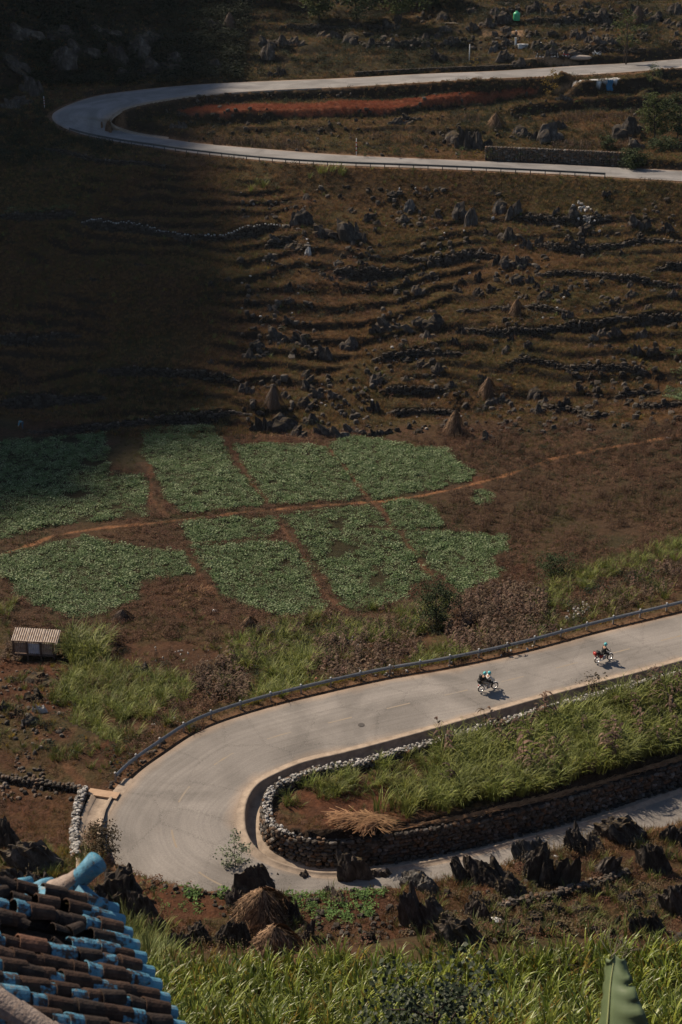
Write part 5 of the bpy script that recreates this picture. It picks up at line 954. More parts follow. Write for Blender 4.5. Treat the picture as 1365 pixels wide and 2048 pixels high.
# island inside the near bend
patch('tall_grass', [(860,1490),(960,1460),(1060,1430),(1200,1400),(1365,1370),(1500,1350),(1500,1480),(1365,1500),(1250,1530),(1120,1570),(1000,1590),(920,1590),(880,1540)], 4.0, ['reed'], .95, 1.6, 'thick stand of tall green fodder grass inside the near bend', 'tall grass', 220, thr=-.75, sc=2.5)
patch('tall_grass', [(560,1570),(620,1560),(650,1600),(590,1625),(555,1610)], 3.5, ['reed', 'green'], .6, 1.05, 'green grass clump at the tip of the stone wall island', 'tall grass', 221)
patch('tall_grass', [(640,1560),(720,1530),(870,1500),(900,1560),(800,1580),(700,1600),(640,1605)], 2.4, ['reed', 'green', 'yel'], .55, .95, 'patchy green tufts in the middle of the island', 'tall grass', 222, thr=-.2)
patch('tall_grass', [(770,1620),(900,1640),(1060,1590),(1060,1560),(900,1590)], .6, ['reed'], .7, 1.1, 'scattered single grass clumps over the dark soil of the island', 'tall grass', 223)
patch('dry_grass', [(560,1560),(860,1480),(1365,1360),(1365,1520),(900,1640),(620,1665)], 8, ['weed', 'dry', 'olive', 'green'], .4, .9, 'low dry weeds on the island soil', 'grass', 224, thr=-.05)
patch('dry_stalks', [(930,1560),(1100,1520),(1365,1460),(1365,1520),(1000,1600)], 1.2, ['purp', 'dcorn'], .6, .9, 'brown dead stalks among the fodder grass', 'dry stalks', 225)
patch('tall_grass', [(640,1570),(760,1525),(900,1480),(1000,1450),(960,1540),(860,1570),(740,1590),(650,1600)], 2.6, ['reed', 'green'], .6, 1.0, 'lighter green grass thinning out towards the tip of the island', 'tall grass', 226, thr=-.35, sc=2)
patch('tall_grass', [(880,1480),(1000,1440),(1150,1400),(1365,1350),(1365,1385),(1200,1410),(1000,1470),(900,1500)], 1.6, ['green', 'reed'], .5, .85, 'lower grass along the far wall of the island', 'tall grass', 227, thr=-.3)
patch('shrubby_green', [(430,1290),(560,1250),(700,1225),(860,1210),(900,1200),(880,1290),(700,1330),(560,1370),(440,1400)], 2.6, ['reed', 'green', 'yel', 'green'], .55, 1.1, 'mixed sunlit green and yellow growth behind the guardrail', 'undergrowth', 228, thr=-.2, sc=4)
patch('shrubby_green', [(900,1290),(1060,1250),(1180,1200),(1365,1110),(1365,1185),(1200,1250),(1000,1310),(900,1330)], 2.4, ['green', 'yel', 'reed', 'dcorn'], .5, 1.0, 'mixed green and straw coloured growth above the right part of the guardrail', 'undergrowth', 229, thr=-.2, sc=4)
patch('shrubby_green', [(0,1330),(300,1300),(420,1390),(250,1540),(100,1560),(0,1500)], 1.8, ['green', 'brush', 'yel', 'dry'], .4, .9, 'patchy low growth on the red earth by the hut', 'undergrowth', 246, thr=-.1, sc=4)
# rocky field under the lower road
cover('dry_grass', (-24, 27, 63.5, 82), 12, ['dry', 'weed', 'olive'], .35, .9, 'low brown weeds over the rocky ground under the road', 'grass', 230, nz=52, thr=-.25, sc=4, paths=False, dn=-.9, m=.3, avoid=[poly([(250,1735),(520,1770),(780,1785),(760,1840),(560,1850),(490,1850),(280,1830)])])
patch('small_crop', [(360,1750),(420,1755),(470,1790),(480,1830),(400,1835),(370,1790)], 6, ['small'], 1.4, 2.6, 'pale green seedlings in the red soil patch', 'seedlings', 231, dn=-.9, thr=-.3)
patch('small_crop', [(250,1740),(520,1770),(500,1850),(290,1830)], 4, ['small'], .5, 1.2, 'tiny sprouts over the red soil patch', 'seedlings', 232, dn=-.9)
patch('small_crop', [(540,1775),(640,1785),(780,1780),(770,1830),(690,1850),(600,1845),(560,1810)], 12, ['small'], 1.0, 1.9, 'dense green leaf plot behind the straw stacks', 'leaf crop', 233, dn=-.9, thr=-.45)
patch('seed_weeds', [(1075,1690),(1180,1680),(1180,1710),(1090,1715)], 5, ['seed'], .8, 1.3, 'wild flowers with pale seed heads above the flat topped rock', 'wild flowers', 234, dn=.1)
patch('seed_weeds', [(1130,1720),(1260,1720),(1260,1790),(1130,1800)], 2.2, ['seed', 'green'], .5, 1.0, 'thin flowering weeds between the dark rocks', 'wild flowers', 235, dn=.1)
patch('dry_grass', [(780,1765),(1000,1735),(1365,1640),(1365,1665),(1000,1760),(800,1785)], 8, ['dry'], .7, 1.3, 'sunlit dry grass fringe along the lower road edge', 'grass', 236, dn=-.6)
patch('yellow_green_grass', [(60,1690),(160,1690),(200,1730),(180,1760),(80,1750)], 6, ['green', 'yel'], .6, 1.1, 'bright grass clump above the upturned roof end', 'grass', 237, dn=.1)
patch('foxtail_grass', [(225,1820),(290,1860),(330,1900),(340,1960),(240,1920)], 6, ['dry', 'green'], 1.2, 2.0, 'golden foxtail grass between the roof and the black rocks', 'grass', 238, dn=.1)
patch('dry_grass', [(0,1590),(150,1600),(150,1690),(0,1700)], 6, ['weed', 'olive', 'dry'], .35, .8, 'weeds inside the walled plot left of the drain', 'grass', 239)
for a_, b_, nm_, sd_ in ((236, 505, 'sunlit grass fringe where the field meets the near road', 260), (8, 228, 'thin weeds along the gravel verge of the guardrail', 261)):
    r_ = np.random.default_rng(sd_); n_ = 1500; k_ = r_.integers(a_, b_, n_); dd_ = r_.uniform(-.25, .9, n_) if a_ > 200 else r_.uniform(.5, 2.2, n_); p_ = RN['o'][k_] + RN['n'][k_] * dd_[:, None] + np.c_[r_.normal(0, .15, (n_, 2)), np.zeros(n_)]; p_[:, 2] = gz(p_[:, 0], p_[:, 1]); p_ = p_[(p_[:, 2] > RN['o'][k_][:, 2] + .2)] if a_ > 200 else p_[r_.random(n_) < .35]; scatter('roadside_grass', p_, ['dry', 'weed', 'olive', 'dry'], .4, 1.1, nm_, 'grass', sd_)
r_ = np.random.default_rng(266); n_ = 330; k_ = r_.integers(395, 505, n_); p_ = RN['i'][k_] - RN['n'][k_] * r_.uniform(2.9, 6.0, n_)[:, None]; p_[:, 2] = gz(p_[:, 0], p_[:, 1]); p_ = p_[(r_.random(n_) < sm(395, 440, k_))]; scatter('tall_grass', p_, ['reed'], .9, 1.5, 'tallest grass leaning over the near wall of the island', 'tall grass', 266)
t_ = np.repeat(MT[0], 14, 0); t_ = t_ + r_.normal(0, 1, t_.shape) * [3, 3, 3.0] + [0, 0, -1]; scatter('shadow_fringe_trees', t_, ['brush'], 2.5, 5.5, 'scrubby trees on the crest of the limestone mountain', 'trees', 267)  # unseen trees, added to fray the edge of the mountain shadow
def around_rocks():
    P_ = []; r_ = np.random.default_rng(9)
    for o in COL.objects:
        if o.name.startswith('limestone_rock') and o.parent is None:
            n_ = int(9 + 10 * o.scale[0]); a = r_.uniform(0, 6.28, n_); q_ = r_.uniform(.35, .75, n_); x = o.location.x + np.cos(a) * q_ * o.scale[0]; y = o.location.y + np.sin(a) * q_ * o.scale[1] * .9; P_.append(np.stack([x, y, gz(x, y)], 1))
    p_ = np.concatenate(P_); p_ = p_[offroad(p_[:, 0], p_[:, 1], dn=-.2)]; scatter('dry_grass', p_, ['dry', 'weed', 'dry', 'green', 'seed'], .4, 1.15, 'dry grass and weeds growing round the feet of the black rocks', 'grass', 262)
around_rocks()
patch('dark_undergrowth', [(400,1290),(560,1250),(860,1215),(1100,1190),(1365,1110),(1365,1180),(1100,1270),(880,1320),(640,1375),(430,1420)], .8, ['brush', 'gdark', 'brush'], .7, 1.4, 'dark leafy clumps in the growth behind the guardrail', 'undergrowth', 263, thr=0, sc=4)  # dark colour stands for shrubs and for shaded gaps between plants
patch('dark_undergrowth', [(880,1490),(1100,1430),(1365,1380),(1365,1500),(1100,1570),(900,1580)], .7, ['gdark', 'dcorn'], 1.0, 2.0, 'dark and dead leaves deep in the fodder grass', 'undergrowth', 264, thr=-.2, sc=3)
# corn field at the foot
x, y = wpts(-22, 22, 33.5, 45.6, 7.5, 240); edge = 43.1 - .5 * np.sin(x / 6) - .3 * sm(-3, -8, x) + 1.1 * sm(6, 12, x) - .8 * np.exp(-((x + 6) / 4) ** 2); k = (y < edge) & (x > -7.5 + (38 - y) * .25) & infan(x, y, .34)
x, y = x[k], y[k]; scatter('corn_plants', np.stack([x, y, gz(x, y)], 1), ['corn'], .6, 1.15, 'field of young green corn filling the bottom of the picture', 'corn field', 240, .14)
k = np.random.default_rng(5).random(len(x)) < .10; scatter('yellow_corn_leaves', np.stack([x[k], y[k], gz(x[k], y[k])], 1), ['yel'], 1.2, 1.9, 'yellowing corn leaves mixed into the green corn', 'corn field', 241)
patch('straw_litter', [(790,685),(850,680),(880,690),(850,705),(790,700)], 3, ['straw'], 1.5, 3, 'pale straw litter spread above the terrace wall', 'straw', 242)
patch('straw_litter', [(500,850),(640,870),(640,885),(500,875)], 1.2, ['straw'], 1.5, 2.5, 'pale straw bits on red soil over the bean fields', 'straw', 243)
patch('straw_litter', [(350,1160),(430,1180),(420,1225),(320,1215)], 1.0, ['straw'], 1.5, 2.5, 'scattered straw in the bare brown plot', 'straw', 244)
patch('straw_litter', [(270,1420),(400,1360),(480,1390),(380,1440),(260,1530)], 3, ['straw', 'weed'], .8, 1.8, 'dead cuttings and litter behind the rail curve', 'straw', 245)
# corn stubble rows between the far roads
def rows(name, l, gap, step, kinds, s0, s1, lab, cat, seed):
    P_ = []
    for k in range(l[2]):
        a = np.array(l[0], float) + [0, k * gap]; b = np.array(l[1], float) + [0, k * gap]; P_.append(resample(np.c_[G([a[0], (a[0] + b[0]) / 2, b[0]], [a[1], (a[1] + b[1]) / 2, b[1]])], step))
    p = np.concatenate(P_); p[:, :2] += rng.normal(0, .18, (len(p), 2)); p[:, 2] = gz(p[:, 0], p[:, 1]); scatter(name, p, kinds, s0, s1, lab, cat, seed)
rows('corn_stubble', ((430, 280), (610, 288), 4), 4, .55, ['stub'], .8, 1.3, 'rows of dead corn stalks over the roadside bank', 'corn stubble', 250)
rows('corn_stubble', ((880, 238), (960, 236), 3), 5, .55, ['stub'], .8, 1.3, 'short rows of dead corn left of the thatched stack between the roads', 'corn stubble', 251)
rows('corn_stubble', ((1120, 232), (1290, 228), 4), 5, .55, ['stub'], .8, 1.3, 'rows of dead corn under the green terrace', 'corn stubble', 252)
rows('corn_stubble', ((1105, 288), (1280, 286), 4), 4, .55, ['stub'], .8, 1.3, 'rows of dead corn behind the roadside wall', 'corn stubble', 253)
rows('corn_stubble', ((700, 272), (900, 280), 3), 5, .7, ['stub'], .7, 1.2, 'thin rows of dead corn in the middle terrace', 'corn stubble', 254)
patch('green_crop', [(1020,225),(1100,215),(1200,210),(1280,205),(1280,211),(1100,225),(1030,232)], 4, ['small', 'olive'], 1.2, 2.0, 'bright green terrace strip between the far roads', 'crop', 255)
patch('green_reeds', [(600,345),(690,340),(690,352),(610,356)], 1.3, ['reed'], .8, 1.4, 'reed clumps growing up beside the far guardrail', 'reeds', 256)
patch('green_reeds', [(470,360),(525,355),(530,380),(475,385)], .35, ['reed'], .9, 1.3, 'two single reed clumps in shade under the far guardrail', 'reeds', 257)
# ------------------------------------------------------------------ straw stacks
def strands(n, r0, h, L, seed, wid=.02, ex=1.3):
    r = np.random.default_rng(seed); V = []; F = []
    for i in range(n):
        a = r.uniform(0, 6.28); t0 = r.uniform(.0, .8); z0 = h * (1 - t0 ** ex) * r.uniform(.9, 1.06); rr = r0 * t0 * .92 + .02; l = L * r.uniform(.5, 1.2); dz = h / math.hypot(h, r0); dr = r0 / math.hypot(h, r0); b = a + r.normal(0, .45); k = len(V); wx, wy = -math.sin(a) * wid, math.cos(a) * wid
        for s in range(3):
            u = s / 2; rad = rr + dr * l * u + .04 * math.sin(u * 3) + r.uniform(-.04, .20) * u * r0 / 1.5 + .10 * r0 * math.sin(3 * a + seed) * t0; z = max(z0 - dz * l * u * (1 - .1 * u), .01); x, y = rad * math.cos(a + (b - a) * u), rad * math.sin(a + (b - a) * u); w_ = (1, .9, .25)[s]
            V += [(x - wx * w_, y - wy * w_, z + .03), (x + wx * w_, y + wy * w_, z)]
        F += [(k, k + 1, k + 3, k + 2), (k + 2, k + 3, k + 5, k + 4)]
    return V, F
hay1 = stone_mat('hay', (.05, .032, .022), (.19, .118, .07), (.40, .26, .155), None, 1.0); hay2 = mat('old_hay', (.15, .11, .085), (.09, .065, .05), 3, rand=.12); hayc = mat('hay_core', (.10, .06, .035), (.06, .035, .02), 5)
def haystack(px, py, w, h, label, m=None, n=260, wid=.022, round_=1.0, hsink=0):
    p = G1(px, py); s = FPX / proj(p)[2]; W_ = w / s; H_ = h / s / .93; r0 = W_ / 2; root = empty('haystack', (p[0], p[1] + r0 * .6, gz(p[0], p[1] + r0 * .6) - .1), rnd.uniform(0, 6), label, 'haystack', 'straw stacks on the slopes and fields')
    prof = [(r0 * .72, -.1), (r0 * .68, H_ * .10), (r0 * .45, H_ * .42), (r0 * (.3 if n > 500 else .22), H_ * .70), (r0 * .07, H_ * .88), (.01, H_ * .92)]; sd = int(px * 7 + py)
    MB().lathe(prof, 14).build('core', hayc, root, True); V_, F_ = strands(n, r0, H_ * 1.03, H_ * .55, sd, wid, 2.2 if n > 500 else 1.7); o = link('straw', meshdata('straw', V_, F_, m or hay1), root); o['kind'] = 'stuff'
    MB().tube([(0, 0, H_ * .8), (.02, .01, H_ * 1.12)], [.05, .03], 6).build('tie_pole', hayc, root); return root
for a in [(460,63,28,29,'highest haystack, grey and half shaded, on the hillside left of the trees'),(1278,52,34,28,'old haystack on the hillside above the roadside tree'),(993,258,38,26,'low broad haystack on the terrace between the far roads'),(1035,633,30,30,'smallest haystack on the upper slope by the little stone wall'),
          (977,800,40,38,'haystack in the middle of the lower slope with rocks under it'),(548,828,38,40,'dark old haystack left on the slope above the bean fields'),(912,873,46,46,'big cone haystack at the foot of the slope right of the straight wall'),(500,1264,46,26,'straw cone half hidden by green grass at the lower edge of the bean fields'),(245,1244,44,20,'brown weedy stack behind the big grass clump by the hut')]:
    haystack(*a, m=hay2 if ('old' in a[4] or 'grey' in a[4] or 'weedy' in a[4]) else hay1)
haystack(527, 1862, 120, 66, 'upper straw stack leaning on black rocks, partly behind the other', n=1500, wid=.024, round_=1.1); haystack(552, 1912, 108, 66, 'lower straw stack just above the corn with a pale ragged top', n=1500, wid=.024, round_=1.1)
# cut cane heap on the island wall
def sticks(name, cen, n, L, spread, ang, label, seed, m, pile=.5):
    r = np.random.default_rng(seed); mb = MB(); V = []; F = []; C = []; 
    for i in range(n):
        a = ang + r.normal(0, spread); l = L * r.uniform(.6, 1.1); x0, y0 = r.normal(0, .28), r.normal(0, .22); z = r.uniform(.05, pile); dx, dy = math.cos(a) * l / 2, math.sin(a) * l / 2; t = r.normal(0, .10)
        mb.tube([(x0 - dx, y0 - dy, z - t), (x0, y0, z + .05), (x0 + dx, y0 + dy, z + t)], [.022, .02, .008], 3, 0, False)
    o = mb.build(name, m, None, loc=cen); tag(o, label, 'cane heap'); return o
cane = mat('cut_cane', (.42, .25, .13), (.22, .12, .06), 2, rand=.1)
c = G1(735, 1655); root = empty('cane_heap', c, 0, 'heap of cut dry canes fanned out on the island behind the stone wall', 'cane heap')
for k, (dx, dy, n, a, sp, L) in enumerate([(-.8, .3, 120, .1, .35, 2.6), (.6, .1, 110, -.25, .4, 2.6), (0, -.4, 70, .9, .5, 1.9), (-1.8, .5, 60, .0, .4, 2.0)]):
    o = sticks('canes', (dx, dy, .15), n, L, sp, a, None, 40 + k, cane, .55); o.parent = root; o['kind'] = 'stuff'; del o['category']
q2 = RN['i'][392:505] - RN['n'][392:505] * 2.25; tz = ZT[392:505]; q2 = resample(np.c_[q2[:, :2], tz + .16], .5); V_ = MB(); r = np.random.default_rng(8)
for i in range(len(q2) - 6):
    for _ in range(8):
        o_ = r.normal(0, .14, 3) * [1, 1, .45]; a, b, c_ = q2[i] + o_, q2[min(i + 3, len(q2) - 1)] + r.normal(0, .16, 3) * [1, 1, .5], q2[min(i + 5, len(q2) - 1)] + r.normal(0, .2, 3) * [1, 1, .4]; V_.tube([a, b, c_], [.018, .018, .008], 3, 0, False)
root = empty('cane_row', q2[len(q2) // 2], 0, 'long row of cut canes laid along the top of the island wall', 'cane row'); cc = q2[len(q2) // 2]; V_.V = [(v[0] - cc[0], v[1] - cc[1], v[2] - cc[2]) for v in V_.V]; o = V_.build('canes', cane, root); o['kind'] = 'stuff'
# ------------------------------------------------------------------ corrugated hut
tin = mat('rusty_tin', (.55, .47, .39), (.33, .24, .17), 2.6, rough=.6); tin2 = mat('blue_tin', (.70, .76, .80), (.5, .55, .6), 2, rough=.5); wood = mat('grey_wood', (.16, .11, .08), (.09, .06, .045), 4)  # sheet colours brightened to stand in for light on the front walls
p = G1(75, 1334); hut = empty('hut', p, R(-6), 'small raised hut of rusty corrugated sheets on red earth', 'hut'); hut.scale = (1.05, 1, 1)
def sheet(name, w_, l, waves, m, par, loc, rot):
    V = []; F = []; n = waves * 6
    for j in (0, 1):
        for i in range(n + 1): V.append((w_ * (i / n - .5), l * (j - .5), .045 * math.sin(i / 6 * 2 * math.pi)))
    F = [(i, i + 1, n + 2 + i, n + 1 + i) for i in range(n)]; o = link(name, meshdata(name, V, F, m), par, loc, rot); md = o.modifiers.new('t', 'SOLIDIFY'); md.thickness = .012; return o
for k in range(3): sheet('roof_sheet', 1.42, 1.7, 7, tin, hut, (-1.3 + 1.32 * k, .25, 2.18 - .012 * k), (R(22), 0, 0))
for k, mm in enumerate((tin, tin2, tin)): sheet('wall_sheet', 1.2, 1.25, 7, mm, hut, (-1.25 + 1.18 * k, -.42 - .02 * k, 1.35), (R(88), 0, 0))
sheet('wall_sheet', 1.1, 1.2, 6, tin, hut, (1.9, .15, 1.35), (R(90), 0, R(80)))
for x in (-1.8, -.6, .6, 1.75):
    for y in (-.55, .75): MB().box((x, y, .95), (.12, .12, 2.0)).build('post', wood, hut)
MB().box((0, .1, .62), (3.7, 1.5, .08)).build('floor_board', wood, hut); MB().box((0, -.6, 2.0), (3.9, .08, .1)).build('beam', wood, hut)
# ------------------------------------------------------------------ motorcycles and riders
def wheel_mesh():
    t = MB(); n = 26
    V = []; F = []
    for i in range(n):
        a = 2 * math.pi * i / n
        for j in range(8): b = 2 * math.pi * j / 8; rr = .265 + .045 * math.cos(b); V.append((rr * math.cos(a), .042 * math.sin(b), rr * math.sin(a)))
    for i in range(n):
        for j in range(8): F.append((i * 8 + j, ((i + 1) % n) * 8 + j, ((i + 1) % n) * 8 + (j + 1) % 8, i * 8 + (j + 1) % 8))
    t.add(V, F); rm = MB(); V = []; F = []
    for i in range(n):
        a = 2 * math.pi * i / n
        for rr, y in ((.235, -.03), (.235, .03), (.215, .02), (.215, -.02)): V.append((rr * math.cos(a), y, rr * math.sin(a)))
    for i in range(n):
        for j in range(4): F.append((i * 4 + j, ((i + 1) % n) * 4 + j, ((i + 1) % n) * 4 + (j + 1) % 4, i * 4 + (j + 1) % 4))
    rm.add(V, F)
    for i in range(12): a = 2 * math.pi * i / 12; rm.tube([(0, .02 * (-1) ** i, 0), (.22 * math.cos(a), 0, .22 * math.sin(a))], .006, 4, 0, False)
    rm.tube([(0, -.06, 0), (0, .06, 0)], .045, 8); return t, rm
rubber = mat('tyre_rubber', (.012, .012, .012), (.02, .02, .02), 9); chrome = mat('chrome', (.75, .74, .72), (.6, .6, .6), 5, rough=.3, metal=.7); wh = mat('white_plastic', (.72, .71, .69), (.6, .6, .58), 4, rough=.4, spec=.5); blk = mat('black_plastic', (.015, .015, .016), (.022, .022, .022), 6, rough=.5); redp = mat('red_plastic', (.42, .03, .02), (.3, .02, .015), 5, rough=.4, spec=.5); glass = mat('lamp_glass', (.7, .7, .65), rough=.15, spec=.6); tail = mat('tail_light', (.4, .01, .01), rough=.3)
_tw, _rm = wheel_mesh(); TW = _tw.data('tyre', rubber, True); RM_ = _rm.data('rim', chrome)
def motorcycle(loc, rz, body, label, group, lean=0.0, scl=1.0):
    root = empty('motorcycle', loc, rz, label, 'motorcycle', group); root.rotation_euler = (lean, 0, rz); root.scale = (scl,) * 3
    for x in (-.62, .62):
        w_ = empty('wheel', (x, 0, .31)); w_.parent = root; link('tyre', TW, w_); link('rim', RM_, w_)
    MB().tube([(.62, .06, .31), (.55, .06, .6), (.42, .06, .98)], .025, 6).tube([(.62, -.06, .31), (.55, -.06, .6), (.42, -.06, .98)], .025, 6).build('fork', chrome, root); root.children[-1]['kind'] = 'thing'
    MB().tube([(.40, -.33, 1.02), (.38, -.22, 1.03), (.43, 0, .99), (.38, .22, 1.03), (.40, .33, 1.02)], .017, 6).build('handlebar', blk, root)
    fr = MB().tube([(.42, 0, .93), (.28, 0, .62), (.05, 0, .48), (-.2, 0, .52), (-.5, 0, .68), (-.72, 0, .74)], [.05, .07, .09, .08, .06, .04], 8); fr.tube([(-.1, 0, .5), (-.35, 0, .4), (-.62, 0, .31)], [.05, .04, .03], 6); fr.build('frame', body, root, True)
    V = []; 
    leg = MB()
    for s in (1, -1): leg.add([(.40, .02 * s, .92), (.34, .20 * s, .82), (.22, .23 * s, .48), (.26, .06 * s, .42), (.46, .05 * s, .7)], [(0, 1, 4), (1, 2, 3, 4)])
    o = leg.build('leg_shield', body, root); m_ = o.modifiers.new('t', 'SOLIDIFY'); m_.thickness = .015
    st = MB(); A = [(-.72, .10, .80), (-.5, .14, .80), (-.2, .14, .77), (.05, .11, .76), (.16, .05, .77)]
    V = []; F = []
    for x, w_, z in A: V += [(x, -w_, z - .06), (x, -w_ * .9, z + .01), (x, 0, z + .03), (x, w_ * .9, z + .01), (x, w_, z - .06)]
    F = [(i * 5 + j, (i + 1) * 5 + j, (i + 1) * 5 + j + 1, i * 5 + j + 1) for i in range(4) for j in range(4)] + [(i * 5 + 4, (i + 1) * 5 + 4, (i + 1) * 5, i * 5) for i in range(4)] + [(0, 1, 2, 3, 4), (24, 23, 22, 21, 20)]
    st.add(V, F); st.build('seat', blk, root, True)
    MB().box((-.02, 0, .36), (.30, .22, .20), jit=.08).tube([(-.0, .12, .36), (.12, .13, .38)], .06, 8).build('engine', chrome, root)
    MB().tube([(.08, -.12, .34), (-.2, -.15, .26), (-.45, -.16, .30), (-.82, -.17, .38)], [.02, .025, .045, .04], 8).build('exhaust', chrome, root, True)
    for x, a0, a1 in ((.62, .35, 2.5), (-.62, .5, 2.7)):
        V = []; F = []; n = 9
        for i in range(n): a = a0 + (a1 - a0) * i / (n - 1); V += [(x + .335 * math.cos(a), -.055, .31 + .335 * math.sin(a)), (x + .35 * math.cos(a), 0, .31 + .35 * math.sin(a)), (x + .335 * math.cos(a), .055, .31 + .335 * math.sin(a))]
        F = [(i * 3 + j, (i + 1) * 3 + j, (i + 1) * 3 + j + 1, i * 3 + j + 1) for i in range(n - 1) for j in range(2)]; o = MB().add(V, F).build('mudguard', body, root, True); m_ = o.modifiers.new('t', 'SOLIDIFY'); m_.thickness = .01
    MB().lathe([(.01, -.06), (.06, -.05), (.085, .0), (.08, .03), (.0, .04)], 12, (.50, 0, .93), Matrix.Rotation(R(80), 3, 'Y')).build('headlight', glass, root, True)
    MB().box((-.86, 0, .66), (.05, .14, .07)).build('tail_light', tail, root)
    MB().tube([(-.55, .12, .82), (-.88, .12, .84), (-.88, -.12, .84), (-.55, -.12, .82)], .012, 5).tube([(-.7, .12, .83), (-.7, -.12, .83)], .012, 5).build('rear_rack', chrome, root)
    for s in (1, -1): MB().tube([(.36, .24 * s, 1.03), (.33, .27 * s, 1.18)], .008, 5).lathe([(.0, -.008), (.055, -.006), (.055, .006), (0, .008)], 10, (.32, .29 * s, 1.22), Matrix.Rotation(R(90), 3, 'Y')).build('mirror', blk, root)
    return root
def skin(name, J, E, m, parent, sub=1):
    me = bpy.data.meshes.new(name); ks = list(J); me.from_pydata([J[k][:3] for k in ks], [(ks.index(a), ks.index(b)) for a, b in E], []); o = bpy.data.objects.new(name, me); COL.objects.link(o)
    md = o.modifiers.new('skin', 'SKIN'); md.use_smooth_shade = True
    for i, k in enumerate(ks): sv = me.skin_vertices[0].data[i]; sv.radius = (J[k][3], J[k][4] if len(J[k]) > 4 else J[k][3]); sv.use_root = i == 0
    s2 = o.modifiers.new('sub', 'SUBSURF'); s2.levels = s2.render_levels = sub
    dg = bpy.context.evaluated_depsgraph_get(); nm = bpy.data.meshes.new_from_object(o.evaluated_get(dg)); bpy.data.objects.remove(o); nm.materials.clear(); nm.materials.append(m)
    return link(name, nm, parent)
skin_m = mat('skin', (.45, .27, .19), (.38, .22, .15), 8); teal = mat('teal_helmet', (.09, .50, .52), (.07, .42, .45), 4, rough=.3, spec=.5); whj = mat('white_jacket', (.66, .66, .64), (.55, .55, .53), 5); bkj = mat('black_jacket', (.018, .018, .02), (.03, .03, .03), 5); beige = mat('beige_trousers', (.40, .35, .28), (.32, .27, .21), 5); vis_m = mat('visor', (.03, .03, .035), rough=.15, spec=.6)
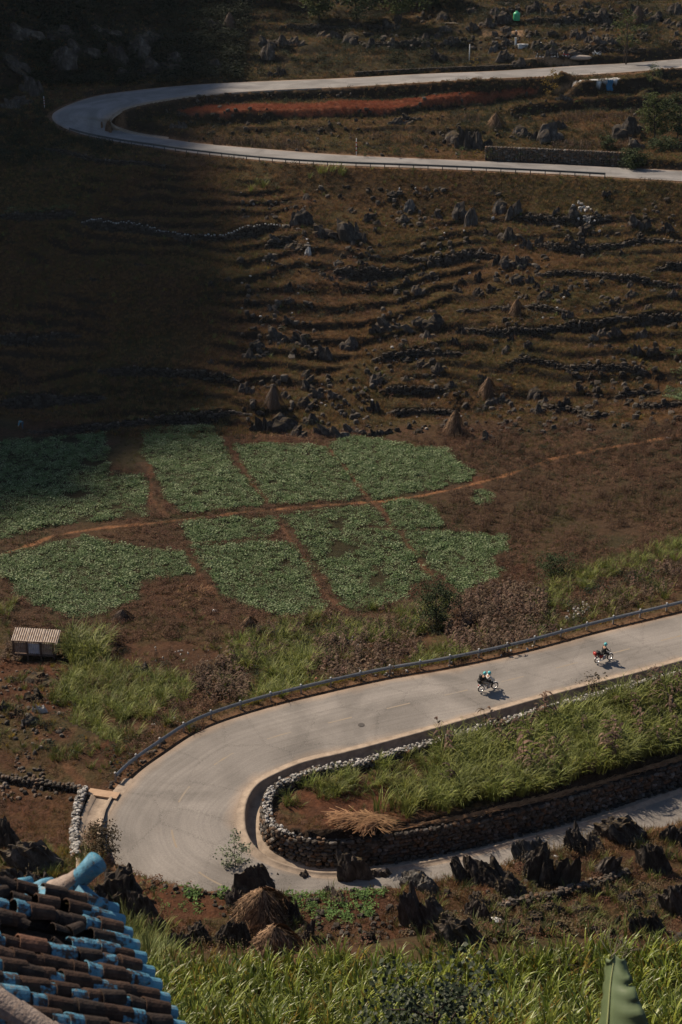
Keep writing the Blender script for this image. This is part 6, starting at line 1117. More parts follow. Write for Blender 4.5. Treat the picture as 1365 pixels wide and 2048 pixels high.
def person(loc, rz, pose, jac, tro, label, cat='person', helmet=None, scl=1.0, group=None, hair=None):
    root = empty('person', loc, rz, label, cat, group); root.scale = (scl,) * 3
    J = {}; S = pose; 
    J['pelvis'] = (*S['pelvis'], .125, .15); J['spine'] = (*S['spine'], .12, .14); J['chest'] = (*S['chest'], .125, .16); J['neck'] = (*S['neck'], .055); J['head'] = (*S['head'], .085, .075); hd = Vector(S['head']); J['crown'] = (*(hd + (hd - Vector(S['neck'])).normalized() * .09), .08)
    J['nose'] = (hd.x + S.get('face', (.1, 0, 0))[0], hd.y + S.get('face', (.1, 0, 0))[1], hd.z - .01, .014)
    E = [('pelvis', 'spine'), ('spine', 'chest'), ('chest', 'neck'), ('neck', 'head'), ('head', 'crown'), ('head', 'nose')]
    for s, q in ((1, 'l'), (-1, 'r')):
        for k, r_ in (('sho', .06), ('elb', .042), ('wri', .028), ('hip', .095), ('kne', .06), ('ank', .038), ('toe', .032)): v = S[k + q] if k + q in S else (S[k][0], S[k][1] * s, S[k][2]); J[k + q] = (*v, r_)
        w_ = Vector(J['wri' + q][:3]); f = (w_ - Vector(J['elb' + q][:3])).normalized(); J['palm' + q] = (*(w_ + f * .06), .028, .018); pl_ = Vector(J['palm' + q][:3]); side = Vector((-f.y, f.x, 0)); side = side.normalized() if side.length > .01 else Vector((0, 1, 0))
        E += [('chest', 'sho' + q), ('sho' + q, 'elb' + q), ('elb' + q, 'wri' + q), ('wri' + q, 'palm' + q), ('pelvis', 'hip' + q), ('hip' + q, 'kne' + q), ('kne' + q, 'ank' + q), ('ank' + q, 'toe' + q)]
        for i in range(4): o1 = pl_ + side * (.024 * (i - 1.5)) + f * (.045 - .005 * abs(i - 1.5)); o2 = o1 + Vector((0, 0, -.03)) + f * .012; J['fa%d%s' % (i, q)] = (*o1, .009); J['fb%d%s' % (i, q)] = (*o2, .008); E += [('palm' + q, 'fa%d%s' % (i, q)), ('fa%d%s' % (i, q), 'fb%d%s' % (i, q))]
        o1 = w_ + side * .04 + f * .035; J['th' + q] = (*o1, .010); J['ti' + q] = (*(o1 + f * .03 + Vector((0, 0, -.015))), .009); E += [('wri' + q, 'th' + q), ('th' + q, 'ti' + q)]
    skin('body', J, E, skin_m, root)
    def sub_(keys, g): return {k: (*J[k][:3], *[x + g for x in J[k][3:]]) for k in keys}
    K1 = ['chest', 'spine', 'pelvis', 'shol', 'elbl', 'wril', 'shor', 'elbr', 'wrir']; skin('jacket', sub_(K1, .02), [('chest', 'spine'), ('spine', 'pelvis'), ('chest', 'shol'), ('shol', 'elbl'), ('elbl', 'wril'), ('chest', 'shor'), ('shor', 'elbr'), ('elbr', 'wrir')], jac, root)
    K2 = ['pelvis', 'hipl', 'knel', 'ankl', 'hipr', 'kner', 'ankr']; skin('trousers', sub_(K2, .014), [('pelvis', 'hipl'), ('hipl', 'knel'), ('knel', 'ankl'), ('pelvis', 'hipr'), ('hipr', 'kner'), ('kner', 'ankr')], tro, root)
    for q in 'lr': skin('shoe', {'a': (*J['ank' + q][:2], J['ank' + q][2] - .04, .05), 'b': (*J['toe' + q][:3], .042)}, [('a', 'b')], blk, root)
    if helmet:
        hm = MB(); c = hd + Vector((0, 0, .035)); hm.lathe([(.118, -.09), (.132, -.03), (.138, .03), (.12, .09), (.075, .135), (.0, .15)], 16, c); hm.build('helmet', helmet, root, True)
        f = Vector(S.get('face', (.1, 0, 0))).normalized(); MB().add([c + f * .135 + Vector((-f.y * .09, f.x * .09, .02)), c + f * .135 + Vector((f.y * .09, -f.x * .09, .02)), c + f * .155 + Vector((f.y * .06, -f.x * .06, -.07)), c + f * .155 + Vector((-f.y * .06, f.x * .06, -.07))], [(0, 1, 2, 3)]).build('visor', vis_m, root)
    else:
        MB().lathe([(.088, -.03), (.1, .02), (.09, .075), (.05, .12), (0, .13)], 12, hd + Vector((-f.x * .02 if False else -.01, 0, .03))).build('hair', hair or mat('black_hair', (.012, .010, .009)), root, True)
    return root
RIDE = dict(pelvis=(-.08, 0, .88), spine=(-.07, 0, 1.05), chest=(-.01, 0, 1.28), neck=(.02, 0, 1.44), head=(.06, 0, 1.57), sho=(-.01, .19, 1.37), elb=(.16, .29, 1.16), wri=(.33, .30, 1.05), hip=(-.06, .10, .86), kne=(.32, .20, .80), ank=(.14, .18, .40), toe=(.29, .19, .34))
PILL = dict(pelvis=(-.48, 0, .93), spine=(-.47, 0, 1.10), chest=(-.42, 0, 1.34), neck=(-.40, 0, 1.50), head=(-.36, 0, 1.63), sho=(-.42, .19, 1.43), elb=(-.30, .27, 1.20), wri=(-.12, .20, 1.06), hip=(-.46, .11, .92), kne=(-.08, .24, .84), ank=(-.25, .22, .44), toe=(-.11, .23, .38))
def roadpt(px, py):
    p = P(px, py, 0.2)
    for _ in range(4): d = ((RN['c'][:, :2] - p[:2]) ** 2).sum(1); k = d.argmin(); p = P(px, py, RN['c'][k, 2] + .06)
    t = RN['c'][k - 4] - RN['c'][k + 4]; return p, math.atan2(t[1], t[0])
pA, hA = roadpt(976, 1399); pB, hB = roadpt(1207, 1341); hA += R(3); hB += R(3)
motorcycle(pA, hA, wh, 'white motorcycle carrying two riders on the near road', 'motorcycles being ridden on the near road')
person(pA, hA, RIDE, whj, bkj, 'driver in white jacket and teal helmet steering the two-up motorcycle', helmet=teal); person(pA, hA, PILL, bkj, beige, 'pillion passenger in black jacket, beige trousers and teal helmet', helmet=teal)
motorcycle(pB, hB, wh, 'white motorcycle ridden by one person with red luggage on the near road', 'motorcycles being ridden on the near road')
person(pB, hB, RIDE, bkj, bkj, 'lone rider all in black with a teal helmet', helmet=teal)
def bag(name, parent_p, h, loc, size, m, label, seed):
    V, F = ico(2); V = V * (1 + .08 * fbm(V[:, 0] * 2, V[:, 1] * 2 + V[:, 2], 1, 2, seed))[:, None]; V = np.sign(V) * np.abs(V) ** .7 * .5 * np.array(size); M_ = Matrix.Rotation(h, 3, 'Z'); p = np.array(parent_p) + np.array(M_ @ Vector(loc)); o = link(name, meshdata(name, V, F, m, True), None, p, (0, 0, h)); tag(o, label, 'luggage')
    b = MB(); b.box((0, 0, size[2] * .0), (size[0] * .12, size[1] * 1.03, size[2] * 1.03)); link('strap', b.data('strap', blk), o, (0, 0, 0))
bag('travel_bag', pA, hA, (-.80, 0, 1.02), (.34, .42, .36), blk, 'black travel bag strapped behind the pillion passenger', 1); bag('backpack', pA, hA, (-.72, 0, 1.38), (.24, .34, .46), blk, 'black backpack worn by the pillion passenger', 2)
bag('travel_bag', pB, hB, (-.62, 0, .98), (.42, .40, .30), blk, 'black travel bag behind the lone rider', 3); bag('red_bag', pB, hB, (-.90, .02, .95), (.26, .44, .34), redp, 'red bag at the very back of the single rider motorcycle', 4); bag('red_pannier', pB, hB, (-.45, -.24, .72), (.36, .16, .28), redp, 'red pannier on the side of the single rider motorcycle', 5)
# parked ones by the upper road
def gp(px, py): return G1(px, py)
for k, (x, y, m_, lab) in enumerate([(1078,136,blk,'dark motorcycle parked alone at the left of the row beside the upper road'),(1108,135,blk,'dark motorcycle parked second in the row beside the upper road'),(1130,134,redp,'motorcycle with a pale seat at the right end of the parked row'),(1192,130,wh,'white motorcycle parked apart beside the sand heap')]):
    motorcycle(gp(x, y) + np.array([0, 0, .03]), R(175) if k != 1 else R(10), m_, lab, 'motorcycles parked beside the upper road', lean=R(6))
FARM = dict(pelvis=(0, 0, .92), spine=(.10, 0, 1.06), chest=(.36, 0, 1.12), neck=(.5, 0, 1.08), head=(.6, 0, 1.0), face=(.06, 0, 0), sho=(.38, .18, 1.1), elb=(.45, .2, .82), wri=(.55, .14, .58), hip=(0, .1, .9), kne=(.05, .12, .48), ank=(0, .12, .08), toe=(.15, .13, .04))
STAND = dict(pelvis=(0, 0, .95), spine=(0, 0, 1.12), chest=(.02, 0, 1.35), neck=(.02, 0, 1.5), head=(.04, 0, 1.62), sho=(.01, .19, 1.43), elb=(.02, .25, 1.17), wri=(.12, .24, .95), hip=(0, .1, .93), kne=(.02, .11, .5), ank=(0, .11, .08), toe=(.14, .12, .04))
person(gp(48, 876), R(200), FARM, mat('blue_shirt', (.12, .30, .36), (.08, .22, .28), 4), mat('blue_trousers', (.06, .14, .2)), 'farmer in blue bending over at the shaded edge of the bean field')
person(gp(1031, 97) , R(250), STAND, bkj, bkj, 'person in dark clothes and a white hat standing beside the white pillar', helmet=whj)
# ------------------------------------------------------------------ things around the upper road
whp = mat('white_plaster', (.58, .59, .58), (.45, .46, .46), 2, bump=.01)
def lm(px, py): p = G1(px, py); return p, FPX / proj(p)[2]
p, s = lm(1032, 60); t = empty('water_tank', p, 0, 'bright green plastic water tank with domed lid on the hillside', 'water tank'); grn = mat('green_plastic', (.05, .42, .20), (.04, .34, .16), 2, rough=.4, spec=.5)
MB().lathe([(.0, 0), (.72, 0), (.74, .1), (.70, .35), (.74, .45), (.70, .7), (.74, .8), (.70, 1.05), (.74, 1.15), (.72, 1.4), (.55, 1.65), (.3, 1.75)], 24).build('tank_body', grn, t, True); MB().lathe([(.3, 1.74), (.31, 1.86), (.27, 1.92), (0, 1.95)], 16).build('lid', grn, t, True); MB().tube([(.7, 0, .2), (1.0, 0, .1), (1.1, 0, -.3)], .04, 6).build('pipe', blk, t)
for (x, y, w_, h_, d_, lab) in [(1044,114,2.0,.62,1.1,'larger white box tomb on red soil above the parked motorcycles'),(1073,109,1.6,.45,1.0,'smaller white box tomb to the right of the larger one')]:
    p, s = lm(x, y); t = empty('white_tomb', p, R(6), lab, 'tomb', 'white tombs above the upper road'); MB().box((0, 0, h_ / 2 - .1), (w_, d_, h_ + .2)).build('block', whp, t); MB().box((0, 0, h_ + .045), (w_ + .12, d_ + .12, .09)).build('slab', whp, t)
p, s = lm(1030, 109); t = empty('white_pillar', p, 0, 'narrow white pillar standing left of the larger tomb', 'pillar'); MB().box((0, 0, .65), (.34, .3, 1.5)).build('shaft', whp, t); MB().box((0, 0, 1.44), (.42, .38, .08)).build('cap', whp, t)
p, s = lm(907, 66); t = empty('board_pile', p + np.array([0, 0, .12]), R(-6), 'stack of pale boards lying on the hillside left of the green tank', 'board pile')
for k in range(6): MB().box((rnd.uniform(-.1, .1), -.75 + .3 * k, .03 * (k % 2)), (4.6, .28, .05)).build('board', mat('pale_board', (.30, .25, .19), (.22, .18, .14), 2), t)
p, s = lm(970, 71); V, F = ico(2); o = link('sand_heap', meshdata('sand_heap', V * [1.7, .9, .4] * (1 + .2 * fbm(V[:, 0] * 2, V[:, 1] * 2, 1, 2, 4))[:, None], F, mat('sand', (.40, .28, .17), (.30, .2, .12), 3), True), None, p); tag(o, 'flat heap of tan sand on the bare earth left of the green tank', 'sand heap')
p, s = lm(1158, 134); V, F = ico(3); o = link('gravel_heap', meshdata('gravel_heap', V * [2.4, 1.1, .5] * (1 + .12 * fbm(V[:, 0] * 3, V[:, 1] * 3, 1, 3, 5))[:, None], F, mat('grey_sand', (.30, .26, .22), (.22, .18, .15), 3), True), None, p); tag(o, 'grey gravel heap on the roadside between the parked motorcycles', 'gravel heap')
soup('stone_litter', 200, (1110, 1245, 150, 166), .2, .5, M_WALL, 'broken grey stones beside the pale slurry patch', 21, -9)
soup('stone_litter', 120, (1000, 1180, 105, 130), .15, .5, M_WALL, 'pale stones around the white tombs', 22, -9)
# blue cloth hanging on the bank
p, s = lm(1217, 199); t = empty('blue_cloth', p, 0, 'blue cloth hanging down the bank under the slurry patch', 'cloth'); V = []; F = []
for i in range(7):
    for j in range(9): V.append(((i / 6 - .5) * (1.0 + .25 * j / 8) + .1 * math.sin(j), -.15 + .1 * math.sin(i * 1.9 + j * .5), 1.9 - 2.0 * j / 8 + .1 * math.sin(i * 2.3)))
F = [(i * 9 + j, i * 9 + j + 1, (i + 1) * 9 + j + 1, (i + 1) * 9 + j) for i in range(6) for j in range(8)]; o = link('blue_sheet', meshdata('blue_sheet', V, F, mat('blue_fabric', (.03, .16, .30), (.02, .10, .20), 2), True), t); md = o.modifiers.new('t', 'SOLIDIFY'); md.thickness = .02
MB().tube([(-.6, 0, 1.93), (.6, 0, 1.93)], .03, 6).tube([(-.6, 0, 1.93), (-.6, 0, 0)], .03, 6).build('hanging_pole', wood, t)
# poles, kilometre stone, drain cover
def pole(px, py, h, lab, m, r_=.06, bands=False):
    p, s = lm(px, py); H_ = h / s / .97; t = empty('roadside_pole', p, 0, lab, 'pole'); MB().tube([(0, 0, -.2), (0, 0, H_)], [r_, r_ * .8], 8).build('shaft', m, t, True)
    if bands:
        for k in range(3): MB().tube([(0, 0, H_ * (.3 + .22 * k)), (0, 0, H_ * (.38 + .22 * k))], r_ * 1.15, 8).build('red_band', redp, t)
    MB().lathe([(r_, 0), (r_ * 1.2, .03), (0, .08)], 8, (0, 0, H_)).build('cap', m, t)
pole(713, 331, 34, 'red and white banded pole standing by the guardrail of the far road', whp, .07, True); pole(938, 140, 30, 'pale concrete pole at the edge of the upper road', whp, .11); pole(92, 235, 22, 'banded pole on the shaded outer edge of the far bend', whp, .08, True); pole(1245, 150, 62, 'thin wooden pole beside the trunk of the roadside tree', wood, .05)
pole(1079, 66, 28, 'slim dark pole on the terrace right of the green tank', wood, .05)
p = G1(632, 1391); t = empty('kilometre_stone', p + np.array([0, 0, -.05]), R(-60), 'white kilometre stone with a red top on the verge under the guardrail', 'kilometre stone'); MB().box((0, 0, .28), (.30, .16, .62)).build('stone', whp, t)
MB().box((0, 0, .66), (.31, .17, .14)).lathe([(.155, -.085), (.155, .085)], 12, (0, 0, .73), Matrix.Rotation(R(90), 3, 'X')).build('red_top', mat('faded_red', (.45, .16, .13), (.4, .13, .1), 4), t)
d_, h_ = roadpt(723, 1468); o = MB().lathe([(0, .01), (.2, .01), (.21, 0), (.26, 0), (.26, -.03)], 20).build('drain_cover', mat('iron', (.06, .055, .05), (.09, .08, .07), 9, rough=.6), None, loc=d_ + np.array([0, 0, .005])); tag(o, 'small dark round drain cover in the near road surface', 'drain cover')
# litter
for k, (x, y, sz, lab) in enumerate([(430,1240,.35,'white plastic scrap on the brown plot below the bean fields'),(990,1862,.45,'crumpled white plastic at the corn edge under the rocks'),(838,1862,.2,'tiny white scrap beside the slanted rock blades'),(1337,895,.3,'white scrap beside the path near the frame edge'),(1112,1735,.28,'pale upright shard between the dark rocks'),(615,497,.3,'white scrap on the slope above the standing stone'),(803,1738,.25,'small white scrap on the lower road edge')]):
    V, F = ico(1); V = V * (1 + .5 * fbm(V[:, 0] * 3 + k, V[:, 1] * 3 + V[:, 2], .8, 2, k))[:, None] * [sz, sz * .7, sz * .4]; o = link('litter_scrap', meshdata('litter_scrap', V, F, whp), None, G1(x, y) + np.array([0, 0, .08])); tag(o, lab, 'litter')
p = G1(1330, 966); 
# ------------------------------------------------------------------ trees and shrubs
def plant(name, px, py, w, h, label, cat, leaf_m, n=900, leaf=.22, crown0=.3, trunk=.08, seed=1, bark=None, dens='blob', limbs=7, loc=None, sizem=None, leafel=1.0, lw=.45):
    r = np.random.default_rng(seed)
    if loc is None: p, s = lm(px, py); W_ = w / s; H_ = h / s / .95
    else: p = np.array(loc); W_, H_ = sizem
    root = empty(name, p, r.uniform(0, 6), label, cat); bark = bark or mat('bark', (.07, .055, .045), (.04, .03, .025), 6); mb = MB(); tips = []
    lean = r.normal(0, .05, 2) * H_
    mb.tube([(0, 0, -.2), (lean[0] * .3, lean[1] * .3, H_ * crown0), (lean[0], lean[1], H_ * .85)], [trunk, trunk * .8, trunk * .25], 7); mb.build('trunk', bark, root, True)
    cl = []; lb = MB()
    for i in range(limbs):
        t = crown0 * .6 + (1 - crown0 * .6) * (i + r.random()) / limbs * .85; a = i * 2.4 + r.uniform(-.5, .5); L = W_ * .5 * r.uniform(.55, .95) * math.sin(math.pi * min(.95, max(.15, (t - crown0 * .5) / (1 - crown0 * .5)))) ** .5
        b = Vector((lean[0] * t, lean[1] * t, H_ * t * .85)); e = b + Vector((math.cos(a) * L, math.sin(a) * L, H_ * r.uniform(.06, .22))); m_ = (b + e) / 2 + Vector((0, 0, H_ * .03)); lb.tube([b, m_, e], [trunk * .45, trunk * .3, trunk * .1], 5, 0, False); cl.append((e, W_ * r.uniform(.13, .24))); cl.append((m_, W_ * r.uniform(.10, .17)))
    cl.append((Vector((lean[0], lean[1], H_ * .9)), W_ * .2)); lb.build('limb', bark, root, True); V = []; F = []
    for i in range(n):
        c, rad = cl[r.integers(0, len(cl))]; v = Vector(r.normal(0, 1, 3)); v = v.normalized() * rad * (r.random() ** .4) ; v.z *= .75; q = c + v
        if q.z > H_ * 1.03: q.z = H_ * r.uniform(.9, 1.03)
        e = Euler((r.uniform(-.9, .9), r.uniform(-.9, .9), r.uniform(0, 6.28))).to_matrix(); s_ = leaf * r.uniform(.6, 1.3); k = len(V)
        for u in ((-.5 * leafel, 0, 0), (0, -lw, .1), (.5 * leafel, 0, 0), (0, lw, .1)): V.append(tuple(q + e @ (Vector(u) * s_)))
        F.append((k, k + 1, k + 2, k + 3))
    o = link('crown', meshdata('crown', V, F, leaf_m), root); return root
lf_dark = mat('dark_leaf', (.055, .075, .028), (.025, .038, .015), .5, transl=.25); lf_mid = mat('mid_leaf', (.085, .105, .035), (.045, .06, .02), .5, transl=.3); lf_yel = mat('autumn_leaf', (.26, .16, .03), (.12, .10, .03), .6, transl=.35); lf_brown = mat('bronze_leaf', (.085, .065, .032), (.05, .035, .02), 1, transl=.2); lf_pale = mat('silver_leaf', (.20, .22, .14), (.10, .13, .07), 1, transl=.2, rough=.5)
lf_blk = mat('glossy_dark_leaf', (.035, .050, .022), (.018, .028, .014), 1, rough=.55, spec=.3, transl=.15)
plant('roadside_tree', 1250, 153, 62, 108, 'thin airy tree standing alone at the edge of the upper road', 'tree', lf_mid, 900, .32, .42, .16, 1)
plant('round_bush', 1266, 362, 60, 44, 'dense round dark green bush covering the end of the far guardrail', 'bush', lf_dark, 2600, .26, .12, .12, 2, limbs=12)
plant('leafy_tree', 1310, 300, 66, 92, 'taller bushy green tree between the far road branches', 'tree', lf_mid, 3000, .30, .12, .16, 3, limbs=13)
plant('leafy_tree', 1352, 300, 60, 92, 'darker bushy tree cut by the frame edge between the far roads', 'tree', lf_dark, 2800, .30, .12, .16, 4, limbs=13)
plant('low_bush', 1322, 325, 80, 32, 'dark low bush beneath the two bushy trees', 'bush', lf_dark, 1800, .26, .1, .1, 5, limbs=9); plant('low_bush', 1215, 318, 40, 26, 'dark low bush at the end of the roadside wall', 'bush', lf_dark, 900, .26, .1, .08, 6)
plant('small_tree', 1103, 215, 42, 54, 'yellowish small tree on the bank between the far roads', 'tree', lf_yel, 500, .26, .3, .08, 7); plant('small_tree', 1300, 190, 44, 42, 'thin grey green shrub under the upper road culvert', 'shrub', lf_mid, 450, .22, .2, .06, 8)
plant('dark_shrub', 875, 1272, 96, 108, 'tall ragged dark shrub rising among the dead corn', 'shrub', lf_dark, 3200, .17, .12, .09, 9, limbs=14); plant('dark_shrub', 1110, 1172, 82, 48, 'low spreading dark shrub on the edge of the brown field', 'shrub', lf_dark, 2200, .15, .1, .07, 10, limbs=11)
plant('bronze_shrub', 205, 1735, 92, 78, 'bronze leaved shrub in front of the drain left of the bend', 'shrub', lf_brown, 1500, .13, .12, .05, 11, limbs=12); plant('pale_shrub', 473, 1765, 72, 82, 'pale leaved thin shrub at the road edge beside the tallest rock', 'shrub', lf_pale, 700, .14, .15, .04, 12, limbs=9)
plant('yellow_bush', 1185, 1412, 92, 40, 'sparse yellow and green bush spilling over the pale wall coping', 'bush', lf_brown, 700, .16, .1, .04, 13, limbs=11)
TT = [(640,60,100,70),(715,62,120,90),(800,66,125,95),(860,40,90,60),(560,30,80,50),(900,20,70,45),(760,20,110,60)]
for k, (x, y, w_, h_) in enumerate(TT): plant('broadleaf_tree', x, y, w_, h_, ['broadleaf tree left in the dark group at the top of the picture','second broadleaf tree of the dark group at the top','largest broadleaf tree in the middle of the dark group at the top','broadleaf tree at the right end of the dark group at the top','lone small tree left of the dark group at the top','small tree near the top edge above the pale boards','tree behind the dark group, cut by the top edge'][k], 'tree', lf_mid if k % 2 == 0 else lf_dark, 1500, .7, .2, .2, 20 + k, limbs=12, lw=.34)
for k, (x, y, h_) in enumerate([(730,333,26),(790,335,22),(838,336,24),(921,338,28),(980,341,24),(1040,342,26),(1070,343,20),(1183,346,24),(1215,349,20),(953,338,20),(947,158,22)]):
    red_ = k in (9, 10); plant('roadside_sapling', x, y, 30, h_, ['first sapling right of the banded pole','second sapling right of the banded pole','third sapling right of the banded pole','broad drooping sapling above the guardrail middle','sapling right of the orange one by the far guardrail','bigger sapling before the stone roadside wall','short sapling before the stone roadside wall','drooping sapling under the right part of the stone wall','last sapling before the round bush','orange leaved sapling by the far guardrail','yellow leaved sapling on the edge of the upper road'][k], 'sapling', lf_yel if red_ else lf_mid, 70, .34, .25, .03, 40 + k, limbs=5, lw=.22)
# foreground: dark glossy shrub
plant('glossy_shrub', 0, 0, 0, 0, 'dark glossy leaved shrub crown in front of the corn at the bottom', 'shrub', lf_blk, 2700, .12, .12, .08, 61, loc=(1.9, 22.6, gz(1.9, 22.6)), sizem=(3.6, 4.15), limbs=18)
# bare branching tree
def bare(loc, H_, label, seed, m):
    r = np.random.default_rng(seed); mb = MB()
    def br(p, d, L, rad, lev):
        q = p + d * L; mid = (p + q) / 2 + Vector(r.normal(0, .05, 3)) * L; mb.tube([p, mid, q], [rad, rad * .8, rad * .6], 5, 0, False)
        if lev == 0: return
        for _ in range(r.integers(2, 4)): nd = (d + Vector((r.normal(0, .55), r.normal(0, .35), r.normal(.05, .35)))).normalized(); br(q if _ == 0 else p + (q - p) * r.uniform(.5, 1), nd, L * r.uniform(.6, .85), rad * .55, lev - 1)
    br(Vector((0, 0, -.2)), Vector((.1, 0, 1)).normalized(), H_ * .34, .035, 5); root = empty('bare_tree', loc, 0, label, 'bare tree'); mb.build('branches', m, root, True); return root
bb = mat('bare_bark', (.36, .31, .26), (.22, .18, .15), 5)
q = P(1222, 1985, gz(*P(1222, 1985, 21)[:2]) + .3); bare((q[0], q[1], gz(q[0], q[1])), 2.7, 'leafless pale branching sapling rising from the corn', 5, bb); q = P(1195, 2005, 21.0); bare((q[0] - .6, q[1], gz(q[0], q[1])), 2.3, 'leafless darker sapling left of the pale one in the corn', 8, mat('bare_bark_dark', (.12, .09, .07), (.08, .06, .045), 5))
# ------------------------------------------------------------------ banana plant in front
ban_m = mat('banana_leaf', (.17, .22, .11), (.11, .155, .07), 1.2, rough=.4, spec=.5, transl=.25); rib_m = mat('banana_rib', (.32, .34, .16), (.25, .28, .12), 2)
def pd(px, py, dep): d = raydir(px, py); return np.array([0, 0, CZ]) + d * dep
bx = pd(1235, 2110, 16.6); bz = gz(bx[0], bx[1]); ban = empty('banana_plant', (bx[0], bx[1] - .2, bz), 0, 'tall folded banana leaf standing up in front of the corn', 'banana plant'); O = np.array([bx[0], bx[1] - .2, bz])
MB().tube([(0, 0, -.3), (0, 0, (bx[2] - bz) * .5), (.05, 0, (bx[2] - bz) - .9)], [.14, .11, .06], 10).build('stem', mat('banana_stem', (.14, .15, .06), (.10, .08, .04), 3), ban, True)
mid = np.array([pd(1212, 2300, 16.4), pd(1215, 2200, 16.5), pd(1214, 2100, 16.6), pd(1218, 2030, 16.7), pd(1222, 1980, 16.8), pd(1230, 1928, 16.9)]) - O
rt = np.array([pd(1225, 2300, 16.3), pd(1300, 2200, 16.3), pd(1306, 2100, 16.4), pd(1286, 2030, 16.5), pd(1266, 1978, 16.7), pd(1250, 1930, 16.9)]) - O
lt = np.array([pd(1205, 2300, 16.7), pd(1190, 2200, 16.9), pd(1194, 2100, 17.0), pd(1203, 2030, 17.0), pd(1208, 1980, 17.0), pd(1212, 1934, 16.95)]) - O
mid, rt, lt = smooth_line(mid, 40), smooth_line(rt, 40), smooth_line(lt, 40); V = []; F = []
for i in range(40):
    for j in range(13):
        t = (j - 6) / 6; a = mid[i]; b = rt[i] if t > 0 else lt[i]; tear = .22 * (vn(np.array(i * 1.7), np.array(5.0 + np.sign(t)), 9) > .93); q_ = a + (b - a) * abs(t) * (1 - tear * abs(t) ** 2); fo = .030 * math.sin(i * 1.15 + abs(t) * 2.0) * abs(t) + .012 * math.sin(i * 3.1 + abs(t) * 3) * abs(t) + .06 * math.sin(abs(t) * 3.1); cut = .03 * (vn(np.array(i * .9), np.array(3.0 + np.sign(t)), 5)) * abs(t) ** 3; V.append((q_[0], q_[1] - fo, q_[2] - cut * 2))
F = [(i * 13 + j, i * 13 + j + 1, (i + 1) * 13 + j + 1, (i + 1) * 13 + j) for i in range(39) for j in range(12)]; lfb = link('leaf', meshdata('banana_leaf', V, F, ban_m, True), ban); md = lfb.modifiers.new('t', 'SOLIDIFY'); md.thickness = .003
MB().tube([tuple(v + np.array([0, -.012, 0])) for v in mid[:38]], [.016 * (1 - .6 * i / 40) for i in range(38)], 6).build('midrib', rib_m, ban, True)
# ------------------------------------------------------------------ house in front: clay tile roof with blue painted mortar
A0 = pd(205, 1840, 17.2)
be = R(33); e_ = Vector((.46, -.888, 0)).normalized(); dh = Vector((.888, .46, 0)).normalized(); dn = (dh * math.cos(be) - Vector((0, 0, 1)) * math.sin(be)).normalized(); up_ = e_.cross(dn); up_ = up_ if up_.z > 0 else -up_
house = empty('tiled_house', (A0[0], A0[1], gz(A0[0], A0[1])), 0, 'old house corner with brown clay tiles and chipped sky blue mortar', 'house'); HO = Vector((A0[0], A0[1], float(gz(A0[0], A0[1])))); A0v = Vector(A0)
t_br = [mat('clay_tile_%d' % k, a, b, 9, rough=.85, bump=.01, bscale=30) for k, (a, b) in enumerate([((.065, .036, .023), (.028, .017, .012)), ((.095, .055, .036), (.040, .024, .017)), ((.050, .035, .027), (.020, .014, .011)), ((.19, .095, .060), (.085, .045, .03))])]
def paint_mat(lo=.38):
    m = bpy.data.materials.new('chipped_blue'); m.use_nodes = True; N, L = nodes(m); b = N['Principled BSDF']; b.inputs['Roughness'].default_value = .65; tc = N.new('ShaderNodeTexCoord'); n = N.new('ShaderNodeTexNoise'); n.inputs['Scale'].default_value = 9; n.inputs['Detail'].default_value = 8; n.inputs['Roughness'].default_value = .7; va = N.new('ShaderNodeVectorMath'); va.operation = 'ADD'; ob = N.new('ShaderNodeObjectInfo'); L.new(tc.outputs['Object'], va.inputs[0]); vm = N.new('ShaderNodeVectorMath'); vm.operation = 'SCALE'; vm.inputs[0].default_value = (31, 17, 9); L.new(ob.outputs['Random'], vm.inputs['Scale']); L.new(vm.outputs[0], va.inputs[1]); L.new(va.outputs[0], n.inputs['Vector'])
    r_ = N.new('ShaderNodeValToRGB'); e = r_.color_ramp.elements; e[0].position = lo; e[0].color = (.05, .03, .022, 1); e[1].position = lo + .05; e[1].color = (.05, .17, .25, 1); q = e.new(.56); q.color = (.085, .26, .37, 1); q = e.new(.66); q.color = (.20, .21, .20, 1)
    L.new(n.outputs['Fac'], r_.inputs[0]); L.new(r_.outputs[0], b.inputs['Base Color']); bp = N.new('ShaderNodeBump'); bp.inputs['Distance'].default_value = .02; L.new(n.outputs['Fac'], bp.inputs['Height']); L.new(bp.outputs[0], b.inputs['Normal']); return m
t_blue = paint_mat(.45); t_blue2 = paint_mat(.30); mortar = mat('bare_mortar', (.34, .27, .22), (.22, .17, .14), 8, bump=.02, bscale=30)
def tile_mesh(name, L, r0, r1, m, arc=165, th=.014, under=False, n=9, jit=0):
    V = []; F = []; 
    for j, (x, rr) in enumerate(((0, r0), (L * .5, (r0 + r1) / 2), (L, r1))):
        for sd in (0, 1):
            for i in range(n): a = R(90 - arc / 2 + arc * i / (n - 1)); q = rr - th * sd; V.append((x, q * math.cos(a), (q * math.sin(a) - rr * .1) * (-1 if under else 1)))
    for j in range(2):
        for i in range(n - 1):
            a = j * 2 * n + i; F.append((a, a + 1, a + 2 * n + 1, a + 2 * n)); a += n; F.append((a + 1, a, a + 2 * n, a + 2 * n + 1))
    for j in (0, 2):
        for i in range(n - 1): a = j * 2 * n + i; F.append((a, a + n, a + n + 1, a + 1) if j == 0 else (a + 1, a + n + 1, a + n, a))
    return meshdata(name, V, F, m, False)
GAP = .245; TL = .29; VIS = .188
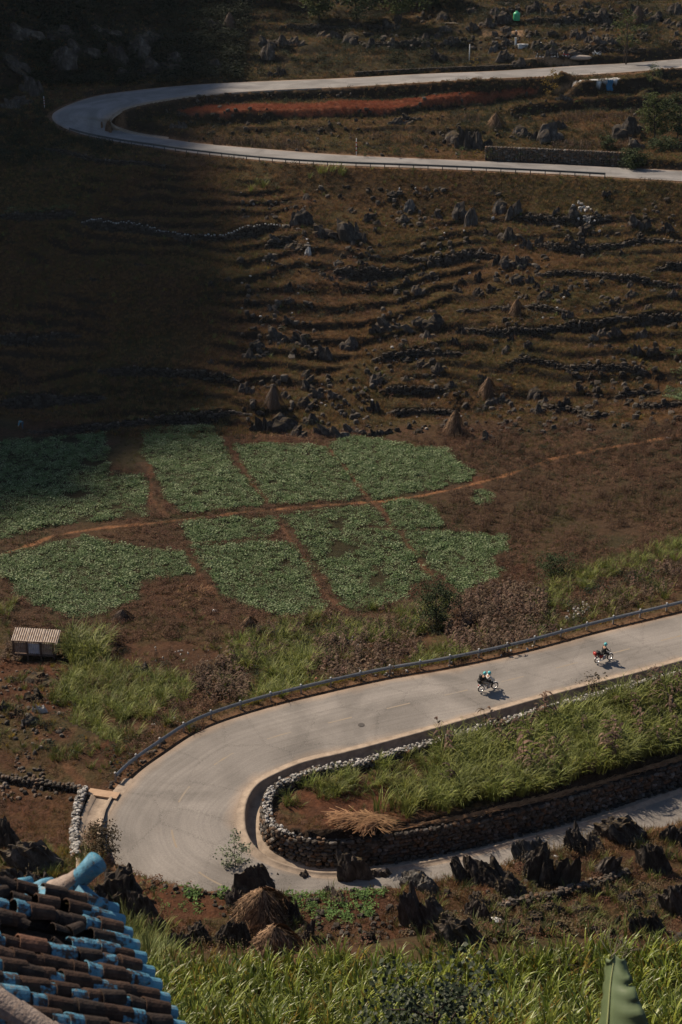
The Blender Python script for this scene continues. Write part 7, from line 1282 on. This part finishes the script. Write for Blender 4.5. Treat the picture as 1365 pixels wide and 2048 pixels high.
TM = {k: tile_mesh('tile', TL, .118, .092, m) for k, m in enumerate(t_br)}; TB = tile_mesh('tile', TL, .120, .094, t_blue); TB2 = tile_mesh('tile', TL, .100, .098, t_blue2); TU = tile_mesh('tile', TL, .085, .098, t_br[2], under=True)
Mx = Matrix((dn, e_, up_)).transposed().to_4x4()
def put(name, me, s_, t_, lift=0, rot=(0, 0, 0), scl=1):
    o = link(name, me, house); o.matrix_world = Matrix.Translation(A0v + dn * s_ + e_ * t_ + up_ * lift) @ Mx @ Euler(rot).to_matrix().to_4x4() @ Matrix.Scale(scl, 4); o.matrix_parent_inverse = Matrix.Identity(4); M_ = Matrix.Translation(A0v - HO + dn * s_ + e_ * t_ + up_ * lift) @ Mx @ Euler(rot).to_matrix().to_4x4() @ Matrix.Scale(scl, 4); o.matrix_parent_inverse.identity(); o.matrix_basis = M_; return o
rr_ = random.Random(12)
def hip(t_): return -.35 - 3.4 + 1.14 * (t_ - 0) if False else 0
for row in range(0, 15):
    t_ = row * GAP; smin = max(-3.4, -3.55 + max(0, (t_ - 1.05)) * 1.14)   # the hip line cuts the rows short
    k = 0; s_ = -.10
    while s_ > smin:
        if k == 0: put('tile', TB2, s_ - .02, t_ + rr_.uniform(-.01, .01), .035, (0, 0, rr_.uniform(-.03, .03)), 1.0)
        else:
            blue = rr_.random() < (.30 if k > 1 else .25); hole = (0 <= row <= 4) and (-2.3 < s_ < -.6) and rr_.random() < .5
            if not hole: put('tile', TB if blue else TM[rr_.choice([0, 0, 1, 1, 2, 2, 3 if rr_.random() < .25 else 0])], s_, t_ + rr_.uniform(-.015, .015), .045 + rr_.uniform(-.01, .03), (rr_.uniform(-.12, .12), rr_.uniform(-.10, .05) - .05, rr_.uniform(-.10, .10)), rr_.uniform(.9, 1.14))
            elif rr_.random() < .7: put('tile', TM[2], s_ + rr_.uniform(-.1, .1), t_ + rr_.uniform(-.05, .05), .05, (rr_.uniform(-.6, .6), rr_.uniform(-.3, .2), rr_.uniform(-.7, .7)), .8)
        k += 1; s_ -= VIS * rr_.uniform(.93, 1.07)
    s_ = -.08
    while s_ > smin - .2: put('tile', TU, s_, t_ + GAP / 2, .0, (0, -.04, rr_.uniform(-.03, .03))); s_ -= VIS
# boards under the tiles, hip ridge and far verge
def plane_pt(s_, t_, l=0): return A0v - HO + dn * s_ + e_ * t_ + up_ * l
mb = MB(); c = [plane_pt(.15, -.1, -.08), plane_pt(.15, 3.8, -.08), plane_pt(-.8, 3.8, -.08), plane_pt(-3.6, 1.1, -.08), plane_pt(-3.6, -.1, -.08)]; V = c + [v - up_ * .06 for v in c]; mb.add(V, [(0, 1, 2, 3, 4), (9, 8, 7, 6, 5)] + [(i, i + 5, (i + 1) % 5 + 5, (i + 1) % 5) for i in range(5)]); mb.build('roof_deck', wood, house)
def capline(pts, r_, mats, seed, L=.34, name='ridge_tile'):
    pts = resample(np.array([tuple(p) for p in pts]), L); r2 = random.Random(seed)
    for i in range(len(pts) - 1):
        a, b = Vector(pts[i]), Vector(pts[i + 1]); d = (b - a).normalized(); y_ = Vector((0, 0, 1)).cross(d).normalized(); z_ = d.cross(y_); me = tile_mesh(name, L * 1.2, r_ * 1.06, r_ * .95, r2.choice(mats), 200, .02); o = link(name, me, house); o.matrix_basis = Matrix.Translation(a) @ Matrix((d, y_, z_)).transposed().to_4x4()
hp = [plane_pt(-3.75, 1.0, .12), plane_pt(-2.9, 1.75, .13), plane_pt(-1.9, 2.65, .13), plane_pt(-.9, 3.5, .13)]
capline(hp, .13, [mortar, mortar, mortar], 3)
mb = MB()
for a, b in zip(hp[:-1], hp[1:]): pass
H2 = [(v.x, v.y, v.z - .12) for v in hp]; mb.tube(H2, .15, 10); mb.build('hip_mortar', t_blue, house, True)
# verge: mortar bed rising to an upturned blue end
def loc_(px, py, dep): return Vector(pd(px, py, dep)) - HO
vg = [loc_(-30, 1800, 17.9), loc_(20, 1806, 17.8), loc_(60, 1808, 17.65), loc_(100, 1806, 17.5), loc_(135, 1796, 17.35), loc_(160, 1778, 17.25), loc_(182, 1758, 17.2)]
vs = smooth_line(np.array([tuple(v) for v in vg]), 26); rad = np.interp(np.linspace(0, 1, 26), [0, .3, .6, .8, 1], [.12, .13, .13, .12, .11]); rad = rad * (1 + .12 * fbm(np.arange(26) * .4, np.zeros(26), 1, 2, 3))
MB().tube([tuple(v) for v in vs], list(rad), 12).build('verge_mortar', t_blue, house, True)
MB().tube([tuple(v + np.array([0, 0, .045])) for v in vs[13:22]], list(rad[13:22] * .96), 12).build('bare_mortar_band', mortar, house, True)
end = [vs[19], vs[22], vs[25], vs[25] + (vs[25] - vs[22]) * .9]; MB().tube([tuple(v + np.array([0, 0, .02])) for v in end], [.115, .12, .13, .145], 14).build('upturned_end_tile', paint_mat(.36), house, True)
for (x, y, dx, dy) in [(20, 1798, 42, -14), (72, 1798, 32, -12), (-25, 1796, 30, -10)]:
    a = loc_(x, y, 17.7); b = loc_(x + dx, y + dy, 17.9); MB().tube([a, (a + b) / 2 + Vector((0, 0, .02)), b], [.085, .085, .08], 10).build('verge_tile', t_blue2, house, True)
for (x, y, x2, y2) in [(88, 1808, 108, 1842), (14, 1842, 46, 1872), (-20, 1880, 6, 1896)]:
    a = loc_(x, y, 17.1); b = loc_(x2, y2, 16.95); MB().tube([a, (a + b) / 2 + Vector((0, 0, .03)), b], [.09, .092, .085], 10).build('gable_tile', t_blue2, house, True)
MB().tube([tuple(loc_(150, 1800, 17.2)), tuple(loc_(190, 1830, 17.2)), tuple(loc_(196, 1838, 17.1))], [.14, .11, .08], 10).build('blue_bracket', t_blue2, house, True)
# walls of the house down to the ground
wm = mat('limewash_wall', (.30, .25, .19), (.22, .17, .13), 1.5, bump=.02)
c4 = [plane_pt(-.35, .1, -.1), plane_pt(-.35, 3.6, -.1), plane_pt(-3.4, 3.6, -.1), plane_pt(-3.4, .1, -.1)]
cx = sum((v.x for v in c4)) / 4; cy = sum((v.y for v in c4)) / 4
mb = MB(); zt = min(c4[0].z, c4[1].z) - .1; V = [(v.x, v.y, -1.5) for v in c4] + [(v.x, v.y, zt if i < 2 else zt) for i, v in enumerate(c4)]; mb.add(V, [(0, 1, 5, 4), (1, 2, 6, 5), (2, 3, 7, 6), (3, 0, 4, 7), (4, 5, 6, 7)]); mb.build('wall', wm, house)
# ------------------------------------------------------------------ air
hz = MB().box((0, 300, 130), (1440, 1260, 300)).build('haze', None); hz['kind'] = 'stuff'
hm_ = bpy.data.materials.new('haze'); hm_.use_nodes = True; N, L = nodes(hm_); N.clear(); vo = N.new('ShaderNodeVolumePrincipled'); vo.inputs['Color'].default_value = (.80, .90, 1.0, 1); vo.inputs['Density'].default_value = .00003; vo.inputs['Anisotropy'].default_value = .3; ou = N.new('ShaderNodeOutputMaterial'); L.new(vo.outputs[0], ou.inputs['Volume']); hz.data.materials.clear(); hz.data.materials.append(hm_)
hz['label'] = 'thin pale haze in the air over the valley'
